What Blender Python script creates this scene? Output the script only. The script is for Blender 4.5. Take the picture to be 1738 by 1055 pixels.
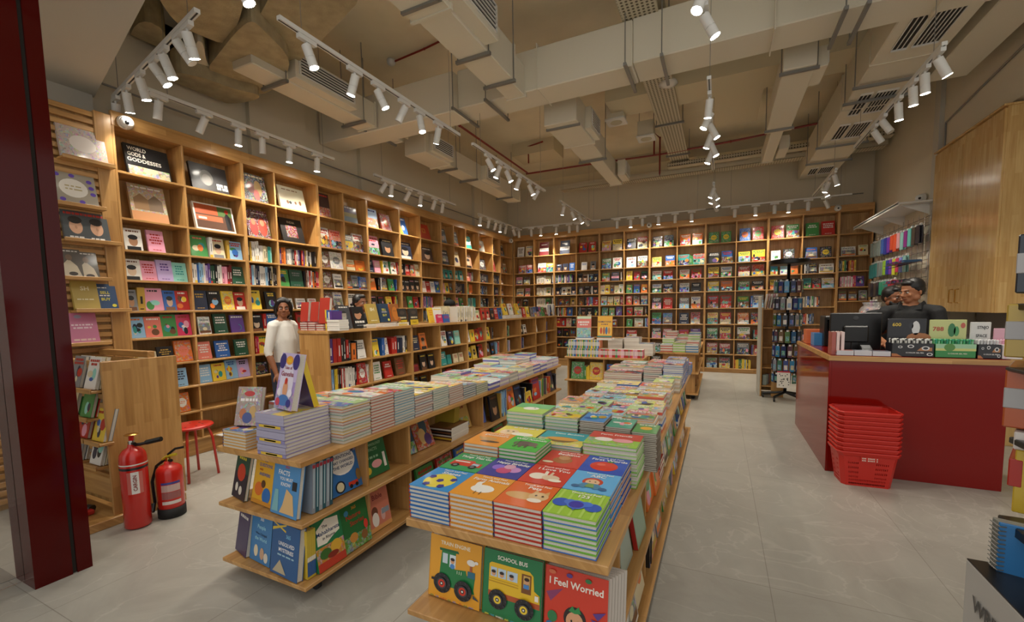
import bpy, math, random
from mathutils import Matrix, Vector
from mathutils.bvhtree import BVHTree
for o in list(bpy.data.objects): bpy.data.objects.remove(o)
SC = bpy.context.scene
COL = SC.collection
# ---------------------------------------------------------------- camera
CH = 1.5                                   # eye height of the photographer
FPX, CX, CY = 733.67, 869.0, 579.5         # focal length and optical centre in pixels of the 1738x1055 frame
PIT, ROL, YAW = 0.078, -0.0168, 0.4471
_f0 = Vector((-math.sin(YAW), math.cos(YAW), 0)); _r0 = Vector((math.cos(YAW), math.sin(YAW), 0)); _z0 = Vector((0, 0, 1))
FW = _f0*math.cos(PIT) - _z0*math.sin(PIT)
_u2 = _f0*math.sin(PIT) + _z0*math.cos(PIT)
RT = _r0*math.cos(ROL) + _u2*math.sin(ROL)
UP = -_r0*math.sin(ROL) + _u2*math.cos(ROL)
CAMP = Vector((0, 0, CH))
cd = bpy.data.cameras.new('camera'); cam = bpy.data.objects.new('camera', cd); COL.objects.link(cam)
cd.sensor_width = 36; cd.lens = FPX*36/1738; cd.shift_y = (CY-527.5)/1738; cd.clip_start = 0.02; cd.clip_end = 100
cam.matrix_world = Matrix(((RT.x, UP.x, -FW.x, 0), (RT.y, UP.y, -FW.y, 0), (RT.z, UP.z, -FW.z, CH), (0, 0, 0, 1)))
SC.camera = cam
# ---------------------------------------------------------------- world, exposure
SC.view_settings.view_transform = 'Standard'; SC.view_settings.look = 'None'
SC.view_settings.gamma = 1; SC.view_settings.use_curve_mapping = False
SC.view_settings.exposure = 0.9
W = bpy.data.worlds.new('world'); SC.world = W; W.use_nodes = True
W.node_tree.nodes['Background'].inputs[0].default_value = (1.0, 0.97, 0.92, 1)
W.node_tree.nodes['Background'].inputs[1].default_value = 0.5
SPOT_W = 31.0
SPOT_COL = (1.0, 0.925, 0.80)
# measuring: where the sight line through a photo pixel meets a real plane
def ray(x, y): return RT*((x-CX)/FPX) - UP*((y-CY)/FPX) + FW
def PZ(x, y, z=0.0):
    d = ray(x, y); t = (z-CH)/d.z; return Vector((d.x*t, d.y*t, z))
def PX(x, y, X):
    d = ray(x, y); t = X/d.x; return Vector((X, d.y*t, CH+d.z*t))
def PY(x, y, Y):
    d = ray(x, y); t = Y/d.y; return Vector((d.x*t, Y, CH+d.z*t))
def project(p):
    v = Vector(p)-CAMP; w = v.dot(FW)
    if w < .01: return None
    return (CX+FPX*v.dot(RT)/w, CY-FPX*v.dot(UP)/w)
# ---------------------------------------------------------------- colours
def lin(c):
    if isinstance(c, str):
        c = c.lstrip('#'); c = [int(c[i:i+2], 16)/255 for i in (0, 2, 4)]
    return tuple((v/12.92 if v <= .04045 else ((v+.055)/1.055)**2.4) for v in c[:3])
PAL = dict(r='b3261e', o='d9722a', y='e3c23a', g='3f8a45', t='2c8f8a', b='2b5fa8', n='1c2742', p='e39ab0', u='5b3b86', w='e4e0d8',
           c='d8cba6', k='17171a', e='7d7f82', m='6e1a22', h='6b4428', l='8db8d8', d='b8953c', v='b9a3cf', a='8fcfc0', q='1d4a35', s='e07a66', i='c92d5a')
CN = dict(r='red', o='orange', y='yellow', g='green', t='teal', b='blue', n='navy', p='pink', u='purple', w='white', c='cream', k='black',
          e='grey', m='maroon', h='brown', l='light blue', d='gold', v='lilac', a='mint', q='dark green', s='coral', i='crimson')
# ---------------------------------------------------------------- materials
MATS = {}
def newmat(name):
    m = bpy.data.materials.new(name); m.use_nodes = True; MATS[name] = m
    return m, m.node_tree, m.node_tree.nodes['Principled BSDF']
def simple(name, col, rough=.5, metal=0, spec=.5, coat=0, emit=0, trans=0, alpha=1, bump=0, bscale=40, noise=0, nscale=3):
    m, nt, b = newmat(name); c = lin(col)
    b.inputs['Base Color'].default_value = (*c, 1); b.inputs['Roughness'].default_value = rough
    b.inputs['Metallic'].default_value = metal; b.inputs['Specular IOR Level'].default_value = spec
    b.inputs['Coat Weight'].default_value = coat; b.inputs['Transmission Weight'].default_value = trans; b.inputs['Alpha'].default_value = alpha
    if emit: b.inputs['Emission Color'].default_value = (*c, 1); b.inputs['Emission Strength'].default_value = emit
    tc = nt.nodes.new('ShaderNodeTexCoord')
    if noise:
        n = nt.nodes.new('ShaderNodeTexNoise'); n.inputs['Scale'].default_value = nscale; n.inputs['Detail'].default_value = 5
        nt.links.new(tc.outputs['Object'], n.inputs['Vector'])
        r = nt.nodes.new('ShaderNodeValToRGB')
        r.color_ramp.elements[0].position = .3; r.color_ramp.elements[1].position = .7
        r.color_ramp.elements[0].color = (*[v*(1-noise) for v in c], 1); r.color_ramp.elements[1].color = (*[min(1, v*(1+noise)) for v in c], 1)
        nt.links.new(n.outputs[0], r.inputs[0]); nt.links.new(r.outputs[0], b.inputs['Base Color'])
    if bump:
        n = nt.nodes.new('ShaderNodeTexNoise'); n.inputs['Scale'].default_value = bscale; n.inputs['Detail'].default_value = 4
        nt.links.new(tc.outputs['Object'], n.inputs['Vector'])
        u = nt.nodes.new('ShaderNodeBump'); u.inputs['Strength'].default_value = bump; u.inputs['Distance'].default_value = .01
        nt.links.new(n.outputs[0], u.inputs['Height']); nt.links.new(u.outputs[0], b.inputs['Normal'])
    return m
def wood(name, swap, c0='b3854b', c1='c89a5e', c2='a37541', rough=.38):
    # finger-jointed rubberwood: staves of slightly different tone with fine grain; swap tells which axis the staves run along
    m, nt, b = newmat(name); N = nt.nodes; L = nt.links
    tc = N.new('ShaderNodeTexCoord'); sp = N.new('ShaderNodeSeparateXYZ'); L.new(tc.outputs['Object'], sp.inputs[0])
    cb = N.new('ShaderNodeCombineXYZ')
    ad = N.new('ShaderNodeMath'); ad.operation = 'ADD'
    if swap == 'z': L.new(sp.outputs['Z'], cb.inputs[0]); L.new(sp.outputs['X'], ad.inputs[0]); L.new(sp.outputs['Y'], ad.inputs[1]); L.new(ad.outputs[0], cb.inputs[1])
    elif swap == 'y': L.new(sp.outputs['Y'], cb.inputs[0]); L.new(sp.outputs['X'], ad.inputs[0]); L.new(sp.outputs['Z'], ad.inputs[1]); L.new(ad.outputs[0], cb.inputs[1])
    else: L.new(sp.outputs['X'], cb.inputs[0]); L.new(sp.outputs['Y'], ad.inputs[0]); L.new(sp.outputs['Z'], ad.inputs[1]); L.new(ad.outputs[0], cb.inputs[1])
    br = N.new('ShaderNodeTexBrick'); br.offset = .37; br.inputs['Scale'].default_value = 1
    br.inputs['Brick Width'].default_value = .42; br.inputs['Row Height'].default_value = .055; br.inputs['Mortar Size'].default_value = .0006
    br.inputs['Color1'].default_value = (0, 0, 0, 1); br.inputs['Color2'].default_value = (1, 1, 1, 1); br.inputs['Mortar'].default_value = (.3, .3, .3, 1); br.inputs['Bias'].default_value = 0
    L.new(cb.outputs[0], br.inputs['Vector'])
    mp = N.new('ShaderNodeMapping'); mp.inputs['Scale'].default_value = (3, 45, 45); L.new(cb.outputs[0], mp.inputs[0])
    no = N.new('ShaderNodeTexNoise'); no.inputs['Scale'].default_value = 1; no.inputs['Detail'].default_value = 6; L.new(mp.outputs[0], no.inputs['Vector'])
    mx = N.new('ShaderNodeMath'); mx.operation = 'MULTIPLY_ADD'; L.new(br.outputs['Color'], mx.inputs[0]); mx.inputs[1].default_value = .38; L.new(no.outputs[0], mx.inputs[2])
    rp = N.new('ShaderNodeValToRGB'); e = rp.color_ramp.elements
    e[0].position = .3; e[0].color = (*lin(c2), 1); e[1].position = .95; e[1].color = (*lin(c1), 1)
    x = e.new(.6); x.color = (*lin(c0), 1)
    L.new(mx.outputs[0], rp.inputs[0]); L.new(rp.outputs[0], b.inputs['Base Color'])
    b.inputs['Roughness'].default_value = rough; b.inputs['Coat Weight'].default_value = .25; b.inputs['Coat Roughness'].default_value = .25
    return m
wood('wood_z', 'z'); wood('wood_y', 'y'); wood('wood_x', 'x')
wood('wood_back', 'z', 'ad844c', 'c29b62', '99723c', .5)
wood('wood_cab', 'z', 'c6a064', 'd6b47a', 'b88f56', .22)
def attr_mat(name, rough, coat, art=0.0, scale=45):
    m, nt, b = newmat(name); N = nt.nodes; L = nt.links
    a = N.new('ShaderNodeAttribute'); a.attribute_name = 'Col'
    b.inputs['Roughness'].default_value = rough; b.inputs['Coat Weight'].default_value = coat; b.inputs['Coat Roughness'].default_value = .12
    if art:
        # illustrated paper: blotches of printed colour over the cover's own colour
        tc = N.new('ShaderNodeTexCoord'); v = N.new('ShaderNodeTexVoronoi'); v.inputs['Scale'].default_value = scale
        no = N.new('ShaderNodeTexNoise'); no.inputs['Scale'].default_value = scale*.5; no.inputs['Detail'].default_value = 3
        L.new(tc.outputs['Object'], no.inputs['Vector'])
        mv = N.new('ShaderNodeMix'); mv.data_type = 'RGBA'; mv.inputs[0].default_value = .04
        L.new(tc.outputs['Object'], mv.inputs[6]); L.new(no.outputs['Color'], mv.inputs[7]); L.new(mv.outputs[2], v.inputs['Vector'])
        hs = N.new('ShaderNodeHueSaturation'); hs.inputs['Saturation'].default_value = .9; hs.inputs['Value'].default_value = .75; L.new(v.outputs['Color'], hs.inputs['Color'])
        gt = N.new('ShaderNodeMath'); gt.operation = 'GREATER_THAN'; gt.inputs[1].default_value = .5; L.new(no.outputs[0], gt.inputs[0])
        ml = N.new('ShaderNodeMath'); ml.operation = 'MULTIPLY'; ml.inputs[1].default_value = art; L.new(gt.outputs[0], ml.inputs[0])
        mx = N.new('ShaderNodeMix'); mx.data_type = 'RGBA'; L.new(ml.outputs[0], mx.inputs[0]); L.new(a.outputs['Color'], mx.inputs[6]); L.new(hs.outputs[0], mx.inputs[7])
        L.new(mx.outputs[2], b.inputs['Base Color'])
    else: L.new(a.outputs['Color'], b.inputs['Base Color'])
    return m
attr_mat('print', .42, .35); attr_mat('art', .36, .5, .62, 42); attr_mat('artfine', .36, .5, .5, 90)
attr_mat('plastic', .35, .2); attr_mat('fabric', .85, 0); attr_mat('bag', .25, .35)
def pages():
    m, nt, b = newmat('pages'); N = nt.nodes; L = nt.links
    tc = N.new('ShaderNodeTexCoord'); w = N.new('ShaderNodeTexNoise'); w.inputs['Scale'].default_value = 400; w.inputs['Detail'].default_value = 1
    L.new(tc.outputs['Object'], w.inputs['Vector'])
    r = N.new('ShaderNodeValToRGB'); r.color_ramp.elements[0].color = (*lin('b9b3a6'), 1); r.color_ramp.elements[1].color = (*lin('ddd8cc'), 1)
    L.new(w.outputs[0], r.inputs[0]); L.new(r.outputs[0], b.inputs['Base Color']); b.inputs['Roughness'].default_value = .8
pages()
def floor_mat():
    m, nt, b = newmat('floor_tile'); N = nt.nodes; L = nt.links
    g = N.new('ShaderNodeTexCoord'); mp = N.new('ShaderNodeMapping'); mp.inputs['Location'].default_value = (-.27, -2.55, 0); L.new(g.outputs['Object'], mp.inputs[0])
    br = N.new('ShaderNodeTexBrick'); br.offset = 0; br.inputs['Brick Width'].default_value = 1.68; br.inputs['Row Height'].default_value = .83; br.inputs['Scale'].default_value = 1
    br.inputs['Mortar Size'].default_value = .0022; br.inputs['Mortar Smooth'].default_value = .2
    br.inputs['Color1'].default_value = (.93, .93, .93, 1); br.inputs['Color2'].default_value = (1, 1, 1, 1); br.inputs['Mortar'].default_value = (.62, .6, .57, 1)
    rot = N.new('ShaderNodeMapping'); rot.inputs['Rotation'].default_value = (0, 0, math.pi/2); L.new(mp.outputs[0], rot.inputs[0]); L.new(rot.outputs[0], br.inputs['Vector'])
    n1 = N.new('ShaderNodeTexNoise'); n1.inputs['Scale'].default_value = 1.6; n1.inputs['Detail'].default_value = 8; n1.inputs['Roughness'].default_value = .65; n1.inputs['Distortion'].default_value = 1.2
    L.new(g.outputs['Object'], n1.inputs['Vector'])
    r1 = N.new('ShaderNodeValToRGB'); r1.color_ramp.elements[0].position = .25; r1.color_ramp.elements[0].color = (*lin('98948a'), 1); r1.color_ramp.elements[1].position = .75; r1.color_ramp.elements[1].color = (*lin('b0ada3'), 1)
    L.new(n1.outputs[0], r1.inputs[0])
    # thin pale veins
    n2 = N.new('ShaderNodeTexNoise'); n2.inputs['Scale'].default_value = 1.1; n2.inputs['Detail'].default_value = 9; n2.inputs['Distortion'].default_value = 2.2; L.new(g.outputs['Object'], n2.inputs['Vector'])
    s = N.new('ShaderNodeMath'); s.operation = 'SUBTRACT'; s.inputs[1].default_value = .5; L.new(n2.outputs[0], s.inputs[0])
    a = N.new('ShaderNodeMath'); a.operation = 'ABSOLUTE'; L.new(s.outputs[0], a.inputs[0])
    r2 = N.new('ShaderNodeValToRGB'); r2.color_ramp.elements[0].color = (.32, .32, .32, 1); r2.color_ramp.elements[1].position = .012; r2.color_ramp.elements[1].color = (0, 0, 0, 1); L.new(a.outputs[0], r2.inputs[0])
    mx = N.new('ShaderNodeMix'); mx.data_type = 'RGBA'; L.new(r2.outputs[0], mx.inputs[0]); L.new(r1.outputs[0], mx.inputs[6]); mx.inputs[7].default_value = (*lin('c9c6bc'), 1)
    mu = N.new('ShaderNodeMix'); mu.data_type = 'RGBA'; mu.blend_type = 'MULTIPLY'; mu.inputs[0].default_value = 1; L.new(mx.outputs[2], mu.inputs[6]); L.new(br.outputs['Color'], mu.inputs[7])
    L.new(mu.outputs[2], b.inputs['Base Color']); b.inputs['Roughness'].default_value = .32
floor_mat()
simple('wall_paint', 'cdc3ad', .8, bump=.05, bscale=30)
simple('ceiling_paint', 'dad0b6', .85, bump=.1, bscale=12, noise=.04)
simple('soffit_paint', 'bdb8ab', .7)
simple('duct_paint', 'd4ccb8', .7, bump=.05, bscale=20)
simple('beam_paint', 'cabea0', .85)
simple('concrete', 'a89a7a', .9, bump=.4, bscale=60, noise=.16, nscale=9)
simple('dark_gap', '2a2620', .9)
simple('grey_steel', '8d8c88', .4, metal=.6); simple('chrome', 'c9c9c9', .15, metal=1); simple('brass', 'c9a256', .25, metal=1)
simple('white_metal', 'd8d6d0', .4); simple('red_pipe', '7c1f14', .4); simple('red_gloss', '7c0f08', .07, spec=.3, coat=0)
simple('red_post', '480503', .1, spec=.22, coat=0)
simple('black_plastic', '111112', .35); simple('black_metal', '141414', .3, metal=.3); simple('black_screen', '060607', .12, coat=.4)
simple('red_plastic', 'bf2318', .38, coat=.05); simple('red_metal', 'c5241a', .25, coat=.4); simple('red_seat', 'c42a1d', .3, coat=.3)
simple('lens_on', 'fff6e6', .4, emit=40); simple('lens_off', 'b8b4aa', .3)
simple('glass', 'ffffff', .03, trans=1, spec=.5); simple('skin', 'a9714e', .55, noise=.05, nscale=14); simple('skin_b', '8d5a3c', .55, noise=.05, nscale=14); simple('hair', '100c0b', .45)
simple('black_cloth', '131416', .8, bump=.2, bscale=90); simple('white_cloth', 'd9d6ce', .85, bump=.3, bscale=30); simple('denim', '2b3346', .85)
simple('eye_white', 'e8e4dc', .3); simple('lip', '7d4236', .5); simple('tray_paint', 'bcb298', .7); simple('clear', 'f2f2f2', .08, alpha=.22, coat=.5)
simple('rubber', '1a1a1a', .7); simple('outside_floor', '8f8b84', .25, noise=.15)
# ---------------------------------------------------------------- mesh builder
class MB:
    def __init__(s): s.v = []; s.f = []; s.c = []; s.m = []; s.M = Matrix(); s.mats = []
    def mi(s, m):
        if m not in s.mats: s.mats.append(m)
        return s.mats.index(m)
    def face(s, pts, col='w', mat='print', raw=False):
        b = len(s.v); M = s.M
        s.v += [M @ Vector(p) for p in pts]
        s.f.append(tuple(range(b, b+len(pts)))); s.c.append(C(col)); s.m.append(s.mi(mat))
    def mesh(s, vs, fs, col='w', mat='print'):
        b = len(s.v); M = s.M; s.v += [M @ Vector(p) for p in vs]; c = C(col); k = s.mi(mat)
        for f in fs: s.f.append(tuple(i+b for i in f)); s.c.append(c); s.m.append(k)
    def box(s, x0, x1, y0, y1, z0, z1, col='w', mat='print'):
        x0, x1 = min(x0, x1), max(x0, x1); y0, y1 = min(y0, y1), max(y0, y1); z0, z1 = min(z0, z1), max(z0, z1)
        s.mesh([(x0, y0, z0), (x1, y0, z0), (x1, y1, z0), (x0, y1, z0), (x0, y0, z1), (x1, y0, z1), (x1, y1, z1), (x0, y1, z1)],
               [(0, 3, 2, 1), (4, 5, 6, 7), (0, 1, 5, 4), (1, 2, 6, 5), (2, 3, 7, 6), (3, 0, 4, 7)], col, mat)
    def bbox(s, x0, x1, y0, y1, z0, z1, b, col='w', mat='print'):
        # box with chamfered edges
        x0, x1 = min(x0, x1), max(x0, x1); y0, y1 = min(y0, y1), max(y0, y1); z0, z1 = min(z0, z1), max(z0, z1)
        b = min(b, (x1-x0)/2.1, (y1-y0)/2.1, (z1-z0)/2.1); vs = []; idx = {}
        for ax in range(3):
            for sx in (0, 1):
                for sy in (0, 1):
                    for sz in (0, 1):
                        q = [(x0, x1)[sx], (y0, y1)[sy], (z0, z1)[sz]]; sg = (sx, sy, sz)
                        for a in range(3):
                            if a != ax: q[a] += b if sg[a] == 0 else -b
                        idx[(ax, sx, sy, sz)] = len(vs); vs.append(tuple(q))
        fs = []
        I = lambda ax, *t: idx[(ax,)+t]
        for ax in range(3):
            for sd in (0, 1):
                o = [a for a in range(3) if a != ax]; ring = []
                for (p, q) in ((0, 0), (1, 0), (1, 1), (0, 1)):
                    t = [0, 0, 0]; t[ax] = sd; t[o[0]] = p; t[o[1]] = q; ring.append(I(ax, *t))
                flip = (sd == 0) ^ (ax == 1)
                fs.append(tuple(ring[::-1] if flip else ring))
        for a in range(3):
            o = [x for x in range(3) if x != a]
            for p in (0, 1):
                for q in (0, 1):
                    t0 = [0, 0, 0]; t0[o[0]] = p; t0[o[1]] = q; t1 = list(t0); t1[a] = 1
                    fs.append((I(o[0], *t0), I(o[0], *t1), I(o[1], *t1), I(o[1], *t0)))
        for sx in (0, 1):
            for sy in (0, 1):
                for sz in (0, 1): fs.append((I(0, sx, sy, sz), I(1, sx, sy, sz), I(2, sx, sy, sz)))
        s.mesh(vs, fs, col, mat)
    def cyl(s, p0, p1, r0, r1=None, n=16, col='w', mat='print', caps=True):
        if r1 is None: r1 = r0
        p0 = Vector(p0); p1 = Vector(p1); d = (p1-p0).normalized(); a = d.orthogonal().normalized(); b = d.cross(a)
        vs = []
        for p, r in ((p0, r0), (p1, r1)):
            for i in range(n):
                t = 2*math.pi*i/n; vs.append(p+a*(r*math.cos(t))+b*(r*math.sin(t)))
        fs = [(i, (i+1) % n, n+(i+1) % n, n+i) for i in range(n)]
        if caps: fs += [tuple(range(n))[::-1], tuple(range(n, 2*n))]
        s.mesh(vs, fs, col, mat)
    def tube(s, pts, r, n=8, col='w', mat='print', rs=None):
        pts = [Vector(p) for p in pts]; vs = []; fs = []; a = None
        for k, p in enumerate(pts):
            d = (pts[min(k+1, len(pts)-1)]-pts[max(k-1, 0)]).normalized()
            if a is None: a = d.orthogonal().normalized()
            a = (a-d*a.dot(d)).normalized(); b = d.cross(a); rr = rs[k] if rs else r
            for i in range(n):
                t = 2*math.pi*i/n; vs.append(p+a*(rr*math.cos(t))+b*(rr*math.sin(t)))
        for k in range(len(pts)-1):
            for i in range(n): fs.append((k*n+i, k*n+(i+1) % n, (k+1)*n+(i+1) % n, (k+1)*n+i))
        fs += [tuple(range(n))[::-1], tuple(range((len(pts)-1)*n, len(pts)*n))]
        s.mesh(vs, fs, col, mat)
    def lathe(s, prof, o=(0, 0, 0), n=24, col='w', mat='print'):
        vs = []; fs = []
        for r, z in prof:
            for i in range(n): t = 2*math.pi*i/n; vs.append((o[0]+r*math.cos(t), o[1]+r*math.sin(t), o[2]+z))
        for k in range(len(prof)-1):
            for i in range(n): fs.append((k*n+i, k*n+(i+1) % n, (k+1)*n+(i+1) % n, (k+1)*n+i))
        fs += [tuple(range(n))[::-1], tuple(range((len(prof)-1)*n, len(prof)*n))]
        s.mesh(vs, fs, col, mat)
    def prism(s, poly, z0, z1, col='w', mat='print'):
        n = len(poly); vs = [(x, y, z0) for x, y in poly]+[(x, y, z1) for x, y in poly]
        s.mesh(vs, [tuple(range(n))[::-1], tuple(range(n, 2*n))]+[(i, (i+1) % n, n+(i+1) % n, n+i) for i in range(n)], col, mat)
    def ball(s, c, r, n=12, col='w', mat='print', sc=(1, 1, 1)):
        vs = []; fs = []; m = n//2
        for k in range(m+1):
            ph = math.pi*k/m
            for i in range(n):
                t = 2*math.pi*i/n; vs.append((c[0]+r*sc[0]*math.sin(ph)*math.cos(t), c[1]+r*sc[1]*math.sin(ph)*math.sin(t), c[2]+r*sc[2]*math.cos(ph)))
        for k in range(m):
            for i in range(n): fs.append((k*n+i, (k+1)*n+i, (k+1)*n+(i+1) % n, k*n+(i+1) % n))
        s.mesh(vs, fs, col, mat)
    def build(s, name, parent=None, loc=None, smooth=False):
        me = bpy.data.meshes.new(name)
        off = Vector(loc) if loc is not None else Vector((0, 0, 0))
        me.from_pydata([tuple(v-off) for v in s.v], [], s.f)
        for m in s.mats: me.materials.append(MATS[m])
        me.polygons.foreach_set('material_index', s.m)
        if any(m in ('print', 'art', 'artfine', 'plastic', 'fabric', 'bag') for m in s.mats):
            at = me.color_attributes.new('Col', 'FLOAT_COLOR', 'CORNER'); buf = []
            for f, c in zip(s.f, s.c): buf += [c[0], c[1], c[2], 1.0]*len(f)
            at.data.foreach_set('color', buf)
        if smooth: me.polygons.foreach_set('use_smooth', [True]*len(s.f))
        me.update()
        o = bpy.data.objects.new(name, me); COL.objects.link(o); o.location = off
        if parent: o.parent = parent
        return o
_cc = {}
def C(c):
    if not isinstance(c, str): return c
    if c not in _cc: _cc[c] = lin(PAL[c] if c in PAL else c)
    return _cc[c]
def tag(o, label, cat=None, group=None):
    o['label'] = label
    if cat: o['category'] = cat
    if group: o['group'] = group
    return o
def thing(name, label, cat, loc=(0, 0, 0), group=None):
    o = bpy.data.objects.new(name, None); COL.objects.link(o); o.location = loc; o.empty_display_size = .05
    return tag(o, label, cat, group)
def part(mb, name, par, smooth=False):
    # mesh given in world coordinates, parented to an unrotated thing
    o = mb.build(name, None, None, smooth); o.parent = par; o.location = -Vector(par.location)
    return o
def struct(mb, name, smooth=False):
    o = mb.build(name, smooth=smooth); o['kind'] = 'structure'; return o
def one(mb, name, label, cat, group=None, loc=None, smooth=False):
    return tag(mb.build(name, loc=loc, smooth=smooth), label, cat, group)
def smooth_by_angle(o, ang=40):
    o.data.polygons.foreach_set('use_smooth', [True]*len(o.data.polygons))
    try: o.data.set_sharp_from_angle(angle=math.radians(ang))
    except Exception: pass
    return o
_txt = {}
def text_polys(st, bold=.02):
    # outlines of a line of type, unit height, centred
    k = (st, bold)
    if k in _txt: return _txt[k]
    cu = bpy.data.curves.new('type', 'FONT'); cu.body = st; cu.size = 1; cu.offset = bold; cu.resolution_u = 2; cu.fill_mode = 'FRONT'
    ob = bpy.data.objects.new('type', cu); COL.objects.link(ob)
    dg = bpy.context.evaluated_depsgraph_get(); me = bpy.data.meshes.new_from_object(ob.evaluated_get(dg))
    vs = [(v.co.x, v.co.y) for v in me.vertices]; fs = [tuple(p.vertices) for p in me.polygons]
    bpy.data.objects.remove(ob); bpy.data.curves.remove(cu); bpy.data.meshes.remove(me)
    if not vs: _txt[k] = ([], [], 0); return _txt[k]
    x0 = min(v[0] for v in vs); x1 = max(v[0] for v in vs)
    vs = [(x-(x0+x1)/2, y-.35) for x, y in vs]
    _txt[k] = (vs, fs, x1-x0); return _txt[k]
def put_text(mb, st, cx, cy, h, col, z, wmax=None, mat='print', ang=0, bold=.02):
    vs, fs, w = text_polys(st, bold)
    if not vs: return
    sx = h
    if wmax and w*sx > wmax: sx = wmax/w
    ca, sa = math.cos(ang), math.sin(ang)
    mb.mesh([(cx+(x*sx*ca-y*h*sa), cy+(x*sx*sa+y*h*ca), z) for x, y in vs], fs, col, mat)
# ---------------------------------------------------------------- room shell
XL, YB, ZC = -5.25, 10.8, 4.85
m = MB(); m.box(XL-.4, 7, -3, YB+.3, -.1, 0, 'w', 'floor_tile'); struct(m, 'floor')
m = MB(); m.box(XL-.3, 6, 1.2, YB+.3, ZC, ZC+.2, 'w', 'ceiling_paint'); struct(m, 'ceiling')
m = MB(); m.box(XL-.2, XL, .9, YB+.2, 0, ZC, 'w', 'wall_paint')
# shallow column cladding standing proud of the long wall
for y0, y1 in ((3.55, 4.35), (5.35, 6.9), (8.9, 9.6)): m.box(XL, XL+.07, y0, y1, 3.33, ZC, 'w', 'wall_paint')
struct(m, 'wall_left')
m = MB(); m.box(XL-.2, 3.2, YB, YB+.2, 0, ZC, 'w', 'wall_paint')
for x in (-3.9, -2.3, -.7, .9, 2.2): m.box(x, x+.008, YB-.004, YB, 3.33, ZC, 'w', 'beam_paint')
struct(m, 'wall_back')
XR = 2.66
m = MB(); m.box(XR, XR+.2, 7.96, YB, 0, ZC, 'w', 'wall_paint'); m.box(XR-.03, XR+.2, 7.95, 8.12, 0, ZC, 'w', 'soffit_paint')
m.box(XR+.02, XR+.2, 5.4, 7.95, 3.52, ZC, 'w', 'wall_paint'); m.box(XR+.15, XR+.8, 7.96, 8.1, 0, ZC, 'w', 'wall_paint'); m.box(XR+.6, XR+.8, 4.0, 7.96, 0, ZC, 'w', 'wall_paint')
struct(m, 'wall_right')
# lowered white soffit over the entrance
a = PZ(172, 148, 3.5); b = PZ(248, 0, 3.5); d = (b-a).normalized()
p = [(-5.25, a.y+.06), (b.x+d.x*.9, b.y+d.y*.9), (b.x+d.x*.9-.3, .9), (-5.25, .9)]
m = MB(); m.prism([(x, y) for x, y in p][::-1], 3.5, 3.62, 'w', 'soffit_paint'); m.prism([(p[0][0], p[0][1]), (p[1][0], p[1][1]), (p[1][0], p[1][1]-.06), (p[0][0], p[0][1]-.06)][::-1], 3.62, ZC, 'w', 'soffit_paint')
struct(m, 'ceiling_soffit')
m = MB(); m.box(XL, -5.2, .9, 2.07, 3.27, 3.5, 'w', 'soffit_paint'); struct(m, 'wall_left_upper')
# red portal post at the entrance: two glossy panels with a shadow gap
m = MB(); m.box(-3.62, -3.36, 1.075, 1.143, 0, 3.5, 'w', 'red_post'); m.box(-3.62, -3.375, 1.055, 1.075, 0, 3.5, 'w', 'dark_gap'); m.box(-3.62, -3.36, .90, 1.055, 0, 3.5, 'w', 'red_post')
o = struct(m, 'trim_1')
# shop-front glass pane beside the post with the mall floor behind
m = MB(); m.box(-3.5, -3.488, -.6, .9, 0.02, 3.4, 'w', 'glass'); struct(m, 'window_1')
m = MB(); m.box(-5.0, -3.62, -2.5, .9, .001, .004, 'w', 'outside_floor'); struct(m, 'floor_mall')
m = MB(); m.box(-5.3, -5.2, -2.5, .9, 0, 3.4, 'e', 'soffit_paint'); struct(m, 'wall_mall')

# ---------------------------------------------------------------- ceiling services
dz0, dz1 = 3.95, 4.4
yf = PZ(939, 146, dz0).y; yb = PZ(957, 171, dz0).y
GR = 'air ducts under the ceiling'
def rods(m, x, y, z0, z1=None):
    m.cyl((x, y, z0), (x, y, z1 or ZC), .006, n=6, mat='grey_steel')
def band_y(m, x0, x1, y, z0, z1):      # galvanised bracket below a duct running along Y
    m.box(x0-.05, x1+.05, y-.015, y+.015, z0-.03, z0, 'w', 'grey_steel'); rods(m, x0-.03, y, z0-.03); rods(m, x1+.03, y, z0-.03)
def band_x(m, y0, y1, x, z0, z1):
    m.box(x-.015, x+.015, y0-.05, y1+.05, z0-.03, z0, 'w', 'grey_steel'); rods(m, x, y0-.03, z0-.03); rods(m, x, y1+.03, z0-.03)
t = thing('air_duct', 'wide white air duct crossing the ceiling from left wall to right', 'air duct', (0, yf, dz0), GR)
m = MB(); xs = [XL+.05, -3.1, -2.75, -1.1, -.55, 3.0]; 
m.bbox(XL+.02, -2.95, yf-.12, yb-.12, dz0-.06, dz1-.04, .01, 'w', 'duct_paint')
m.bbox(-2.95, -.85, yf-.02, yb, dz0, dz1, .01, 'w', 'duct_paint'); m.bbox(-.85, 3.2, yf, yb+.05, dz0+.03, dz1+.03, .01, 'w', 'duct_paint')
for x in (-4.1, -1.9, .4, 1.6): m.box(x, x+.01, yf-.03, yb+.06, dz0-.004, dz1+.04, 'w', 'duct_paint')
part(m, 'duct_body', t)
for x in (-4.35, -2.95, -2.5, -.9, -.55, .9, 1.05): m = MB(); band_x(m, yf-.1, yb+.05, x, dz0-.02, dz1); part(m, 'hanger', t)
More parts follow.
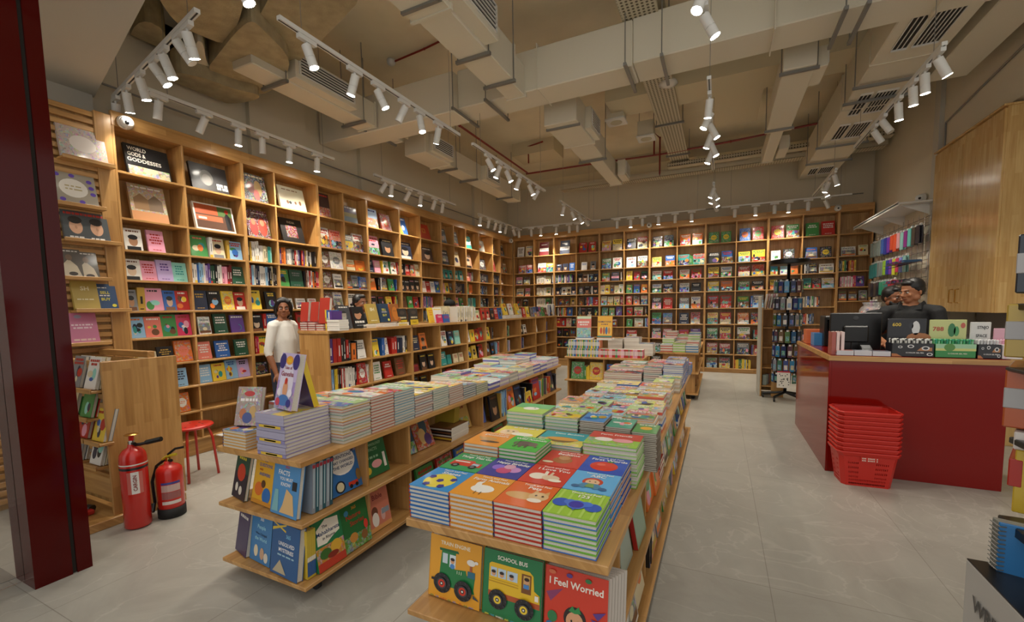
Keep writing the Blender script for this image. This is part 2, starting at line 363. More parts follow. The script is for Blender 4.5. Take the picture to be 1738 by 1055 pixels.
def grille(m, x0, x1, y0, y1, z0, z1, axis):
    # louvred grille on a duct face; axis x: vertical face looking +X, z: underside
    if axis == 'x':
        m.box(x0, x0+.004, y0, y1, z0, z1, 'w', 'dark_gap'); n = 6
        for i in range(n+1): z = z0+(z1-z0)*i/n; m.box(x0, x0+.014, y0, y1, z-.006, z+.006, 'w', 'white_metal')
        for y in (y0, y1): m.box(x0, x0+.014, y-.01, y+.01, z0, z1, 'w', 'white_metal')
    else:
        m.box(x0, x1, y0, y1, z0-.004, z0, 'w', 'dark_gap'); n = max(3, int((x1-x0)/.03))
        for i in range(n+1): x = x0+(x1-x0)*i/n; m.box(x-.004, x+.004, y0, y1, z0-.012, z0-.003, 'w', 'white_metal')
        for y in (y0, y1): m.box(x0, x1, y-.012, y+.012, z0-.018, z0, 'w', 'white_metal')
# duct along the left side, with side grilles
def yduct(label, x0, x1, segs, z0, z1, grills, bands, name='air_duct'):
    t = thing(name, label, 'air duct', ((x0+x1)/2, segs[0][0], z0), GR)
    for ya, yb_, dx in segs:
        m = MB(); m.bbox(x0-dx, x1+dx, ya, yb_, z0-dx*.4, z1, .008, 'w', 'duct_paint')
        m.box(x0-dx-.012, x1+dx+.012, yb_-.03, yb_, z0-dx*.4-.012, z1+.012, 'w', 'duct_paint'); part(m, 'duct_section', t)
    for y0, y1, ex in grills:
        m = MB(); m.bbox(x1-.02, x1+ex, y0-.05, y1+.05, z0+.02, z1-.02, .006, 'w', 'duct_paint'); grille(m, x1+ex, 0, y0, y1, z0+.07, z1-.05, 'x'); part(m, 'side_grille', t)
    for y in bands: m = MB(); band_y(m, x0, x1, y, z0-.01, z1); part(m, 'hanger', t)
yduct('white air duct above the left wall shelves with three louvred side grilles', -4.45, -4.15, [(2.9, 4.6, .0), (4.6, 5.2, -.05), (5.6, 6.3, .05), (6.3, 9.2, 0)], 3.92, 4.22, [(3.35, 4.1, .12), (5.75, 6.25, .12), (7.45, 7.95, .12)], (3.25, 4.35, 6.5, 7.2, 8.7))
yduct('white air duct over the front tables with one side grille, before the cross duct', -2.3, -2.02, [(2.2, 3.1, .05), (3.1, 4.35, .02), (4.35, 4.75, -.03)], 3.9, 4.25, [(2.75, 3.65, .16)], (2.95, 3.75, 4.3))
yduct('white air duct beyond the cross duct, tapering toward the back wall', -2.08, -1.72, [(5.5, 6.4, .04), (6.4, 7.2, .0), (7.2, 8.9, -.07)], 3.88, 4.2, [(5.95, 6.35, .12), (8.3, 8.65, .12)], (5.62, 7.1))
yduct('ribbed white air duct right of the centre light track', .58, .84, [(3.2, 4.2, .03), (5.55, 7.4, .02), (7.4, 9.0, -.05)], 3.95, 4.2, [(5.75, 6.1, .14), (8.4, 8.8, .12)], (5.6, 7.3))
# big right-hand duct with underside grilles
rx0, rx1, rz0, rz1 = 1.40, 1.98, 4.0, 4.45
t = thing('air_duct', 'large square air duct along the right with four grilles underneath', 'air duct', (1.7, 2.2, rz0), GR)
m = MB(); m.bbox(rx0, rx1, 2.2, 10.72, rz0, rz1, .01, 'w', 'duct_paint')
for y in (3.5, 4.7, 6.0, 7.2, 8.4, 9.6): m.box(rx0-.01, rx1+.01, y, y+.02, rz0-.008, rz1+.01, 'w', 'duct_paint')
part(m, 'duct_body', t)
for y0, y1 in ((4.9, 5.75), (6.75, 7.4), (7.75, 8.35), (9.9, 10.35)):
    m = MB(); grille(m, rx0+.1, rx0+.22, y0, y1, rz0, 0, 'z'); grille(m, rx0+.26, rx1-.12, y0, y1, rz0, 0, 'z'); part(m, 'grille', t)
for y in (4.45, 6.45, 6.9, 8.6, 9.5): m = MB(); band_y(m, rx0, rx1, y, rz0-.02, rz1); part(m, 'hanger', t)
# second duct close to the right wall
t = thing('air_duct', 'narrow white air duct close to the right wall above the wooden cabinet', 'air duct', (2.4, 3, 4.0), GR)
m = MB(); m.bbox(2.12, 2.5, 2.5, 6.9, 4.05, 4.4, .01, 'w', 'duct_paint'); part(m, 'duct_body', t)
# slab beams
m = MB(); m.box(-1.0, -.55, 1.5, yf+.4, 4.55, ZC, 'w', 'beam_paint'); struct(m, 'ceiling_beam_front')
m = MB(); m.box(-1.55, 2.9, 6.5, 7.1, 4.45, ZC, 'w', 'beam_paint'); m.box(-.15, .5, 7.1, 8.4, 4.5, ZC, 'w', 'beam_paint'); struct(m, 'ceiling_beam_middle')
m = MB(); m.box(-3.9, -3.0, 8.3, 8.9, 4.6, ZC, 'w', 'beam_paint'); m.box(XL, 3.0, 10.2, YB, 4.62, ZC, 'w', 'beam_paint'); struct(m, 'ceiling_beam_back')
# curved concrete-finish ducts at the top left
def curved_slab(path, w, th, z, mat='concrete'):
    # rounded band swept through the air: path of (x,y,z) centre points
    m = MB(); pts = [Vector(q) for q in path]; vs = []; fs = []
    for k, q in enumerate(pts):
        d = (pts[min(k+1, len(pts)-1)]-pts[max(k-1, 0)]).normalized(); sd = Vector((0, 0, 1)).cross(d).normalized() if abs(d.z) < .95 else Vector((0, 1, 0)); up = d.cross(sd)
        for a, b_ in ((-1, -1), (1, -1), (1, 1), (-1, 1)): vs.append(q+sd*(a*w/2)+up*(b_*th/2))
    for k in range(len(pts)-1):
        for i in range(4): fs.append((k*4+i, k*4+(i+1) % 4, k*4+4+(i+1) % 4, k*4+4+i))
    fs += [(3, 2, 1, 0), tuple(range(len(vs)-4, len(vs)))]
    m.mesh(vs, fs, 'w', mat); return m
def arc(c, r, a0, a1, n, ax='xz'):
    out = []
    for i in range(n+1):
        a = math.radians(a0+(a1-a0)*i/n); out.append((c[0]+r*math.cos(a), c[1], c[2]+r*math.sin(a)))
    return out
t = thing('insulated_duct', 'rounded concrete-grey insulated duct hanging at the upper left corner', 'air duct', (-4.1, 3.2, 4.0))
zc = 4.1
A_ = PZ(500, 0, zc); B_ = PZ(455, 170, zc); 
m = MB()
def rslab(m, pxs, z0, z1, r=.0, mat='concrete'):
    P = [PZ(x, y, z0) for x, y in pxs]; m.prism([(max(p.x, XL+.09), p.y) for p in P], z0, z1, 'w', mat)
def ccw(pxs):
    for _ in range(2):
        o_ = []
        for i_ in range(len(pxs)):
            a_, b_ = pxs[i_], pxs[(i_+1) % len(pxs)]; o_ += [(a_[0]*.75+b_[0]*.25, a_[1]*.75+b_[1]*.25), (a_[0]*.25+b_[0]*.75, a_[1]*.25+b_[1]*.75)]
        pxs = o_
    P = [PZ(x, y, 4.0) for x, y in pxs]; A = sum(P[i].x*P[(i+1) % len(P)].y-P[(i+1) % len(P)].x*P[i].y for i in range(len(P)))
    return pxs if A > 0 else pxs[::-1]
rslab(m, ccw([(640, -30), (545, 70), (475, 135), (430, 125), (400, 100), (438, 32), (470, -30)]), 4.12, 4.5); part(m, 'upper_slab', t)
m = MB(); rslab(m, ccw([(500, 105), (470, 145), (452, 160), (425, 158), (390, 142), (350, 118), (366, 98), (395, 60), (425, 32), (445, 48)]), 4.0, 4.3); part(m, 'middle_slab', t)
m = MB(); rslab(m, ccw([(440, 168), (405, 176), (370, 175), (320, 165), (290, 150), (292, 120), (335, 130), (350, 133), (400, 152), (440, 160)]), 3.9, 4.15); part(m, 'lower_slab', t)
m = MB(); rslab(m, ccw([(385, 78), (340, 60), (300, 42), (270, 0), (260, -30), (420, -30), (410, 22), (400, 50)]), 4.05, 4.4); part(m, 'rear_slab', t)
m = MB(); rslab(m, ccw([(290, 57), (238, 28), (210, 77), (180, 140), (215, 160), (262, 110)]), 4.18, 4.45); part(m, 'corner_slab', t)
m = MB(); rslab(m, ccw([(372, 120), (335, 128), (330, 70), (345, 70), (350, 110)]), 4.03, 4.35, mat='duct_paint'); part(m, 'strap', t)
m = MB(); rslab(m, ccw([(348, 118), (338, 118), (300, -20), (560, -40), (480, 90), (440, 170), (400, 160)]), 4.5, 4.6, mat='dark_gap'); part(m, 'painted_shade', t)  # dark slab added to stand for the shade between the grey slabs
# perforated cable trays
def tray_mat():
    m, nt, b = newmat('perforated'); N = nt.nodes; L = nt.links
    tc = N.new('ShaderNodeTexCoord'); v = N.new('ShaderNodeTexVoronoi'); v.inputs['Scale'].default_value = 22; v.inputs['Randomness'].default_value = 0
    L.new(tc.outputs['Object'], v.inputs['Vector']); lt = N.new('ShaderNodeMath'); lt.operation = 'LESS_THAN'; lt.inputs[1].default_value = .3; L.new(v.outputs['Distance'], lt.inputs[0])
    mx = N.new('ShaderNodeMix'); mx.data_type = 'RGBA'; mx.inputs[6].default_value = (*lin('bdb49d'), 1); mx.inputs[7].default_value = (*lin('5c5340'), 1); L.new(lt.outputs[0], mx.inputs[0]); L.new(mx.outputs[2], b.inputs['Base Color']); b.inputs['Roughness'].default_value = .7
tray_mat()
t = thing('cable_tray', 'perforated cable tray running front to back, right of ceiling middle', 'cable tray', (-.9, 2.5, 4.4), 'perforated cable trays')
m = MB(); q = PZ(1085, 20, 4.45); q2 = PZ(1145, 235, 4.45); tx = (q.x+q2.x)/2
for y0, y1 in ((2.2, 9.9),):
    m.box(tx-.17, tx+.17, y0, y1, 4.41, 4.416, 'w', 'perforated'); m.box(tx-.175, tx-.17, y0, y1, 4.41, 4.445, 'w', 'tray_paint'); m.box(tx+.17, tx+.175, y0, y1, 4.41, 4.445, 'w', 'tray_paint')
part(m, 'tray', t)
for y in (3.2, 5.6, 7.6, 9.2): m = MB(); band_y(m, tx-.17, tx+.17, y, 4.41, 4.5); part(m, 'hanger', t)
t = thing('cable_tray', 'perforated cable tray along the back wall carrying black cables', 'cable tray', (0, 9.95, 4.3), 'perforated cable trays')
m = MB(); m.box(-3.4, 2.6, 9.85, 9.86, 4.22, 4.3, 'w', 'perforated'); m.box(-3.4, 2.6, 9.85, 10.1, 4.22, 4.225, 'w', 'perforated'); m.box(-1.0, 2.6, 9.55, 9.56, 4.3, 4.37, 'w', 'perforated'); m.box(-1.0, 2.6, 9.55, 9.75, 4.3, 4.305, 'w', 'perforated'); part(m, 'tray', t)
m = MB()
for k in range(4): m.tube([(-.95+.1*k, 9.9, 4.24), (-.3, 9.92, 4.26+.01*k), (.8, 9.95, 4.27), (2.5, 9.97, 4.27+.012*k)], .018, 6, mat='black_plastic')
part(m, 'cable', t)
# red sprinkler pipes
RG = 'red sprinkler pipes'
def pipe(label, pts, r=.018, drop=None):
    m = MB(); m.tube(pts, r, 8, mat='red_pipe')
    for p_ in pts[1:-1]: m.ball(p_, r*1.4, 8, mat='red_pipe')
    if drop: m.cyl(drop, (drop[0], drop[1], drop[2]-.06), r*1.2, .004, 8, mat='red_pipe'); m.cyl((drop[0], drop[1], drop[2]-.06), (drop[0], drop[1], drop[2]-.065), .02, n=8, mat='chrome')
    return one(m, 'sprinkler_pipe', label, 'pipe', RG, smooth=False)
pipe('red sprinkler pipe running to the back between the left and centre ducts', [PZ(672, 183, 4.35)+Vector((0, 0, -.1)), PZ(685, 150, 4.42), PZ(718, 168, 4.42), PZ(780, 213, 4.42), PZ(895, 293, 4.42)])
pipe('red sprinkler pipe crossing in front of the back wall under the centre duct', [PZ(893, 295, 4.42), PZ(1005, 278, 4.42), PZ(1120, 262, 4.42), PZ(1240, 240, 4.42), PZ(1398, 207, 4.42)])
d0 = PZ(1121, 262, 4.42); pipe('short red sprinkler drop pipe hanging near the cable tray', [(d0.x-.12, d0.y, 4.42), (d0.x-.12, d0.y, ZC), (d0.x, d0.y-.1, 4.7), (d0.x, d0.y-.1, 4.05)], .016, (d0.x, d0.y-.1, 4.05))
d0 = PX(685, 150, -3.2); pipe('thin red pipe feeding a ceiling smoke detector above the left track', [PZ(670, 104, 4.82), PZ(720, 83, 4.82), PZ(775, 56, 4.82)], .012)
d0 = PZ(897, 270, 4.5); pipe('red sprinkler riser with an elbow beside the centre duct', [(d0.x, d0.y, 4.42), (d0.x, d0.y, 4.75), (d0.x+.35, d0.y-.1, 4.75)], .016)
m = MB(); p0 = PZ(664, 105, 4.82); m.lathe([(.05, .03), (.06, 0), (.05, -.03), (.02, -.05)], p0, 16, mat='white_metal'); one(m, 'smoke_detector', 'small white smoke detector on the ceiling at the red pipe end', 'detector', smooth=True)
m = MB(); p0 = PZ(1134, 143, 4.4); m.lathe([(.11, .03), (.12, 0), (.06, -.02)], p0, 20, mat='white_metal'); one(m, 'wifi_dome', 'round white ceiling dome beside the perforated tray', 'detector', smooth=True)
for (x, y, lb) in ((1046, 208, 'square white ceiling speaker hanging right of the centre duct'), (1097, 236, 'square white ceiling speaker behind the cable tray')):
    q = PZ(x, y, 4.35); t = thing('ceiling_speaker', lb, 'speaker', q, 'square ceiling speakers')
    m = MB(); m.bbox(q.x-.15, q.x+.15, q.y-.15, q.y+.15, 4.35, 4.38, .008, mat='white_metal'); m.bbox(q.x-.13, q.x+.13, q.y-.13, q.y+.13, 4.38, 4.62, .008, mat='duct_paint'); part(m, 'box', t)
    m = MB(); m.cyl((q.x, q.y, 4.345), (q.x, q.y, 4.35), .09, n=20, mat='tray_paint'); part(m, 'speaker_grille', t)
    m = MB(); rods(m, q.x-.12, q.y, 4.6); rods(m, q.x+.12, q.y, 4.6); part(m, 'rod', t)

# ---------------------------------------------------------------- track lighting
ZT = 3.5
def rail(label, p0, p1, group='white light tracks'):
    p0 = Vector(p0); p1 = Vector(p1); t = thing('light_track', label, 'light track', (p0+p1)/2, group)
    d = (p1-p0).normalized(); s_ = Vector((0, 0, 1)).cross(d)
    m = MB(); vs = []
    for p_ in (p0, p1):
        for a, b_ in ((-.018, 0), (.018, 0), (.018, .03), (-.018, .03)): vs.append(p_+s_*a+Vector((0, 0, b_)))
    m.mesh(vs, [(3, 2, 1, 0), (4, 5, 6, 7), (0, 1, 5, 4), (1, 2, 6, 5), (2, 3, 7, 6), (3, 0, 4, 7)], mat='white_metal')
    vs = []
    for p_ in (p0, p1):
        for a, b_ in ((-.005, -.002), (.005, -.002), (.005, .001), (-.005, .001)): vs.append(p_+s_*a+Vector((0, 0, b_)))
    m.mesh(vs, [(3, 2, 1, 0), (4, 5, 6, 7), (0, 1, 5, 4), (1, 2, 6, 5), (2, 3, 7, 6), (3, 0, 4, 7)], mat='black_plastic')
    part(m, 'rail', t)
    for k in (.08, .92): m = MB(); q = p0.lerp(p1, k); m.cyl((q.x, q.y, ZT+.03), (q.x, q.y, ZC), .0025, n=5, mat='grey_steel'); part(m, 'suspension_wire', t)
SPOTS = []
def spot(base, d, on, label, rot, group, power=1.0, size=75):
    # base: point on the rail; d: direction of the barrel
    base = Vector(base); d = Vector(d).normalized()
    t = thing('track_spotlight', label, 'spotlight', base, group)
    m = MB(); u = Vector((math.cos(rot), math.sin(rot), 0)); s_ = Vector((0, 0, 1)).cross(u)
    vs = []
    for k, zz in ((-.075, -.002), (-.075, -.034), (.075, -.034), (.075, -.002)):
        for a in (-.017, .017): vs.append(base+u*k+s_*a+Vector((0, 0, zz)))
    m.mesh(vs, [(0, 2, 4, 6), (7, 5, 3, 1), (0, 1, 3, 2), (2, 3, 5, 4), (4, 5, 7, 6), (6, 7, 1, 0)], mat='white_metal')
    m.cyl(base+Vector((0, 0, -.03)), base+Vector((0, 0, -.07)), .009, n=8, mat='white_metal')
    part(m, 'adapter', t)
    p0 = base+Vector((0, 0, -.075))-d*.02; p1 = p0+d*.16
    m = MB(); m.cyl(p0, p0.lerp(p1, .55), .034, n=16, mat='white_metal'); m.cyl(p0.lerp(p1, .57), p1, .034, n=16, mat='white_metal', caps=False); m.cyl(p0.lerp(p1, .5), p1-d*.012, .031, n=16, mat='white_metal')
    hdp = smooth_by_angle(part(m, 'lamp_head', t))
    m = MB(); m.cyl(p1-d*.003, p1+d*.0005, .0325, n=16, mat='lens_on' if on else 'lens_off'); ln_ = part(m, 'lens', t); ln_.parent = hdp; ln_.location = (0, 0, 0)
    if on:
        l = bpy.data.lights.new('spot_lamp', 'SPOT'); l.energy = SPOT_W*power; l.color = SPOT_COL; l.spot_size = math.radians(size); l.spot_blend = .75; l.shadow_soft_size = .03
        lo = bpy.data.objects.new('spot_lamp', l); COL.objects.link(lo); lo.parent = t
        lo.matrix_parent_inverse = Matrix(); lo.rotation_euler = (-d).to_track_quat('Z', 'Y').to_euler(); lo.location = (p1+d*.002)-base
ORD = ['first', 'second', 'third', 'fourth', 'fifth', 'sixth', 'seventh', 'eighth', 'ninth', 'tenth', 'eleventh', 'twelfth', 'thirteenth', 'fourteenth', 'fifteenth', 'sixteenth']
def track(rl, p0, p1, heads, where, wall=None, power=1.0, size=75):
    # heads: (pixel x, pixel y of the glowing end, on/off, lean)
    p0 = Vector(p0); p1 = Vector(p1); rail(rl, p0, p1); d = (p1-p0).normalized(); ang = math.atan2(d.y, d.x)
    for i, (x, y, on, lx, ly) in enumerate(heads):
        q = PZ(x, y, ZT-.2); k = (q-p0).dot(d); b_ = p0+d*max(.09, min((p1-p0).length-.09, k)); b_.z = ZT
        dr = Vector((lx, ly, -1)); b_ -= d*(dr.normalized().dot(d)*.14) if .25 < k < (p1-p0).length-.25 else d*0
        spot(b_, dr, on, '%s %s spotlight, %s from the near end of the %s' % ('lit' if on else 'unlit', 'white', ORD[i], where), ang, 'spotlights on the '+where, power, size)
xw = -4.68
track('white light track over the near half of the left wall shelves', (xw, 2.25, ZT), (xw, 4.35, ZT), [(288, 185, 0, -.3, 0), (362, 218, 0, -.5, -.2), (407, 244, 1, -.1, .0), (450, 258, 0, -.2, .1), (493, 273, 1, -.1, .0), (543, 288, 1, -.1, .0)], 'near left wall track', power=2.1, size=100)
track('white light track over the middle of the left wall shelves', (xw, 5.1, ZT), (xw, 7.3, ZT), [(650, 328, 0, -.5, -.4), (669, 330, 1, -.1, -.05), (692, 340, 0, -.5, -.3), (716, 347, 1, -.1, -.05), (735, 355, 0, -.3, -.2), (752, 360, 0, -.3, .1)], 'middle left wall track', power=2.1, size=100)
track('white light track over the far end of the left wall shelves', (xw, 8.2, ZT), (xw, 10.4, ZT), [(811, 379, 1, -.1, -.05), (830, 386, 0, -.3, .1), (842, 390, 0, -.5, .1), (852, 392, 1, -.1, -.05), (862, 395, 0, -.2, 0), (871, 400, 0, .3, .3)], 'far left wall track', power=2.1, size=100)
xm = -2.77
track('white light track hanging above the left display table', (xm, 2.15, ZT), (xm, 4.45, ZT), [(524, 117, 1, .25, .2), (595, 160, 1, -.3, -.1), (648, 185, 1, .35, .3), (683, 205, 0, -.4, -.3), (712, 223, 1, .2, 0), (747, 242, 1, -.4, .2)], 'track above the left table', power=1.2, size=95)
track('white light track hanging above the far end of the left display table', (xm, 4.75, ZT), (xm, 7.2, ZT), [(832, 290, 1, .5, .2), (848, 300, 1, -.4, -.1), (865, 308, 1, .4, .2), (880, 320, 1, -.4, 0), (897, 331, 1, .4, .2), (914, 338, 0, -.7, 0)], 'middle track above the tables', power=1.2, size=95)
track('short white light track hanging before the back wall', (xm, 8.0, ZT), (xm, 10.2, ZT), [(962, 363, 1, -.3, .1), (981, 371, 1, .4, .2), (985, 379, 1, .5, .2), (996, 384, 0, .8, -.3)], 'short track before the back wall', power=1.2, size=95)
xc = -.12
track('white light track hanging overhead near the entrance', (xc, 2.2, ZT), (xc, 3.6, ZT), [(1187, 16, 1, -.3, -.3), (1213, 60, 1, .5, .1)], 'entrance track', power=1.3, size=100)
track('white light track hanging above the central book tables', (xc, 4.4, ZT), (xc, 7.3, ZT), [(1213, 196, 1, -.1, .2), (1201, 217, 1, -.5, -.1), (1220, 233, 1, .5, 0), (1205, 250, 1, -.4, .1), (1218, 263, 1, .4, 0), (1204, 276, 1, -.4, 0)], 'centre track', power=1.2, size=95)
track('short white light track beyond the centre track', (xc, 8.1, ZT), (xc, 10.0, ZT), [(1204, 334, 1, -.4, 0), (1218, 338, 1, .5, 0), (1206, 345, 1, -.4, 0), (1219, 350, 1, .5, 0), (1214, 358, 0, .4, -.4)], 'short track beyond the centre track', power=1.2, size=95)
xr = 1.56
track('white light track hanging above the checkout counter', (xr, 4.7, ZT), (xr, 7.2, ZT), [(1549, 127, 1, .5, .1), (1503, 168, 1, .1, .1), (1489, 187, 1, .1, .1), (1475, 210, 1, .1, .1), (1462, 232, 0, .5, -.3), (1448, 250, 0, .7, .3)], 'track above the counter', power=.8, size=95)
track('short white light track beyond the counter track', (xr, 8.2, ZT), (xr, 10.0, ZT), [(1386, 308, 1, .3, .1), (1377, 328, 1, -.3, .1), (1382, 335, 1, .5, 0)], 'short track beyond the counter', power=1.0, size=95)
yt = 10.22
def btrack(lb, x0, x1, heads, wh):
    rail(lb, (x0, yt, ZT), (x1, yt, ZT))
    for i, (x, y, on, lx) in enumerate(heads):
        q = PY(x, y, yt+.05); spot((q.x, yt, ZT), (lx, .08, -1), on, '%s white spotlight, %s from the left on the %s' % ('lit' if on else 'unlit', ORD[i], wh), 0, 'spotlights on the '+wh, 2.2, 100)
btrack('white light track over the left part of the back wall shelves', -4.55, -2.55, [(882, 403, 0, 0), (903, 400, 0, 0), (919, 400, 1, 0), (945, 396, 1, 0), (967, 396, 0, 0), (981, 394, 0, 0)], 'left back wall track')
btrack('white light track over the middle of the back wall shelves', -2.3, -.3, [(1048, 391, 0, 0), (1071, 386, 1, 0), (1091, 384, 0, 0), (1118, 380, 1, 0), (1146, 377, 0, 0), (1174, 374, 1, 0)], 'middle back wall track')
btrack('white light track over the right part of the back wall shelves', .0, 2.2, [(1247, 366, 0, 0), (1282, 361, 1, 0), (1314, 360, 0, 0), (1338, 357, 1, 0), (1371, 352, 0, 0), (1400, 350, 0, .4)], 'right back wall track')
# slanted near track above the wall slats
p0 = PZ(335, 22, ZT); p1 = PZ(193, 168, ZT); rail('slanted white light track close to the entrance soffit', p0, p1)
dd = (p1-p0).normalized(); an = math.atan2(dd.y, dd.x)
for i, (x, y, on, lx, ly) in enumerate([(320, 92, 1, -.1, .35), (322, 112, 0, .4, .5), (282, 129, 1, .15, .3), (279, 148, 1, .4, .5), (234, 163, 1, 0, .25), (215, 186, 1, -.2, .2), (204, 205, 0, -.3, .1)]):
    q = PZ(x, y, ZT-.2); b_ = p0+dd*max(.05, min((p1-p0).length-.05, (q-p0).dot(dd))); b_.z = ZT
    spot(b_, (lx, ly, -1), on, '%s white spotlight, %s along the slanted track near the soffit' % ('lit' if on else 'unlit', ORD[i]), an, 'spotlights on the slanted track', .9, 100)
q = PZ(437, 12, ZT-.2); rail('white light track end just above the concrete-grey duct', (q.x-.05, q.y-.9, ZT), (q.x-.05, q.y+.05, ZT)); spot((q.x-.05, q.y-.08, ZT), (.3, .3, -1), 1, 'lit white spotlight alone above the concrete-grey duct', 1.57, None or 'spotlights on the entrance side', 1, 95)
# dome cameras
def domecam(lb, p_, nrm):
    p_ = Vector(p_); t = thing('security_camera', lb, 'camera', p_, 'white dome cameras'); n_ = Vector(nrm).normalized()
    m = MB(); m.cyl(p_, p_+n_*.04, .06, .055, 20, mat='white_metal'); m.ball(p_+n_*.05, .052, 16, mat='white_metal'); smooth_by_angle(part(m, 'housing', t))
    m = MB(); e_ = (CAMP-p_).normalized(); m.ball(p_+n_*.05+e_*.035, .022, 12, mat='black_screen'); part(m, 'camera_eye', t, True)
domecam('white dome camera at the corner where the two shelf walls meet', (-4.93, 10.3, 3.24), (.5, -.5, -.2))
domecam('white dome camera on the back shelf header, centre', PY(1102, 382, 10.47), (0, -1, -.2))
domecam('white dome camera on the back shelf header, right end', PY(1422, 353, 10.47), (0, -1, -.2))
domecam('white dome camera on the left shelf corner under the slanted track', PX(212, 208, -4.93), (1, -.1, -.2))
domecam('white dome camera on the white pillar above the hanging pouches', PX(1568, 335, XR-.03), (-1, -.2, -.1))

def conduit(lb, pts, r=.012):
    m = MB(); m.tube(pts, r, 8, mat='grey_steel'); one(m, 'electrical_conduit', lb, 'conduit', 'electrical conduits on the walls')
conduit('thin grey conduit along the left wall just above the bookcases', [(XL+.09, 2.1, 3.62), (XL+.09, 4.9, 3.6), (XL+.09, 10.6, 3.58)], .01)
conduit('thin grey conduit climbing the right wall beside the wooden cabinet', [(XR+.004, 7.85, 3.54), (XR+.004, 7.85, 3.85), (XR+.004, 6.2, 4.0), (XR+.004, 5.5, 4.1)], .012)
conduit('thin grey conduit along the back wall above the bookcases', [(-4.9, YB-.02, 3.62), (2.5, YB-.02, 3.62)], .01)
# ---------------------------------------------------------------- shelving
def frame(P, R, n):
    R = Vector(R); n = Vector(n); M = Matrix(((R.x, -n.x, 0, P[0]), (R.y, -n.y, 0, P[1]), (0, 0, 1, P[2]), (0, 0, 0, 1))); return M
OCC = []          # occluder polygons for the visibility test of the books
def occ_box(M, x0, x1, y0, y1, z0, z1):
    v = [M @ Vector(p) for p in ((x0, y0, z0), (x1, y0, z0), (x1, y1, z0), (x0, y1, z0), (x0, y0, z1), (x1, y0, z1), (x1, y1, z1), (x0, y1, z1))]
    OCC.append((v, [(0, 3, 2, 1), (4, 5, 6, 7), (0, 1, 5, 4), (1, 2, 6, 5), (2, 3, 7, 6), (3, 0, 4, 7)]))
def wpart(M, boxes, name, par, occ=True, mat='wood_z', b=.002):
    m = MB(); m.M = M
    for bx in boxes:
        m.bbox(*bx, b, 'w', mat)
        if occ: occ_box(M, *bx)
    o = m.build(name); o.parent = par; o.location = -Vector(par.location); return o
def bookcase(name, label, P, R, n, s0, cols, rows, ztop, depth, header=True, back=True, group=None, topboard=False, dbl=.02, wh=None, cat='bookcase'):
    M = frame(P, R, n); W_ = cols[-1]-cols[0]; t = thing(name, label, cat, tuple(M @ Vector((cols[0]+W_/2, depth/2, 0))), group)
    wh = wh or ('wood_y' if abs(Vector(R).y) > .5 else 'wood_x')
    a, b = cols[0], cols[-1]; zt = ztop
    wpart(M, [(a, a+dbl, 0, depth, 0, zt)], 'side_panel', t); wpart(M, [(b-dbl, b, 0, depth, 0, zt)], 'side_panel', t)
    for c in cols[1:-1]: wpart(M, [(c-.01, c+.01, .004, depth-.01, rows[-1], zt)], 'divider', t)
    for z in rows: wpart(M, [(a+dbl, b-dbl, .002, depth-.01, z-.02, z)], 'shelf', t, mat=wh)
    if back: wpart(M, [(a+.01, b-.01, depth-.012, depth, .05, zt)], 'back_panel', t, mat='wood_back')
    if header: wpart(M, [(a, b, -.005, .03, zt, zt+.13)], 'header', t, mat=wh); wpart(M, [(a, b, .03, depth, zt, zt+.02)], 'top_board', t, mat=wh)
    if topboard: wpart(M, [(a-.01, b+.01, -.012, depth+.005, zt, zt+.03)], 'top_board', t, mat=wh)
    if rows[-1] > .08: wpart(M, [(a+.01, b-.01, .03, .05, 0, rows[-1]-.02)], 'plinth', t, mat=wh)
    return t, M
# ---------------------------------------------------------------- books
BOOKS = []
rng = random.Random(7)
def bookM(P, x, y, z): return Matrix(((x.x, y.x, z.x, P.x), (x.y, y.y, z.y, P.y), (x.z, y.z, z.z, P.z), (0, 0, 0, 1)))
def add_book(M, w, h, t, col, ops=None, spine=None, label='', group='', faces='F', mat='print', near=False, edge=None, name='book', sops=None, back=None, nm=None):
    BOOKS.append(dict(M=M, w=w, h=h, t=t, col=col, ops=ops or [], spine=spine or col, label=label, group=group, faces=faces, mat=mat, near=near, edge=edge, name=name, sops=sops, back=back or col))
    return BOOKS[-1]
def ell(cx, cy, rx, ry, n=12): return [(cx+rx*math.cos(2*math.pi*i/n), cy+ry*math.sin(2*math.pi*i/n)) for i in range(n)]
def draw_ops(m, ops, w, h, near):
    # ops in cover units (0..1): r rectangle, e ellipse, p polygon, t type, w word bars
    z = 0
    for op in ops:
        z += .00025; k = op[0]
        if k == 'r': x0, y0, x1, y1, c = op[1:6]; m.face([(x0*w, y0*h, z), (x1*w, y0*h, z), (x1*w, y1*h, z), (x0*w, y1*h, z)], c, op[6] if len(op) > 6 else 'print')
        elif k == 'e': cx, cy, rx, ry, c = op[1:6]; m.face([(x*w, y*h, z) for x, y in ell(cx, cy, rx, ry, 20 if near else 9)], c, op[6] if len(op) > 6 else 'print')
        elif k == 'p': m.face([(x*w, y*h, z) for x, y in op[1]], op[2], op[3] if len(op) > 3 else 'print')
        elif k == 't': put_text(m, op[1], op[2]*w, op[3]*h, op[4]*h, op[5], z, (op[6] if len(op) > 6 else .9)*w, ang=op[7] if len(op) > 7 else 0)
        elif k == 'w':   # a line of small print
            cx, cy, ww, hh, c = op[1:6]; r_ = random.Random(int(cx*1000+cy*7919+ww*31)); x = cx-ww/2
            while x < cx+ww/2-.03:
                l = min(r_.uniform(.06, .2), cx+ww/2-x); m.face([(x*w, (cy-hh/2)*h, z), ((x+l)*w, (cy-hh/2)*h, z), ((x+l)*w, (cy+hh/2)*h, z), (x*w, (cy+hh/2)*h, z)], c); x += l+.035
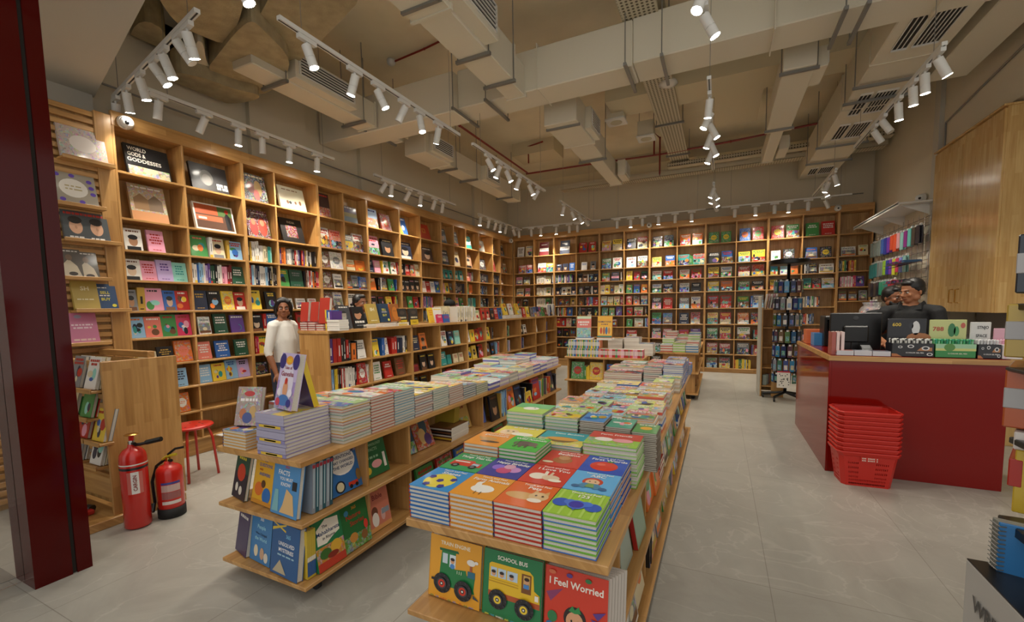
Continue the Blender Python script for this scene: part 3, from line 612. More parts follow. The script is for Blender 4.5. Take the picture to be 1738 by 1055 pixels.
def draw_book(m, mp, b):
    w, h, t = b['w'], b['h'], b['t']; S = m.M; m.M = S @ b['M']
    if mp is not None and mp is not m: mp.M = S @ b['M']
    c = b['col']; pg = b['edge']
    if b['near']:
        q = min(.0026, t*.16)
        m.mesh(*boxvf(0, w, 0, h, -q, 0), c, b['mat']); m.mesh(*boxvf(0, w, 0, h, -t, -t+q), b['back'], 'print'); m.mesh(*boxvf(-.0006, .002, 0, h, -t, 0), b['spine'], 'print')
        pm = mp or m
        pm.mesh(*boxvf(.002, w-.003, .003, h-.003, -t+q, -q), pg or 'w', 'pages')
    else:
        v, f = boxvf(0, w, 0, h, -t, 0)
        m.mesh(v, [f[1]], c, b['mat']); m.mesh(v, [f[0]], b['back'], 'print'); m.mesh(v, [f[5]], b['spine'], 'print')
        m.mesh(v, [f[2], f[3], f[4]], pg or 'cfc9bb', 'print')
    draw_ops(m, b['ops'], w, h, b['near'])
    if b['sops']:   # marks on the spine; x runs down the spine, y across its thickness
        for (a0, a1, b0, b1, c_) in b['sops']:
            m.face([(-.0009, a0*h, -t*b0), (-.0009, a1*h, -t*b0), (-.0009, a1*h, -t*b1), (-.0009, a0*h, -t*b1)], c_)
    m.M = S
    if mp is not None: mp.M = S
def boxvf(x0, x1, y0, y1, z0, z1):
    return ([(x0, y0, z0), (x1, y0, z0), (x1, y1, z0), (x0, y1, z0), (x0, y0, z1), (x1, y0, z1), (x1, y1, z1), (x0, y1, z1)],
            [(0, 3, 2, 1), (4, 5, 6, 7), (0, 1, 5, 4), (1, 2, 6, 5), (2, 3, 7, 6), (3, 0, 4, 7)])
DARK = 'kntumqbhrgi'
def rnd_art(base, ink, style, r):
    # a plausible printed cover: title lines, a picture of a few coloured shapes, a foot line
    ops = []
    if style == 0:
        for i in range(r.randint(2, 4)): ops.append(('w', .5, .8-.13*i, r.uniform(.45, .8), .07, ink))
        ops.append(('w', .5, .1, .5, .03, ink))
    elif style == 1:
        for i in range(r.randint(3, 6)): ops.append(('e', r.uniform(.25, .75), r.uniform(.2, .6), r.uniform(.08, .26), r.uniform(.06, .2), r.choice('roygtbnpuwckhlda')))
        for i in range(r.randint(1, 2)): ops.append(('w', .5, .88-.11*i, r.uniform(.5, .85), .075, ink))
    elif style == 2:
        ops.append(('r', 0, 0, 1, r.uniform(.35, .6), r.choice('roygtbnpwckhld'), 'art'))
        for i in range(r.randint(2, 5)): ops.append(('e', r.uniform(.15, .85), r.uniform(.12, .55), r.uniform(.06, .2), r.uniform(.05, .16), r.choice('roygtbnpuwckhlda')))
        ops += [('w', .5, .86, .8, .09, ink), ('w', .5, .73, .6, .07, ink)]
    elif style == 3:   # emblem
        ops += [('r', .06, .05, .94, .95, base, 'artfine'), ('e', .5, .5, .3, .24, ink), ('w', .5, .54, .4, .04, base), ('w', .5, .46, .3, .03, base)]
    elif style == 4:   # face or figure
        ops += [('e', .5, .42, .25, .24, r.choice(['c9a58a', 'a97d5c', 'd8bda0'])), ('e', .5, .6, .27, .12, 'k'), ('r', .12, 0, .88, .17, r.choice('wkhe')), ('w', .5, .88, .7, .07, ink)]
    elif style == 5:   # band
        ops += [('r', 0, .3, 1, .55, ink), ('w', .5, .43, .6, .05, base), ('w', .5, .8, .6, .06, ink)]
    elif style == 6:   # landscape photo
        ops += [('r', .04, .06, .96, .62, 'e', 'art'), ('r', .04, .06, .96, .2, r.choice('hkdo')), ('e', .5, .3, .2, .1, 'c'), ('w', .5, .8, .7, .08, ink)]
    return ops
def place_face(F, s, z, w, h, t, lean, setback):
    # F: shelf frame (x right, y into the case); returns the book matrix
    a = math.radians(lean); R = F.col[0].xyz; n = -F.col[1].xyz; Z = Vector((0, 0, 1))
    P = F @ Vector((s, setback, z)); P += Z*(t*math.sin(a)+.001)
    return bookM(P, R, Z*math.cos(a)-n*math.sin(a), n*math.cos(a)+Z*math.sin(a))
def place_spine(F, s, z, t, setback, tilt=0):
    R = F.col[0].xyz; n = -F.col[1].xyz; Z = Vector((0, 0, 1)); a = math.radians(tilt)
    Y = Z*math.cos(a)+R*math.sin(a); Zb = R*math.cos(a)-Z*math.sin(a)
    P = F @ Vector((s+t, setback, z+.001)); 
    if a > 0: P += Z*(t*math.sin(a))
    return bookM(P, -n, Y, Zb)
def ordw(i): return ORD[min(i, len(ORD)-1)]
def fill(F, s0, s1, z, text, where, group, depth=.28, dh=None, style=None, lean=10, tall=.27, jit=True, occ=1):
    """text: tokens separated by spaces. fXY[n][:w,h] a book facing out, X cover colour, Y ink, n art style; sXYZ..[:t,h] books spine out, one letter each;
       .n a gap of n cm; h flat pile hXYZ"""
    toks = text.split(); items = []
    for tk in toks:
        dim = None
        if ':' in tk: tk, dim = tk.split(':'); dim = [float(v) for v in dim.split(',')]
        if tk[0] == '.': items.append(('gap', float(tk[1:] or 3)/100)); continue
        if tk[0] == 'f':
            w, h = dim if dim else (.135*rng.uniform(.95, 1.05), min(tall-.03, .205*rng.uniform(.93, 1.07)))
            st = int(tk[3]) if len(tk) > 3 else rng.choice([0, 1, 1, 2, 4]); items.append(('f', tk[1], tk[2] if len(tk) > 2 else 'w', st, w, h))
        elif tk[0] == 's':
            t, h = dim if dim else (.024, min(tall-.03, .205))
            for c in tk[1:]:
                hh = h*(1+rng.uniform(-.07, .05)); items.append(('s', c, t*rng.uniform(.8, 1.25) if not dim else t, hh))
        elif tk[0] == 'h':
            w, h = dim if dim else (.14, .2); items.append(('h', tk[1:], w, h))
    W_ = s1-s0-.03; tot = sum(i[4] if i[0] == 'f' else i[2] if i[0] in 'sh' and i[0] != 'gap' else 0 for i in items if i[0] != 'gap')+sum(i[1] for i in items if i[0] == 'gap')
    nf = sum(1 for i in items if i[0] in ('f', 'h')); sc = min(1, W_/tot) if tot > 0 else 1
    gap = max(0, min(.045, (W_-tot*sc)/(nf+1))) if nf else 0
    s = s0+.015+(gap if nf else .002); cnt = 0
    for it in items:
        if it[0] == 'gap': s += it[1]*sc; continue
        nm = ordw(cnt); cnt += 1
        if it[0] == 'f':
            _, c, ink, st, w, h = it; w *= sc; ln = lean+rng.uniform(-2, 2) if jit else lean
            M = place_face(F, s, z, w, h, .02, ln, .03+rng.uniform(0, .015))
            add_book(M, w, h, .02, c, rnd_art(c, ink, st, rng), label='%s book facing out, %s from left, %s' % (CN.get(c, 'printed'), nm, where), group=group, mat='artfine' if st in (2, 6) and rng.random() < .5 else 'print')
            s += w+gap
        elif it[0] == 's':
            _, c, t, h = it; t *= sc; w = min(depth-.06, h*.68)
            M = place_spine(F, s, z, t*.96, .035+rng.uniform(0, .012))
            ink = 'w' if c in DARK else 'k'
            add_book(M, w, h, t*.96, c, label='%s book standing spine out, %s from left, %s' % (CN.get(c, 'printed'), nm, where), group=group, faces='L', sops=rng.choice([[(.25, .7, .38, .62, ink)], [(.3, .62, .35, .65, ink), (.06, .1, .25, .75, ink)], [(.1, .3, .3, .7, rng.choice('ydcwoe')), (.4, .85, .42, .58, ink)], [(0, .14, 0, 1, rng.choice('rbkcy')), (.3, .7, .4, .6, ink)], []]))
            s += t
        else:
            _, cs, w, h = it; w *= sc; R = F.col[0].xyz; iny = F.col[1].xyz
            for k, c in enumerate(cs):
                M = bookM(F @ Vector((s, .03+rng.uniform(0, .01), z+.001+(k+1)*.02)), R, iny, Vector((0, 0, 1)))
                add_book(M, w, h, .0195, c, rnd_art(c, 'w', 1, rng) if k == len(cs)-1 else None, label='%s book lying flat, %s up in a pile, %s' % (CN.get(c, 'printed'), ordw(k), where), group=group, faces='FB')
            s += w+gap
# --- tall shelving, left wall
XS = -4.958; LY = (0, 1, 0); LN = (1, 0, 0); DEP = .285
F_L = frame((XS, 0, 0), LY, LN)
ZL = [2.81, 2.39, 2.10, 1.82, 1.53, 1.27, 1.0, .745, .475, .175]
LCOL = [2.09, 2.66, 3.265, 3.67, 4.30, 4.75, 5.21, 5.97, 6.55, 7.20, 7.66, 8.12, 8.70, 9.35, 9.77, 10.47]
units = [([2.09, 2.66, 3.265], 'tall wooden bookcase at the near end of the left wall'), ([3.265, 3.67, 4.30], 'tall wooden bookcase, second from the near end, left wall'),
         ([4.30, 4.75, 5.21], 'tall wooden bookcase with shallow bright back, third along the left wall'), ([5.21, 5.97], 'single-column wooden bookcase, fourth along the left wall'),
         ([5.97, 6.55, 7.20], 'tall wooden bookcase, fifth from the near end, left wall'), ([7.20, 7.66, 8.12], 'shallow-backed tall wooden bookcase, sixth along the left wall'),
         ([8.12, 8.70, 9.35], 'tall wooden bookcase, seventh from the near end, left wall'), ([9.35, 9.77, 10.47], 'tall wooden bookcase ending the left wall at the corner')]
for i, (c, lb) in enumerate(units):
    bookcase('bookcase', lb, (XS, 0, 0), LY, LN, 0, c, ZL, 3.2, .2 if i in (2, 5) else DEP, group='tall bookcases on the left wall')
GL = 'books on the left wall shelves'
rown = ['top shelf', 'second shelf', 'third shelf', 'fourth shelf', 'fifth shelf', 'sixth shelf', 'seventh shelf', 'eighth shelf', 'ninth shelf', 'lowest shelf']
def big(F, s, z, w, h, lean, col, ops, lb, g, mat='print', near=True, sb=.05, t=.03):
    add_book(place_face(F, s, z, w, h, t, lean, sb), w, h, t, col, ops, label=lb, group=g, mat=mat, near=near)
# top two rows: large books propped up
B = lambda px, z, row: None
big(F_L, 2.21, ZL[0], .36, .30, 12, 'k', [('r', .03, 0, .97, .3, 'c', 'art'), ('t', 'WORLD', .28, .86, .17, 'd8d4c8', .42), ('t', 'GODS &', .26, .68, .17, 'd8d4c8', .4), ('t', 'GODDESSES', .42, .5, .17, 'd8d4c8', .78)], 'large black book reading world gods and goddesses, left bookcase top shelf', GL)
big(F_L, 2.76, ZL[0], .38, .29, 12, '222022', [('e', .42, .5, .18, .3, '6d6a66'), ('e', .42, .42, .13, .22, '8a8680'), ('w', .82, .3, .3, .1, 'w'), ('w', .82, .17, .3, .1, 'w')], 'large black book with a shadowy grey face, top shelf near the camera', GL)
big(F_L, 2.22, ZL[1], .30, .36, 13, 'b59a78', [('r', 0, 0, 1, .25, 'c0885c'), ('p', [(.1, .3), (.1, .6), (.3, .75), (.5, .6), (.5, .3)], '8a6a4a'), ('p', [(.5, .3), (.5, .6), (.7, .75), (.9, .6), (.9, .3)], '77624e'), ('w', .5, .92, .8, .04, 'w')], 'large beige palace-arch picture book, second shelf of the nearest bookcase', GL, mat='artfine')
big(F_L, 2.77, ZL[1], .42, .30, 13, 'w', [('r', .04, .06, .96, .95, '5a3a28'), ('r', .04, .6, .6, .95, 'b8552c'), ('r', .6, .6, .96, .95, '4d6b35'), ('r', .04, .35, .7, .55, 'b5643e'), ('r', .1, .4, .3, .48, 'e8dcc8'), ('p', [(.78, .1), (.76, .6), (.82, .75), (.9, .6), (.9, .1)], '17171a'), ('e', .83, .8, .05, .08, 'r')], 'white-framed landscape book with a red train carriage and soldier', GL)
big(F_L, 3.31, ZL[0], .30, .33, 12, '2a1e1c', [('e', .35, .5, .16, .22, '8d4a3a'), ('e', .65, .5, .16, .3, 'a8823a'), ('e', .55, .25, .12, .2, 'b83a2a'), ('w', .5, .93, .8, .06, 'c')], 'black book with two costumed dancers, top shelf of second bookcase', GL, mat='artfine')
big(F_L, 3.78, ZL[0], .38, .30, 14, 'b9b49a', [('e', .3, .3, .05, .08, 'h'), ('e', .4, .3, .05, .07, 'k'), ('e', .6, .32, .04, .07, 'h'), ('e', .78, .35, .05, .1, 'h'), ('w', .45, .86, .6, .04, 'h')], 'pale green-grey landscape book with tiny figures, top shelf', GL)
big(F_L, 3.34, ZL[1], .28, .34, 13, '5c2c28', [('e', .3, .35, .18, .3, 'b03a34'), ('e', .7, .4, .2, .34, 'a03c2c'), ('e', .7, .55, .1, .12, 'a97d5c'), ('e', .3, .55, .1, .12, '9a6d4c'), ('w', .6, .88, .6, .04, 'w')], 'maroon book with two red-veiled figures, second shelf', GL, mat='artfine')
big(F_L, 3.79, ZL[1], .32, .32, 15, '1e1a18', [('r', .22, .2, .72, .7, '7a2f28', 'artfine'), ('t', 'INDIA', .5, .84, .13, 'b8ad98', .7)], 'black book with a red centre panel, second shelf of second bookcase', GL)
big(F_L, 4.34, ZL[0], .22, .33, 8, '3a1c1a', [('r', 0, 0, 1, .4, 'a5472c', 'artfine'), ('w', .5, .9, .8, .06, 'r')], 'tall dark red book with glare on its cover, third bookcase top', GL)
big(F_L, 4.79, ZL[0], .28, .24, 10, '57506e', [('r', 0, 0, 1, .35, '7a8a94'), ('r', 0, .35, 1, .6, '8e8450'), ('w', .5, .92, .8, .07, 'w')], 'landscape book with purple sky, third bookcase top shelf', GL)
big(F_L, 5.25, ZL[0], .27, .30, 10, '9fb4cc', [('r', 0, 0, 1, .5, 'a9735a', 'art'), ('w', .5, .9, .7, .09, '23306a')], 'pale blue book with a crowd picture, fourth bookcase top', GL)
big(F_L, 5.6, ZL[0], .24, .28, 14, '8c3a2a', [('e', .5, .5, .3, .3, 'c43c22'), ('e', .5, .5, .15, .2, 'c9a256')], 'red and gold patterned book leaning, fourth bookcase top shelf', GL, mat='artfine')
big(F_L, 6.02, ZL[0], .24, .30, 16, 'b', [('p', [(0, 0), (.5, 0), (.35, .5), (0, .6)], 'c9a23a'), ('w', .5, .9, .8, .07, 'w'), ('e', .6, .4, .15, .15, 'w')], 'blue and yellow book leaning on fifth bookcase top shelf', GL)
big(F_L, 6.6, ZL[0], .34, .30, 18, 'b8381f', [('r', .35, .4, .65, .7, 'c9883a'), ('e', .5, .55, .08, .1, 'b8381f')], 'large orange-red book leaning back, fifth bookcase top shelf', GL)
T2 = [(7.24, .24, .3, '5b5a5a', 4), (7.7, .22, .3, '4c4240', 6), (8.16, .3, .28, 't', 5), (8.76, .3, .26, 'a8a49a', 1), (9.4, .22, .26, '8a6a50', 1), (9.86, .24, .28, '3b3c40', 4)]
for i, (s, w, h, c, st) in enumerate(T2): big(F_L, s, ZL[0], w, h, 12, c, rnd_art(c, 'w', st, rng), '%s large book, top shelf of left wall, %s of the far six' % (['grey', 'dark brown', 'teal', 'pale grey', 'tan', 'charcoal'][i], ORD[i]), GL, near=False)
def row2(s0, items):
    for s, w, h, c, ink, st, lb in items: big(F_L, s, ZL[1], w, h, 11, c, rnd_art(c, ink, st, rng), lb, GL, near=False, mat='artfine' if st == 2 else 'print')
row2(0, [(4.34, .19, .28, 'w', 'r', 2, 'white city book with red title, third bookcase second shelf'), (4.55, .19, .27, 's', 'r', 2, 'red-sky city book beside white one, third bookcase second shelf'),
         (4.8, .17, .24, 'e', 'w', 2, 'grey city book on third bookcase, second shelf'), (4.98, .2, .28, 'w', 'r', 2, 'white book with red spine, third bookcase second shelf right'),
         (5.26, .27, .3, 'p', 'r', 2, 'busy pink crowd book, fourth bookcase second shelf'), (5.6, .27, .29, 'k', 'c', 4, 'black book with a small ornate figure, fourth bookcase second shelf'),
         (6.02, .34, .3, '2a3044', 'w', 4, 'navy book with a seated figure, fifth bookcase second shelf'), (6.66, .34, .28, '4a342c', 'w', 4, 'dark photo book with glare, fifth bookcase second shelf'),
         (7.24, .3, .3, '45474a', 'w', 6, 'dark grey book with glare, sixth bookcase second shelf'), (7.7, .26, .32, 'c8b48c', 'w', 1, 'pale gold book with glare, sixth bookcase second shelf'),
         (8.18, .28, .3, 'c99a78', 'w', 4, 'peach book leaning, seventh bookcase second shelf'), (8.78, .32, .26, '2b2422', 'w', 3, 'black book with round emblem, seventh bookcase second shelf'),
         (9.4, .2, .28, 'b84a44', 'w', 0, 'red book with glare, last left bookcase second shelf'), (9.8, .2, .26, 'a67a5c', 'w', 1, 'brown patterned book, last left bookcase second shelf'), (10.04, .2, .26, '9a8060', 'w', 1, 'tan patterned book beside the corner, second shelf')])
LROWS = {
 2: ['fwh4 .2 fpr0 .16', 'fgs1:.17,.22 sw:.03,.22 fcr4 sd:.03,.21 flr1', 'skkdwwww:.022,.24 sww:.03,.2 sccta', 'sduooewwekrwukrudwkwkkk:.026,.2', 'fhw3:.17,.24 fwe3:.22,.24', '.2 fco5:.16,.16 foh1:.2,.16', 'fnw0 fpw0 syw fwg1 sg fwr1 srn', 'fkw4 sk frw0 sk fsw1 fcw1', '', 'ftk4 ftk4 ftk4', 'fte4 ftk4', 'fsw0 sphgeu', 'snknknknknk:.045,.2', 'sknknknkn:.045,.2', 'fhr4'],
 3: ['fwh4 fpr0 fvu0 fat0', 'swwbllwvuqqkwwppmm fqw0', 'srrlwnnwwwlnkckk:.028,.23', 'fgy1 fqe0:.19,.22 skhwrwokri:.026,.22', 'fhw3:.18,.24 fwe6:.15,.21', 'fhk6 fek6 sb fbe6', 'foc1:.13,.19 skk sw fkh6 fgt1 sb', 'fkw4 fkw4 fkp4 fkw4', 'fws0 frw0 fwb0 fbw1:.15,.22', 'fpw0 fyd1 fhe1', 'sknknknkn:.05,.22', 'sggggg sooooo:.03,.2', 'snknbknkn:.05,.2', 'sknknkn:.05,.19', 'fhc4'],
 4: ['fek4:.1,.2 sd:.07,.22 fpk1:.17,.22 fbk4:.12,.2 frw1:.14,.2', 'fnd0:.14,.21 fkw1 fyo3:.13,.21 frc4:.13,.2', 'fyk1:.14,.23 .6 fky1:.15,.22', 'fwt6:.14,.14 fwe6:.14,.14 fwr1:.13,.14', 'fhw3:.18,.25 fwb6:.16,.24', 'fwk1:.15,.22 fwk4:.16,.22', 'fkp4 fkr1 fyr1 srygk', 'fhk0 fgq1 frk1 sk', 'soipupbtepboupr', 'fcg1:.15,.22 fkg1:.15,.2', 'fpr1 fgc1', 'sttateatt:.05,.2', 'fek1 fkw1 snk', 'fkw1 fky1', 'srewgbke'],
 5: ['flo1 fsw1 fgr1 fir1', 'fwe6:.12,.19 fqw0 fuw1:.15,.2', 'fkw4:.15,.2 sr:.04,.22 fbw1:.17,.21', 'fkw1 frk1 fbk1', 'fhw3 fwb6', 'fwk1 fke1', 'skebrgykk', 'fhk0 fgq1', 'srgbkewk', '', 'fpr1 fgc1', 'sttatt', 'snkekn', 'fkw1', 'srewg'],
 6: ['fcd0:.2,.13 fkd0:.14,.17 fos3:.16,.22', 'fsw0:.14,.19 .3 fbw0:.15,.19 .4 fqw0:.15,.19', 'sri fyg1:.14,.21', 'fkr1', '', 'fke1', 'skebr', 'fhk0 fgq1', 'srgbkewk', '', 'fpr1', 'sttatt', 'snkekn', 'fkw1', 'srewg'],
 7: ['.28 fln0:.14,.19', 'flw0 fyr1 flb1 fvk1', 'fkh3:.16,.15 fhk3:.15,.15', 'fkr1', '', '', '', '', '', '', '', '', '', '', ''],
 8: ['.29 fow3:.14,.2', '', '', '', '', '', '', '', '', '', '', '', '', '', ''],
}
for r, cells in LROWS.items():
    for c, tx in enumerate(cells):
        if tx: fill(F_L, LCOL[c], LCOL[c+1], ZL[r], tx, '%s, %s column, left wall' % (rown[r], ORD[c]), GL, depth=.2 if c in (4, 5, 9, 10) else .27, tall=ZL[r-1]-ZL[r])
# --- tall shelving, back wall
YS = 10.5; F_B = frame((0, YS, 0), (1, 0, 0), (0, -1, 0))
ZBL = [2.83, 2.40, 2.105, 1.80, 1.525, 1.27, 1.0, .745, .475, .175]; ZBR = [2.83, 2.39, 2.09, 1.79, 1.42, 1.07, .74, .41, .10]
BCOL = [-4.958, -4.374, -3.817, -3.231, -2.65, -2.06, -1.476, -.879, -.294, .303, .892, 1.49, 2.08, 2.62]
GB = 'books on the back wall shelves'
for i, (k, rows, lb) in enumerate([((0, 3), ZBL, 'tall wooden bookcase at the left end of the back wall'), ((2, 5), ZBL, 'tall wooden bookcase, second from left on the back wall'), ((4, 7), ZBL, 'tall wooden bookcase, third from left on the back wall'),
        ((6, 9), ZBR, 'tall wooden bookcase with wide shelf spacing, fourth along the back wall'), ((8, 11), ZBR, 'tall wooden bookcase beside the aisle end, fifth along the back wall'), ((10, 13), ZBR, 'tall wooden bookcase behind the key ring rack, back wall'), ((12, 14), ZBL, 'narrow wooden bookcase with empty top in the right back corner')]):
    bookcase('bookcase', lb, (0, YS, 0), (1, 0, 0), (0, -1, 0), 0, BCOL[k[0]:k[1]], rows, 3.25, .29, group='tall bookcases on the back wall')
BR = {
 0: ['.5 fwk0:.19,.26 fcb1:.19,.28', '.9 fmw5:.25,.34', '.9 fnw5:.25,.34', 'frw1:.2,.25 frw1:.18,.25', 'fyr2:.22,.24 fyk2:.22,.26', 'fkw1:.21,.25 frw2:.22,.27', 'fnw2:.21,.25 fne2:.2,.26', 'fow2:.21,.25 fow2:.2,.25', 'fgy3:.2,.24 fgy3:.19,.24', 'fbo3:.2,.27 frg3:.2,.28', 'fry3:.22,.27 fgw2:.22,.27', 'fgw0:.22,.27 frw0:.22,.28', ''],
 1: ['.8 frw2:.2,.22 frw2:.18,.22', '.7 fwy2:.22,.24 fyw2:.2,.23', 'fnw4:.14,.18 fnk4:.14,.19 fbw0:.14,.2', '.6 fwb0:.14,.2 .4 fek4:.14,.21', 'fgw2:.22,.25 fwr1:.22,.26', 'fwr1:.22,.25 fwk2:.22,.26', 'fyg2:.21,.22 .5 fbw2:.2,.24', 'ftr2:.23,.24 sggg frt2:.23,.24', 'fkw1:.22,.24 fbr2:.22,.26', 'fyg2:.22,.22 fyg2:.24,.24', 'fwg1:.17,.2 fkw3:.2,.22', 'fbo6:.2,.22 fky3:.19,.22', 'fwe6:.23,.18 fcg1:.15,.2'],
 2: ['fph6:.17,.2 fkh6:.17,.2', 'swcwcwcwcww fcg1 sww', 'svgnwbuegknwrenuegu', 'fke4 fhw4 sw fnw1 fkb1', 'fgy2:.18,.2 fnp5:.18,.21 sw', 'fyr1 frk1 fkg1', 'fwr2:.2,.2 frw2:.2,.2', 'fwr2:.2,.2 frg2:.2,.2', 'fyk2:.21,.22 fwb2:.21,.22', 'frw2:.21,.21 fro2:.23,.24', 'ftb2 flg2 fok1', 'swke fky6 fwh6:.24,.18', 'snkeygk .2 soyroy'],
 3: ['fch6:.2,.2 fph6', 'swcwcwcwcww fcg1 sww', 'fnk4 sk fwb4 fcw4 fnu4', 'fkw3 fkw4 skw fkr4', 'fcp1 fyw1 fhc1 fcy1 fwg1', 'fgy1 fbo1 foy1', 'fwb2:.2,.2 fnw2:.2,.2', 'fwe2:.2,.2 fkw0:.2,.2', 'fyw2:.22,.21 foe2:.22,.21', 'fgw2:.21,.19 fkw2:.21,.19', 'fyk2 fgw2 fuk2', 'ftk2 fkh2 fwy2:.2,.2', 'spwpwpwpwii fuw1'],
 4: ['fhk1 fkw1', 'swcwcwcwcww fgc1 sww', 'sekh fho1 fhk1 fdk4', 'fhk1 skn soiuelb frk1', 'fce2 fce2 fcr2 smrk', 'frw1 fhk2 fcr2', 'fnw2:.2,.26 frw0:.2,.25', 'few2:.2,.24 fwb2:.19,.26', 'frl2:.21,.27 frt2:.21,.27', 'fgy2:.21,.24 sb:.04,.25 few2:.2,.27', 'ftk2 fbk2', 'swcewbkwgewok', 'fhg6 fhd6 fek6'],
 5: ['swcwcw fek4', 'swcwcwcw fgk4 sww', 'sewkrgtwoyrn fbk1', 'skee fkp4 fkw4 fkn1', 'fgb2 fgy2 fub1', 'frw1 fcg2:.2,.2 shk', 'fgk2:.2,.26 fbt6:.2,.25', 'fnw0:.2,.25 frk2:.19,.26', 'fyr2:.21,.25 fry2:.21,.25', 'foc2:.21,.24 fnr2:.18,.24', 'fbk2 fyk2', 'sekrowkben', ''],
 6: ['', '', 'frw1 frk1 fcr1 fkw1', 'frw2 foc2', 'fhr4 sek fmw1', 'fgw1 fwg2:.2,.2 slbp', 'fkw2:.2,.24 frw2:.2,.22', 'fru1:.2,.2 fuw1:.2,.22', 'fgw2:.21,.24 fyk2:.21,.25', 'fwg2:.24,.26 skt frh2', 'fkg2 fbk2', 'fkr2 fbe2', ''],
 7: ['', '', 'fkh1 fkr1 fhk1', '', '', 'frw2:.24,.18', 'fkw2:.2,.22 frg2', 'fek2 fkw2', 'frw2:.21,.24 frw2:.21,.23', 'few2:.23,.25 sue frk2', 'fkg2', 'fbe2', ''],
 8: ['', '', 'fkh1 fkh1', '', '', '', 'fkw2:.2,.22 frg2', 'fek2 fkw2', 'fhg2:.21,.22 fkr2:.21,.23', 'so syyg sk sgyyl sy skyy', 'fkg2', 'fbe2', ''],
}
for r, cells in BR.items():
    for c, tx in enumerate(cells):
        Zs = ZBL if c < 6 or c == 12 else ZBR
        if tx: fill(F_B, BCOL[c], BCOL[c+1], Zs[r], tx, '%s, %s column, back wall' % (rown[r], ORD[c]), GB, tall=(Zs[r-1] if r else 3.25)-Zs[r])
# --- low double-sided shelving in the middle
XLo = -3.53; F_M = frame((XLo, 0, 0), LY, LN); ZM = [.965, .685, .4, .1]
MC = [3.10, 3.70, 4.41, 5.04, 5.76, 6.37, 7.13, 7.79, 8.56, 9.16, 9.88]
GM = 'books in the low middle bookcases'
for a, lb in ((0, 'low wooden bookcase with plain end panel, nearest of the middle row'), (2, 'low wooden bookcase, second of the middle row'), (4, 'low wooden bookcase, third of the middle row'), (6, 'low wooden bookcase, fourth of the middle row'), (8, 'low wooden bookcase at the far end of the middle row')):
    bookcase('low_bookcase', lb, (XLo, 0, 0), LY, LN, 0, MC[a:a+3], ZM, 1.27, .42, header=False, topboard=True, group='low bookcases in the middle row')
MR = {0: ['sur:.05,.24 sr:.05,.25 skk:.035,.25 srk:.035,.22 .1 so:.06,.19 sk fwe0', 'fyb1:.1,.2 sbbw fwb0:.05,.2 srr:.05,.2 snn:.05,.2 swwk', 'fnc0 foh4', '.2 fwr1 fnw1 fac0', 'fwr1 fyo1 frk1 frh1', 'fyh1 shek', 'sekrnwgw', 'fkw4 fwk4', 'fwk1', 'sueblkuen'],
      1: ['sbblb syy shk srwrw swwww sww:.02,.2 skkr frw3:.16,.23 sww', 'fwg0 .1 frw0 .2 fhr0:.17,.22', 'fmr0:.12,.1 fky4 fky4', 'ft0 ftt0:.1,.14 .2 fcr0:.12,.14 fcr0:.12,.14', 'fyk1 fyk3 sk frk1', 'fhe1 fkb1 sllo row', 'sbnheybwpl', 'slbpunkbw', '', 'sbleubn'],
      2: ['fkw1 frw1', 'fgw1', 'fke4 fky4', 'fkk0 frw0', 'sebrk', 'skwbr', 'sbl', '', '', 'sbl']}
for r, cells in MR.items():
    for c, tx in enumerate(cells):
        if tx: fill(F_M, MC[c], MC[c+1], ZM[r], tx.replace('row', 'srw').replace('ft0', 'ftw0'), '%s of low middle bookcase, %s column' % (rown[r], ORD[c]), GM, depth=.3, tall=.27)
# things on top of the low bookcases
ZT2 = 1.301
GT = 'books on top of the low bookcases'
def topf(px, py, c, ink, st, w, h, lb, lean=14, up=0.0, t=.03, setb=.03, near=False, ops=None):
    P = PX(px, py, XLo-setb); M = place_face(F_M, P.y, ZT2+up, w, h, t, lean, setb); add_book(M, w, h, t, c, ops or rnd_art(c, ink, st, rng), label=lb, group=GT, near=near)
def pile(F, s, z, sb, w, h, t, cols, lb, grp, edge='e2ddd2', faces='BR', near=False, topop=None):
    R = F.col[0].xyz; iny = F.col[1].xyz
    for k, c in enumerate(cols):
        M = bookM(F @ Vector((s+rng.uniform(-.003, .003), sb+rng.uniform(-.003, .003), z+(k+1)*t)), R, iny, Vector((0, 0, 1)))
        add_book(M, w, h, t*.97, c, topop if k == len(cols)-1 else None, label='%s book, %s up in %s' % (CN.get(c, 'printed'), ordw(k), lb), group=grp, edge=edge, faces='FBR' if k == len(cols)-1 else faces, near=near)
E_F = frame((-3.95, 3.10, 0), (1, 0, 0), (0, -1, 0))   # end of the low bookcase, facing the camera
for k in range(3):
    pile(E_F, .0+.115*k, ZT2, .02, .105, .16, .022, 'r'*(4 if k < 2 else 3), 'the %s red pile on the low bookcase end' % ORD[k], 'red hardback books on the low bookcase end', near=True)
for k, (s, z, h) in enumerate([(-.02, .09, .2), (.13, .09, .2), (.25, .07, .26)]):
    M = place_face(E_F, s, ZT2+z, .11 if k < 2 else .14, h, .035, 8, .04); R_ = M.to_3x3()
    add_book(M, .11 if k < 2 else .14, h, .035, 'b3392a', [('r', .05, .03, .95, .97, 'ab3326')], label='red hardback standing upright on the red piles, %s from left' % ORD[k], group='red hardback books on the low bookcase end', near=True, faces='FR')
fill(E_F, .33, .45, ZT2, 'sy:.02,.2 sb:.025,.2 sw:.02,.19 su:.03,.2', 'low bookcase top near the end', GT, tall=.3)
pile(E_F, .40, ZT2, .015, .17, .12, .022, 'kukuk', 'the dark pile at the low bookcase corner', GT)
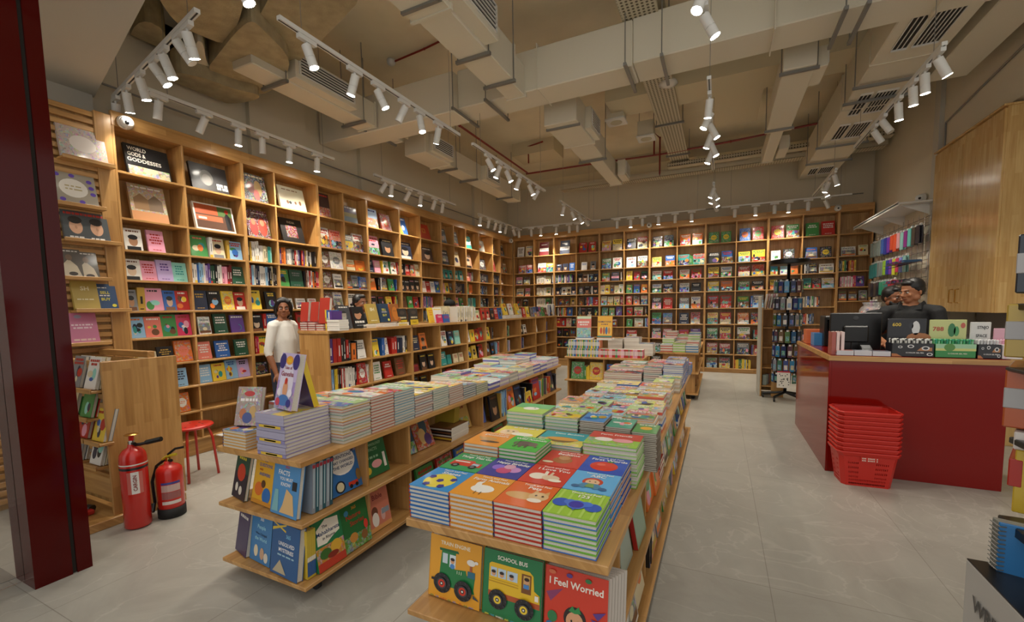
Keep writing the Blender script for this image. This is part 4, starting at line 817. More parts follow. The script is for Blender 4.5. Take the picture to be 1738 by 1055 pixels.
M = place_face(F_M, 3.16, ZT2, .21, .17, .02, 4, .0); add_book(M, .2, .17, .02, 'a79f92', [('r', .05, .1, .95, .8, 'b9b0a4', 'artfine'), ('e', .5, .4, .1, .25, 'e')], label='grey group-photo book leaning at the low bookcase corner', group=GT, near=True)
topf(578, 556, '3a3b3e', 'w', 4, .17, .25, 'black and white portrait book on top of the low bookcase', 12, near=True, ops=[('r', 0, 0, 1, 1, '45464a'), ('e', .5, .55, .17, .17, 'b9b6b0'), ('e', .5, .68, .18, .09, '2a2a2c'), ('p', [(.2, .05), (.8, .05), (.75, .3), (.5, .4), (.28, .3)], '1c1c1e'), ('p', [(.45, .15), (.55, .15), (.53, .38), (.47, .38)], 'w'), ('w', .5, .93, .7, .05, 'w')])
topf(603, 554, 'k', 'w', 4, .17, .24, 'black biography book with a face in profile, beside the gold one', 13, near=True, ops=[('e', .45, .6, .28, .2, 'b98563'), ('p', [(.7, .55), (.8, .6), (.7, .68)], 'b98563'), ('e', .4, .78, .32, .12, '1a1512'), ('w', .5, .28, .8, .1, 'w'), ('w', .5, .12, .6, .05, 'e')])
topf(628, 547, 'd', 'w', 0, .16, .23, 'gold book with large pale letters on the low bookcase top', 14, .04, near=True, ops=[('r', 0, 0, 1, 1, 'b59a4c'), ('t', '8H', .5, .72, .24, 'e8e0c0', .75), ('w', .5, .15, .6, .04, 'e8e0c0')])
topf(647, 544, '1d3a58', 'w', 0, .17, .22, 'navy book with yellow sell and buy title, low bookcase top', 12, .05, near=True, ops=[('t', 'SELL', .5, .68, .17, 'd8cc4a', .6), ('w', .5, .55, .5, .04, 'w'), ('t', 'BUY', .5, .38, .17, 'd8cc4a', .5), ('e', .8, .12, .1, .07, 'd8cc4a')])
topf(666, 541, 'o', 'h', 4, .16, .22, 'orange book with a brown vase shape, low bookcase top', 12, .05, ops=[('r', 0, 0, 1, 1, '9c5a24'), ('e', .5, .45, .36, .4, 'c4762a'), ('w', .5, .6, .4, .03, 'h')])
for k, s in enumerate((3.62, 3.95, 4.2)): pile(F_M, s, ZT2, .03, .2, .14, .02, 'ww', 'the white pile %s along the low bookcase top' % ORD[k], GT)
for k, px in enumerate((677, 697)): topf(px, 540, '2c2b2a', 'y', 4, .16, .21, 'dark book over yellow band, %s of two on the low top' % ORD[k], 6, ops=[('r', 0, 0, 1, .32, 'd2b12c'), ('t', 'Freud', .5, .17, .15, '6b5a1c', .8), ('w', .5, .45, .8, .1, 'c'), ('e', .5, .75, .3, .12, '4a4038')])
fill(F_M, 5.03, 5.35, ZT2, 'fiw0:.14,.12 fbr0:.16,.12', 'low bookcase top, small pair', GT, tall=.3)
F_M2 = frame((XLo-.12, 0, 0), LY, LN)
fill(F_M2, 5.0, 5.55, ZT2, 'fyo0:.12,.22 fwy1:.22,.22 scccc:.05,.23', 'low bookcase top, behind small pair', GT, tall=.3)
fill(F_M, 5.5, 6.25, ZT2, 'swcwcwcwcwcwcwwcw:.035,.23 fcg1:.13,.17', 'low bookcase top, white row', GT, tall=.3)
fill(F_M, 6.25, 7.1, ZT2, 'frg4:.14,.2 frg4:.14,.2 fkb4:.14,.2 frw0:.13,.2 fbk1:.14,.2', 'low bookcase top, middle', GT, tall=.3)
for k, (s, c) in enumerate(((7.2, 'y'), (7.45, 'w'), (7.75, 'y'))):
    pile(F_M, s-.02, ZT2, .03, .17, .14, .03, 'ww', 'the white pile under the leaning %s book' % ['first', 'second', 'third'][k], GT)
    M = place_face(F_M, s, ZT2+.06, .14, .22, .03, 16, .06); add_book(M, .14, .22, .03, c, rnd_art(c, 'r', 1, rng), label='%s book leaning on a white pile, %s of three, low bookcase top' % (CN[c], ORD[k]), group=GT)
fill(F_M, 7.95, 8.35, ZT2, 'frw0:.14,.2 fyw1:.16,.22', 'low bookcase top, far red and yellow', GT, tall=.3)
fill(F_M, 8.4, 9.85, ZT2, 'fen1 fbn2 fnb2 frb2 fgc1 fhb1 swbwb:.04,.24 fnd1:.16,.25 swwb:.04,.26', 'low bookcase top, far end', GT, tall=.3)
# ---------------------------------------------------------------- display tables
def wcaster(t, x, y):
    m = MB(); m.cyl((x, y-.012, .03), (x, y+.012, .03), .03, n=14, mat='rubber'); m.box(x-.02, x+.02, y-.02, y+.02, .05, .075, 'w', 'grey_steel'); m.cyl((x, y, .05), (x, y, .07), .01, n=8, mat='grey_steel'); part(m, 'caster', t)
def table(label, x0, x1, y0, y1, posts, zt=.75, zs=(.43, .10), name='display_table', cross=None):
    t = thing(name, label, 'table', ((x0+x1)/2, (y0+y1)/2, 0), 'wooden book display tables'); I = Matrix()
    wpart(I, [(x0, x1, y0, y1, zt-.03, zt)], 'tabletop', t, mat='wood_y', b=.003)
    for z in zs: wpart(I, [(x0+.0, x1-.0, y0-.01, y1, z-.022, z)], 'shelf', t, mat='wood_y', b=.003)
    for x in cross or []: wpart(I, [(x-.01, x+.01, y0+.04, y1-.04, zs[-1], zt-.03)], 'divider', t)
    for y in posts if not cross else []: wpart(I, [(x0+.05, x1-.05, y-.01, y+.01, zs[-1], zt-.03)], 'divider', t)
    if cross: wpart(I, [(x0+.03, x1-.03, (y0+y1)/2-.01, (y0+y1)/2+.01, zs[-1], zt-.03)], 'centre_panel', t, mat='wood_back')
    else: wpart(I, [((x0+x1)/2-.01, (x0+x1)/2+.01, posts[0], posts[-1], zs[-1], zt-.03)], 'centre_panel', t, mat='wood_back')
    for x in (x0+.08, x1-.08):
        for y in (y0+.12, (y0+y1)/2, y1-.12): wcaster(t, x, y)
    return t
TLx0, TLx1, TLy0, TLy1 = -2.55, -1.865, 1.43, 5.38
table('long wooden book table on casters, left of the aisle tables', TLx0, TLx1, TLy0, TLy1, [1.93, 2.33, 3.36, 3.85, 4.85, 5.3])
TCx0, TCx1, TCy0, TCy1 = -1.01, -.275, 1.19, 5.35
table('long wooden book table in the centre foreground stacked with board books', TCx0, TCx1, TCy0, TCy1, [1.6, 2.25, 2.95, 3.68, 4.45, 5.2], zs=(.41, .08))
table('wooden book table at the far end beside the main aisle', -.86, -.275, 7.3, 9.6, [7.36, 8.1, 8.85, 9.5])
table('wooden table standing crosswise with boxed sets, before the back wall', -2.12, -.95, 6.27, 7.0, [6.3, 6.95], zs=(.40, .10), cross=[-2.08, -1.53, -.99])
GC = 'square touch and feel board books on the centre table'
def cov(base, title, shapes, sub='Touch and Feel', tc='f2efe8'):
    return [('r', 0, 0, 1, 1, base)]+shapes+[('t', sub, .55, .9, .1, tc, .6), ('t', title, .55, .77, .16, tc, .85)]
ball_ = [('e', .5, .4, .36, .34, 'e6d23e')]+[('p', [(.5+a*.36+.09*math.cos(2*math.pi*k/5), .4+b*.34+.09*math.sin(2*math.pi*k/5)) for k in range(5)], '33308a') for a, b in ((0, 0), (.75, .35), (-.75, .35), (.5, -.7), (-.5, -.7))]
goose = [('e', .55, .38, .26, .17, 'f0eee6'), ('p', [(.34, .36), (.3, .6), (.36, .72), (.44, .7), (.42, .6), (.48, .42)], 'f0eee6'), ('e', .33, .7, .07, .04, 'd9802a'), ('r', .48, .12, .5, .24, '5a4020'), ('r', .6, .12, .62, .24, '5a4020')]
cat_ = [('e', .42, .42, .36, .15, 'd8a86a'), ('e', .74, .48, .2, .18, 'e0bb88'), ('p', [(.58, .58), (.62, .74), (.7, .62)], 'd8a86a'), ('p', [(.8, .62), (.88, .74), (.92, .58)], 'd8a86a'), ('e', .72, .3, .15, .08, 'f0e6d4'), ('e', .68, .5, .025, .03, '3a2a1a'), ('e', .82, .5, .025, .03, '3a2a1a')]
balloons = [('r', .2*i+.07, 0, .2*i+.12, 1, 'b3d860') for i in range(5)]+[('e', .2, .45, .17, .16, '2f5bc0'), ('e', .82, .42, .16, .15, '2f5bc0'), ('e', .36, .5, .12, .1, '4a78d8'), ('e', .68, .5, .12, .1, '4a78d8'), ('e', .5, .43, .18, .17, '4a78d8'), ('e', .5, .43, .14, .13, '3a35a8'), ('p', [(.45, .28), (.5, .2), (.55, .28)], '2f5bc0')]
doll = [('e', .5, .5, .22, .2, 'c94428'), ('e', .5, .48, .15, .14, 'e8c098'), ('e', .44, .5, .02, .02, 'k'), ('e', .56, .5, .02, .02, 'k'), ('p', [(.2, .2), (.35, .4), (.65, .4), (.8, .2), (.6, .14), (.5, .26), (.4, .14)], '4f8ab0'), ('e', .22, .2, .09, .07, '3a6a98'), ('e', .78, .2, .09, .07, '3a6a98'), ('p', [(.4, .2), (.6, .2), (.56, .38), (.44, .38)], '7aa05a')]
apple = [('e', .5, .4, .32, .28, 'd83420'), ('e', .42, .48, .1, .08, 'e8624a'), ('p', [(.5, .66), (.56, .74), (.74, .72), (.6, .64)], '3c8a3a')]
truck = [('p', [(.1, .25), (.1, .52), (.3, .58), (.62, .58), (.7, .48), (.9, .46), (.92, .25)], 'cf3a28'), ('r', .66, .32, .84, .44, 'a8c4d8'), ('r', .14, .44, .55, .5, 'e8e4da'), ('e', .28, .24, .1, .1, 'k'), ('e', .74, .24, .1, .1, 'k'), ('e', .28, .24, .05, .05, 'e'), ('e', .74, .24, .05, .05, 'e')]
party = [('e', .3, .5, .16, .15, '8a6ad0'), ('e', .72, .45, .16, .15, 'c88ac8'), ('e', .5, .35, .18, .16, 'c84a7a'), ('e', .55, .58, .14, .13, 'd8a0b8')]
bunnies = [('e', .32, .38, .2, .16, 'efe4d2'), ('e', .62, .36, .2, .14, 'e0c8aa'), ('p', [(.42, .46), (.4, .68), (.48, .66), (.5, .46)], 'efe4d2'), ('p', [(.54, .46), (.56, .66), (.62, .62), (.6, .44)], 'e0c8aa'), ('e', .75, .25, .15, .07, 'f4ecd8')]
bear = [('e', .5, .4, .24, .2, 'a86a3a'), ('e', .5, .56, .15, .13, 'c08a58'), ('e', .38, .66, .05, .05, 'a86a3a'), ('e', .62, .66, .05, .05, 'a86a3a'), ('e', .2, .2, .14, .06, 'e8d8b8')]
dino = [('e', .45, .48, .25, .12, 'c89a5c'), ('e', .6, .28, .28, .07, '5a4632'), ('p', [(.2, .45), (.1, .6), (.25, .55)], 'c89a5c')]
eleph = [('e', .48, .46, .28, .18, '6a5c54'), ('e', .72, .46, .13, .13, '76685f'), ('r', .28, .18, .36, .4, '5e5149'), ('r', .42, .18, .5, .4, '6a5c54'), ('r', .58, .18, .64, .4, '5e5149'), ('p', [(.78, .46), (.9, .3), (.86, .24), (.76, .36)], '76685f'), ('r', .3, .84, .32, .2, '52c04a')]
GRID = {  # column, row : base, edge colour, title, shapes, count, base height, word
 (0, 0): ('2f8fd0', '2467a8', 'Shapes', ball_, 8, 'blue ball'), (1, 0): ('e69a2c', 'd08a28', 'Farm Animals', goose, 8, 'orange goose'), (2, 0): ('e0641e', 'b3321c', 'Pets', cat_, 8, 'orange kitten'), (3, 0): ('9cc83c', '6fae38', '123', balloons, 8, 'green striped balloon'),
 (0, 1): ('2f9a5a', '2a7a48', 'Things That Go', truck, 8, 'green fire truck'), (1, 1): ('3a3a98', '2b2f7a', 'Happy Birthday', party, 8, 'purple party balloon'), (2, 1): ('d03a2a', 'a82c20', 'I Love You', bunnies, 8, 'red bunny'), (3, 1): ('64b2e6', '2f7fc0', 'ABC', doll, 8, 'light blue rag doll'),
 (0, 2): ('e89838', 'c98a50', 'Dinosaurs', dino, 11, 'orange dinosaur'), (1, 2): ('4fb848', '3f9a42', 'Wild Animals', eleph, 11, 'green elephant'), (2, 2): ('cf4434', 'b03428', 'Bedtime', bear, 8, 'red bedtime'), (3, 2): ('2a50b8', '243f96', 'First Words', apple, 8, 'blue apple')}
xc0 = [-1.0, -.827, -.655, -.482]; yr0 = [1.203, 1.39, 1.575]
for (ci, ri), (base, edge, title, sh, n, wd) in GRID.items():
    for k in range(n):
        top = k == n-1; x = xc0[ci]+rng.uniform(-.0015, .0015); y = yr0[ri]+rng.uniform(-.0015, .0015); t = .0152
        w_ = .17; 
        eb = edge; 
        if ci == 3 and k % 2 == 0 and not top: eb = {0: '3f6fc0', 1: 'c98a60', 2: 'd08a58'}[ri]
        if (ci, ri) == (0, 2) and k == 9: eb = '2f7a9a'
        M = Matrix.Translation((x, y, .7505+(k+1)*t))
        add_book(M, w_, .182, t*.98, base if top else edge, cov(base, title, sh) if top else None, spine={0: 'b3321c', 1: 'b3321c', 2: '27306a', 3: '2a3f86'}[ci], label=('%s board book topping its stack, %s' % (wd, ['front row', 'second row', 'third row'][ri]+' of the centre table')) if top else ('board book in the %s stack, %s from the table upward' % (wd, ordw(k))),
                 group=GC, faces='FBR' if top else ('BR' if ri == 0 or k > 7 else 'R'), near=True, name='board_book', back=eb)
# further rows of the centre table
PAST = ['d8c24a', '8fc05a', 'c9d86a', 'e0b04a', '4aa6b0', 'd8604a', 'e8d070', '7ab8c8', 'c05a4a', '9ac878', 'd88a4a', 'b0c8d8']
GC2 = 'picture books stacked on the centre table'; GL2 = 'picture books stacked on the left table'
def stack(x, y, w, h, t, n, z0, cols, lb, grp, topcol=None, topops=None, style=2, near=True, edge='d8d2c6', frontmost=True, mat='art', rot=0, jx=.003, spine=None, name='book'):
    for k in range(n):
        c = cols[k % len(cols)]; top = k == n-1; tc = topcol or c
        M = Matrix.Translation((x+rng.uniform(-jx, jx), y+rng.uniform(-jx, jx), z0+.0005+(k+1)*t))
        if rot: M = M @ Matrix.Translation((h, 0, 0)) @ Matrix.Rotation(math.pi/2, 4, 'Z')
        ops = (topops if topops is not None else rnd_art(tc, 'w', style, rng)) if top else None
        add_book(M, w, h, t*.975, tc if top else c, ops, spine=(spine or c), label=('%s, topmost book' % lb) if top else '%s, book %s from below' % (lb, ordw(k)), group=grp, faces='FBR' if top else ('BR' if frontmost else 'R'), mat=mat if top else 'print', near=near and frontmost, edge=edge if (near and frontmost) or k % 2 else c, name=name, back=c)
babyf = [('r', 0, 0, 1, 1, 'e0d050'), ('e', .3, .5, .22, .22, 'e8c8a0'), ('e', .25, .55, .03, .03, 'k'), ('e', .38, .55, .03, .03, 'k'), ('e', .65, .4, .25, .14, 'f0ead8'), ('w', .55, .9, .6, .08, 'w')]
stack(-.98, 1.765, .22, .2, .016, 9, .75, ['c9b848', '8ab060'], 'yellow baby animal stack behind the dinosaur books', GC2, topops=babyf, mat='print')
stack(-.75, 1.765, .225, .2, .016, 9, .75, ['3a9aa0', 'd8b04a'], 'teal animal stack behind the bedtime books', GC2, topops=[('r', 0, 0, 1, .45, 'd8c850', 'artfine'), ('r', 0, .45, 1, 1, '3a9ea8'), ('e', .5, .4, .28, .2, '7a5a28'), ('e', .5, .45, .34, .12, 'd89a3a'), ('t', 'Dino Buddies', .55, .85, .13, 'f2efe8', .7)], mat='print')
stack(-.515, 1.765, .225, .19, .017, 10, .75, ['7ab848', '9ac86a', 'd8d2c6'], 'green farm friends stack, right edge of the table', GC2, topops=[('r', 0, 0, 1, .5, '9acc4a', 'artfine'), ('r', 0, .5, 1, 1, 'c8483a'), ('e', .32, .42, .18, .14, 'f0e8e0'), ('e', .68, .42, .2, .14, 'e8a0a8'), ('t', 'Farm Friends', .5, .8, .14, 'f2efe8', .8)], mat='print')
y = 1.99
stack(-.99, y, .2, .2, .018, 12, .75, ['7ab8b0', 'a8c878', '6aa8a8'], 'green and blue duckling stack, left edge of the table', GC2, topcol='9acc6a', topops=[('r', 0, 0, 1, 1, 'a8cc5a'), ('r', 0, .5, 1, 1, '6ab87a'), ('e', .5, .45, .22, .16, 'f2eee0'), ('e', .58, .52, .03, .03, 'k')], mat='print')
stack(-.78, y, .17, .2, .016, 13, .75, ['8ab870', 'a0b8c8'], 'pastel animal stack beside the duckling books', GC2, topcol='b8cc5a', style=2)
for k, (x_, c, tc) in enumerate(((-.60, '8a7a6a', '4a8ac8'), (-.475, '8a7a6a', '4aa088'))): stack(x_, y, .12, .17, .0085, 24-k*2, .75, [c, '7a6c5e'], 'small %s thin picture book stack' % ['blue', 'teal'][k], GC2, topcol=tc, style=1, edge='8f8270', mat='print')
stack(-.35, y-.01, .11, .15, .0085, 21, .75, ['8a7a6a', '7a6c5e'], 'small green thin picture book stack at the table edge', GC2, topcol='5a9a58', topops=[('e', .5, .5, .25, .18, 'e8b040'), ('w', .5, .85, .7, .1, 'w')], edge='8f8270', mat='print')
y = 2.22; row = 0
while y < 4.12:
    x = -1.0; ci = 0
    while x < -.33:
        w_ = rng.uniform(.15, .19); w_ = min(w_, -.285-x)
        h0 = (.83 if x < -.55 else .86)+rng.uniform(-.015, .015)+(.02 if x > -.45 else 0)-(.04 if y > 3 and x < -.6 else 0); n = max(2, int((h0-.75)/.016)); 
        tc = rng.choice(PAST); cols = rng.choice([['d8604a', 'c9b49a', '3a6ab0'], ['c9b49a', '8ab870'], ['d8a04a', 'e8e0d0'], ['b8c8d0', '5a7ab0']])
        stack(x, y, w_-.004, .2, (h0-.75)/n, n, .75, cols, 'stack %s from left, row %s behind the duckling books' % (ordw(ci), ordw(row)), GC2, topcol=tc, style=rng.choice([1, 2, 2]), frontmost=row == 0, jx=.004); x += w_; ci += 1
    y += .208; row += 1
for k, (x_, w_, n, cs, tc) in enumerate([(-1.0, .36, 4, ['c9c2b4', 'b05048'], 'c05a50'), (-.63, .17, 7, ['6a9a90', 'a04a3a', '4a7a80'], 'd8704a'), (-.455, .175, 9, ['4a62b0', '6a80b8', 'c9c2d0'], '5a70b8')]):
    for r_ in range(2): stack(x_, 4.14+.26*r_, w_-.004, .255, .019, n+r_+2, .75, cs, 'large %s picture book stack far on the centre table, %s' % (['red and white', 'teal and red', 'blue'][k], ['near', 'rear'][r_]), GC2, topcol=tc)
stack(-.95, 4.7, .26, .22, .02, 7, .75, ['8ac0a8', 'b8d0a0', '6aa8a0'], 'pale green book stack at the far end of the centre table', GC2, topcol='a8c8a0'); stack(-.66, 4.7, .2, .25, .02, 8, .75, ['b0483a', '3a4a88'], 'red-edged book stack at the far end of the centre table', GC2, topcol='d86a48'); stack(-.45, 4.7, .17, .25, .02, 9, .75, ['4a62b0', '7a90c0'], 'blue-edged book stack at the far end of the centre table', GC2, topcol='6a88c8')
stack(-.36, 4.98, .1, .25, .018, 6, .75, ['3a72b8'], 'blue activity book stack near the far right table corner', GC2, topcol='3a78c8')
# far tables
for r_ in range(4):
    for k in range(3): stack(-.85+.19*k, 7.34+.3*r_, .185, .27, .02, 5+rng.randint(0, 3)+r_*2, .75, [['c06a5a', 'd8d2c6'], ['9ac06a', 'd8a8a0'], ['5a8ab0', 'c9b49a']][(k+r_) % 3], 'stack %s from left, row %s on the far aisle table' % (ORD[k], ORD[r_]), 'books on the far aisle table', near=False)
for k in range(9):
    for z_ in range(2 if k < 4 else 1):
        cs = 'tbgyoebgly' if k < 4 else 'rpirpogrpi'
        for j in range(8): 
            M = place_spine(frame((-2.09, 6.30, 0), (1, 0, 0), (0, -1, 0)), .003+.125*k+.0152*j, .75+.125*z_, .0148, .0 if z_ == 0 else .04)
            c = cs[(j*3+k) % 10]; add_book(M, .16, .12, .0148, c, label='small %s boxed-set book, %s in the %s set from left%s' % (CN[c], ORD[j], ORD[k], ', upper layer' if z_ else ''), group='small boxed-set books on the crosswise table', faces='L', sops=[(.3, .8, .2, .8, 'w')])
F3 = frame((-2.09, 6.30, 0), (1, 0, 0), (0, -1, 0))
pile(F3, .12, 1.0, .05, .24, .2, .03, ['b', 'o', 'b'][:1], 'the blue pile behind the boxed sets', 'boxed-set pile'); pile(F3, .45, 1.0, .05, .22, .2, .03, ['o'], 'the orange pile behind the boxed sets', 'boxed-set pile')
for (px_, c, lb, ops) in ((981, 'd8756a', 'pink children story book standing on the crosswise table', [('r', 0, 0, 1, .45, '8ab8b0', 'art'), ('w', .5, .72, .85, .09, 'w'), ('w', .5, .6, .6, .06, 'w'), ('r', 0, .88, 1, 1, 'c8d8b8')]), (1016, 'e0a832', 'yellow Ramayana story book standing on the crosswise table', [('t', 'RAMAYANA', .5, .74, .12, '2a3050', .9), ('w', .5, .62, .5, .04, '2a3050'), ('r', .08, .12, .92, .5, 'd8c060'), ('e', .25, .32, .08, .16, 'b8442a'), ('e', .45, .32, .08, .18, 'b05a2a'), ('e', .62, .32, .08, .18, '3a6a98'), ('e', .8, .32, .08, .16, 'c07a30'), ('r', 0, 0, 1, .08, '3a7a70')])):
    P = PY(px_, 574, 6.45); M = place_face(frame((0, 6.45, 0), (1, 0, 0), (0, -1, 0)), P.x-.02, 1.03, .22, .32, .02, 6, 0); add_book(M, .22, .32, .02, c, ops, label=lb, group='standing books on the crosswise table', near=True)
fill(F3, 0, .56, .40, '.3 fgr3:.2,.26 sgyy fyr3:.2,.26', 'crosswise table, left compartment', 'books inside the crosswise table', tall=.32); fill(F3, .58, 1.1, .40, 'fbr2:.3,.24 sbwb fyb1', 'crosswise table, right compartment', 'books inside the crosswise table', tall=.32)
m_ = [(-1.55, 8), (-1.3, 9), (-1.1, 6)]
for k, (x_, n) in enumerate(m_): stack(x_, 6.68, .22, .27, .03, n, .75, ['cfc8bc', 'b8b0a4'], 'grey-white pile %s from left behind the boxed sets' % ORD[k], 'piles behind the boxed sets', topcol='c8b8a8', near=False)
# left table: tall stacks along its right edge, then two rows to the rear
stack(-2.5, 1.44, .2, .2, .0165, 6, .75, ['d8a24a', 'c99a50'], 'yellow-edged book stack at the near left table corner', GL2, topcol='c9a860', edge='d0a862', spine='4a3a78', mat='artfine')
lab = ['yellow', 'blue']
for k in range(12):
    M = Matrix.Translation((-2.205+rng.uniform(-.004, .004), 1.44+rng.uniform(-.004, .004), .7505+(k+1)*.0185)) @ Matrix.Translation((.225, 0, 0)) @ Matrix.Rotation(math.pi/2, 4, 'Z')
    so = [(.12, .88, .1, .9, 'dcb83a'), (.3, .7, .3, .7, '6a5a9a')] if k in (0, 4, 8) else None
    add_book(M, .285, .222, .018, 'a8a2bc' if k % 4 else '8a80a8', rnd_art('b8b0c8', 'w', 2, rng) if k == 11 else None, spine='a9a4bc' if not so else '8a84b0', label='lilac-edged story book, %s from the tabletop in the near corner stack' % ordw(k), group='large 365 story books at the left table corner', faces='FLB' if k == 11 else 'LB', mat='artfine' if k == 11 else 'print', near=True, sops=so, back='b0a8c4')
LST = [(1.73, .225, .965, ['b8b09a', '8ab0a8', 'c06a5a', 'd8b85a'], 'a8c88a'), (1.955, .21, .975, ['c0705a', 'a85a48', 'c98a70'], 'd8702a'), (2.165, .21, .965, ['7aa8b8', '6a9ab0', 'a8b8b8'], '8ab8a0'), (2.375, .21, .905, ['b87a6a', '7a9ab0', 'c08a70'], 'd8c04a'), (2.585, .21, .91, ['9ab0a0', '8ab0a8', 'b8c0b0'], 'c8cc8a'), (2.795, .21, .89, ['b88a7a', 'c09a88'], 'd8a86a'), (3.005, .21, .86, ['6a98a8', '3a4a58'], '8a98a0'), (3.215, .21, .84, ['a8b090', '6a8a58'], 'd8b84a')]
for k, (y, d_, zt_, cs, tc) in enumerate(LST):
    n = int(round((zt_-.75)/.0185))
    big_ = k == 1
    stack(-2.19 if not big_ else -2.25, y, .30 if not big_ else .36, d_-.005, (zt_-.75)/n, n, .75, cs, ['pale mixed-edge', 'orange-topped tall', 'light blue-edged', 'yellow-topped', 'pale green-edged', 'rose-edged', 'slate-edged', 'olive-edged'][k]+' stack on the left table right edge', GL2, topcol=tc, style=2, edge='b8b0a4')
    h2 = zt_-.03+rng.uniform(-.02, .02); n2 = int(round((h2-.75)/.0185))
    stack(-2.51, y, .31, d_-.005, (h2-.75)/n2, n2, .75, cs, 'stack behind the %s one on the left table' % ['pale mixed', 'orange-topped', 'light blue', 'yellow-topped', 'pale green', 'rose', 'slate', 'olive'][k], GL2, topcol=rng.choice(PAST), style=2, frontmost=False, edge='b8b0a4')
y = 3.425; row = 0
while y < 5.2:
    for ci, x in enumerate((-2.53, -2.31, -2.09)):
        h0 = .83+rng.uniform(-.02, .03)+(.07 if y > 4.3 and ci < 2 and y < 5 else 0); n = max(2, int((h0-.75)/.0185))
        stack(x, y, .216, .2, (h0-.75)/n, n, .75, rng.choice([['6a6ab0', 'c9c2b4'], ['c9c2b4', '8aa888'], ['b8a8c0', 'd8d2c6'], ['b0b0a8', 'a8a098']]), 'stack %s from left, row %s behind the slate-edged stack' % (ORD[ci], ordw(row)), GL2, topcol=rng.choice(PAST+['c0a8c8', 'b8c8d0']), style=rng.choice([1, 2]), frontmost=False, jx=.005)
    y += .208; row += 1
# standing books on the left table corner
def spec(P, R, w, h, t, lean, col, ops, label, group, spine=None, mat='print', back=None, faces='FR'):
    R = Vector(R).normalized(); Z = Vector((0, 0, 1)); n = R.cross(Z); a = math.radians(lean); P = Vector(P)+Z*(t*math.sin(max(a, 0))+.001)
    M = bookM(P, R, Z*math.cos(a)-n*math.sin(a), n*math.cos(a)+Z*math.sin(a))
    return add_book(M, w, h, t, col, ops, spine=spine or col, label=label, group=group, near=True, mat=mat, back=back, faces=faces)
GS = '365 story books displayed on the left table'
zg = .975
spec((-2.175, 1.525, zg), (.985, -.17, 0), .18, .30, .035, 13, 'c9b8dc', [('r', 0, 0, 1, .5, 'a890c8', 'artfine'), ('e', .12, .85, .18, .14, '3a3478'), ('e', .88, .85, .18, .14, '3a3478'), ('e', .5, .45, .38, .4, 'e0d8e8'), ('e', .5, .87, .2, .08, 'e8a03a'), ('t', '365', .5, .87, .09, 'f0d020', .4), ('t', 'Tales of', .5, .74, .08, '8a1f3a', .6), ('t', 'Ganesha', .5, .63, .12, '8a1f3a', .8), ('e', .5, .36, .14, .14, 'e0a078'), ('e', .5, .5, .08, .06, 'c83a28'), ('e', .2, .3, .12, .07, 'f0e8f0'), ('e', .8, .3, .12, .07, 'f0e8f0'), ('e', .5, .16, .3, .1, '4a78b8'), ('e', .2, .12, .12, .07, 'c84a5a'), ('e', .8, .12, .12, .07, '3a3a88')], 'tall lilac 365 Tales of Ganesha book propped on the corner stack', GS)
spec((-1.985, 1.66, zg), (-.985, .17, 0), .18, .29, .03, 13, '4a2f6a', [('r', 0, 0, 1, 1, '6a4a88', 'artfine')], 'purple book leaning behind the Ganesha book, yellow spine showing', GS, spine='d8b82a', faces='FL')
spec((-2.49, 1.50, .85), (.96, .28, 0), .155, .22, .03, 14, '9a7a72', [('r', 0, 0, 1, 1, 'a08a80', 'artfine'), ('e', .5, .82, .22, .07, 'b82a28'), ('w', .5, .66, .7, .07, 'e8e0dc'), ('e', .3, .3, .14, .14, 'b86a3a'), ('e', .7, .35, .14, .16, 'c09a5a'), ('e', .5, .2, .2, .14, '3a4a88')], 'busy grey and red battle-scene book propped at the near left corner', GS)
G1 = 'display books in the left table end'
z1, z2 = .431, .101
def atpx(a, b, z): P = PZ(a[0], a[1], z); Q = PZ(b[0], b[1], z); return P, (Q-P).normalized(), (Q-P).length
L3 = lambda x, y: (380+x/2.318, 600+y/2.318)
lit = [('w', .5, .9, .7, .03, 'w')]
spec((-2.56, 1.5, z1), (.98, -.2, 0), .17, .245, .02, 12, '1c4a3a', [('r', 0, 0, 1, .6, '2a2430'), ('e', .5, .6, .3, .2, 'c83c20'), ('e', .3, .25, .1, .1, 'e0d8c8'), ('e', .6, .2, .12, .1, 'd8d0c0'), ('w', .5, .92, .6, .06, 'd8c83a')], 'dark green book with red balloon and astronauts, left table middle shelf', G1)
spec((-2.375, 1.495, z1), (.995, -.1, 0), .2, .265, .02, 12, 'e0a828', [('t', '365', .5, .9, .08, '3a3a8a', .3), ('t', 'QUESTIONS', .5, .8, .09, '2a5aa0', .8), ('t', 'AND', .3, .7, .06, 'b03a28', .3), ('t', 'ANSWERS', .5, .61, .09, '2a5aa0', .75), ('e', .3, .3, .2, .14, 'd8702a'), ('e', .7, .2, .2, .16, '2a6ab0'), ('e', .5, .42, .1, .08, '5a3a1a'), ('r', 0, 0, 1, .08, 'c9882a')], 'yellow 365 questions and answers book, left table middle shelf', G1)
spec((-2.15, 1.452, z1), (.997, -.07, 0), .222, .28, .025, 10, '4a8ac0', [('t', '365', .5, .9, .09, 'b82a3a', .35), ('t', 'FACTS', .4, .78, .12, 'e8e8e8', .7), ('t', 'YOU MUST', .5, .67, .08, 'e8e8e8', .8), ('t', 'KNOW', .5, .57, .09, 'e8e8e8', .5), ('p', [(.35, .05), (.9, .05), (.8, .4), (.55, .5), (.45, .2)], 'd8b078'), ('p', [(.05, .05), (.3, .05), (.25, .45), (.12, .45)], '7ab0b8'), ('r', .75, .5, .92, .66, 'k')], 'blue 365 facts you must know book, left table middle shelf corner', G1)
F_T = frame((TLx1, 0, 0), LY, LN)
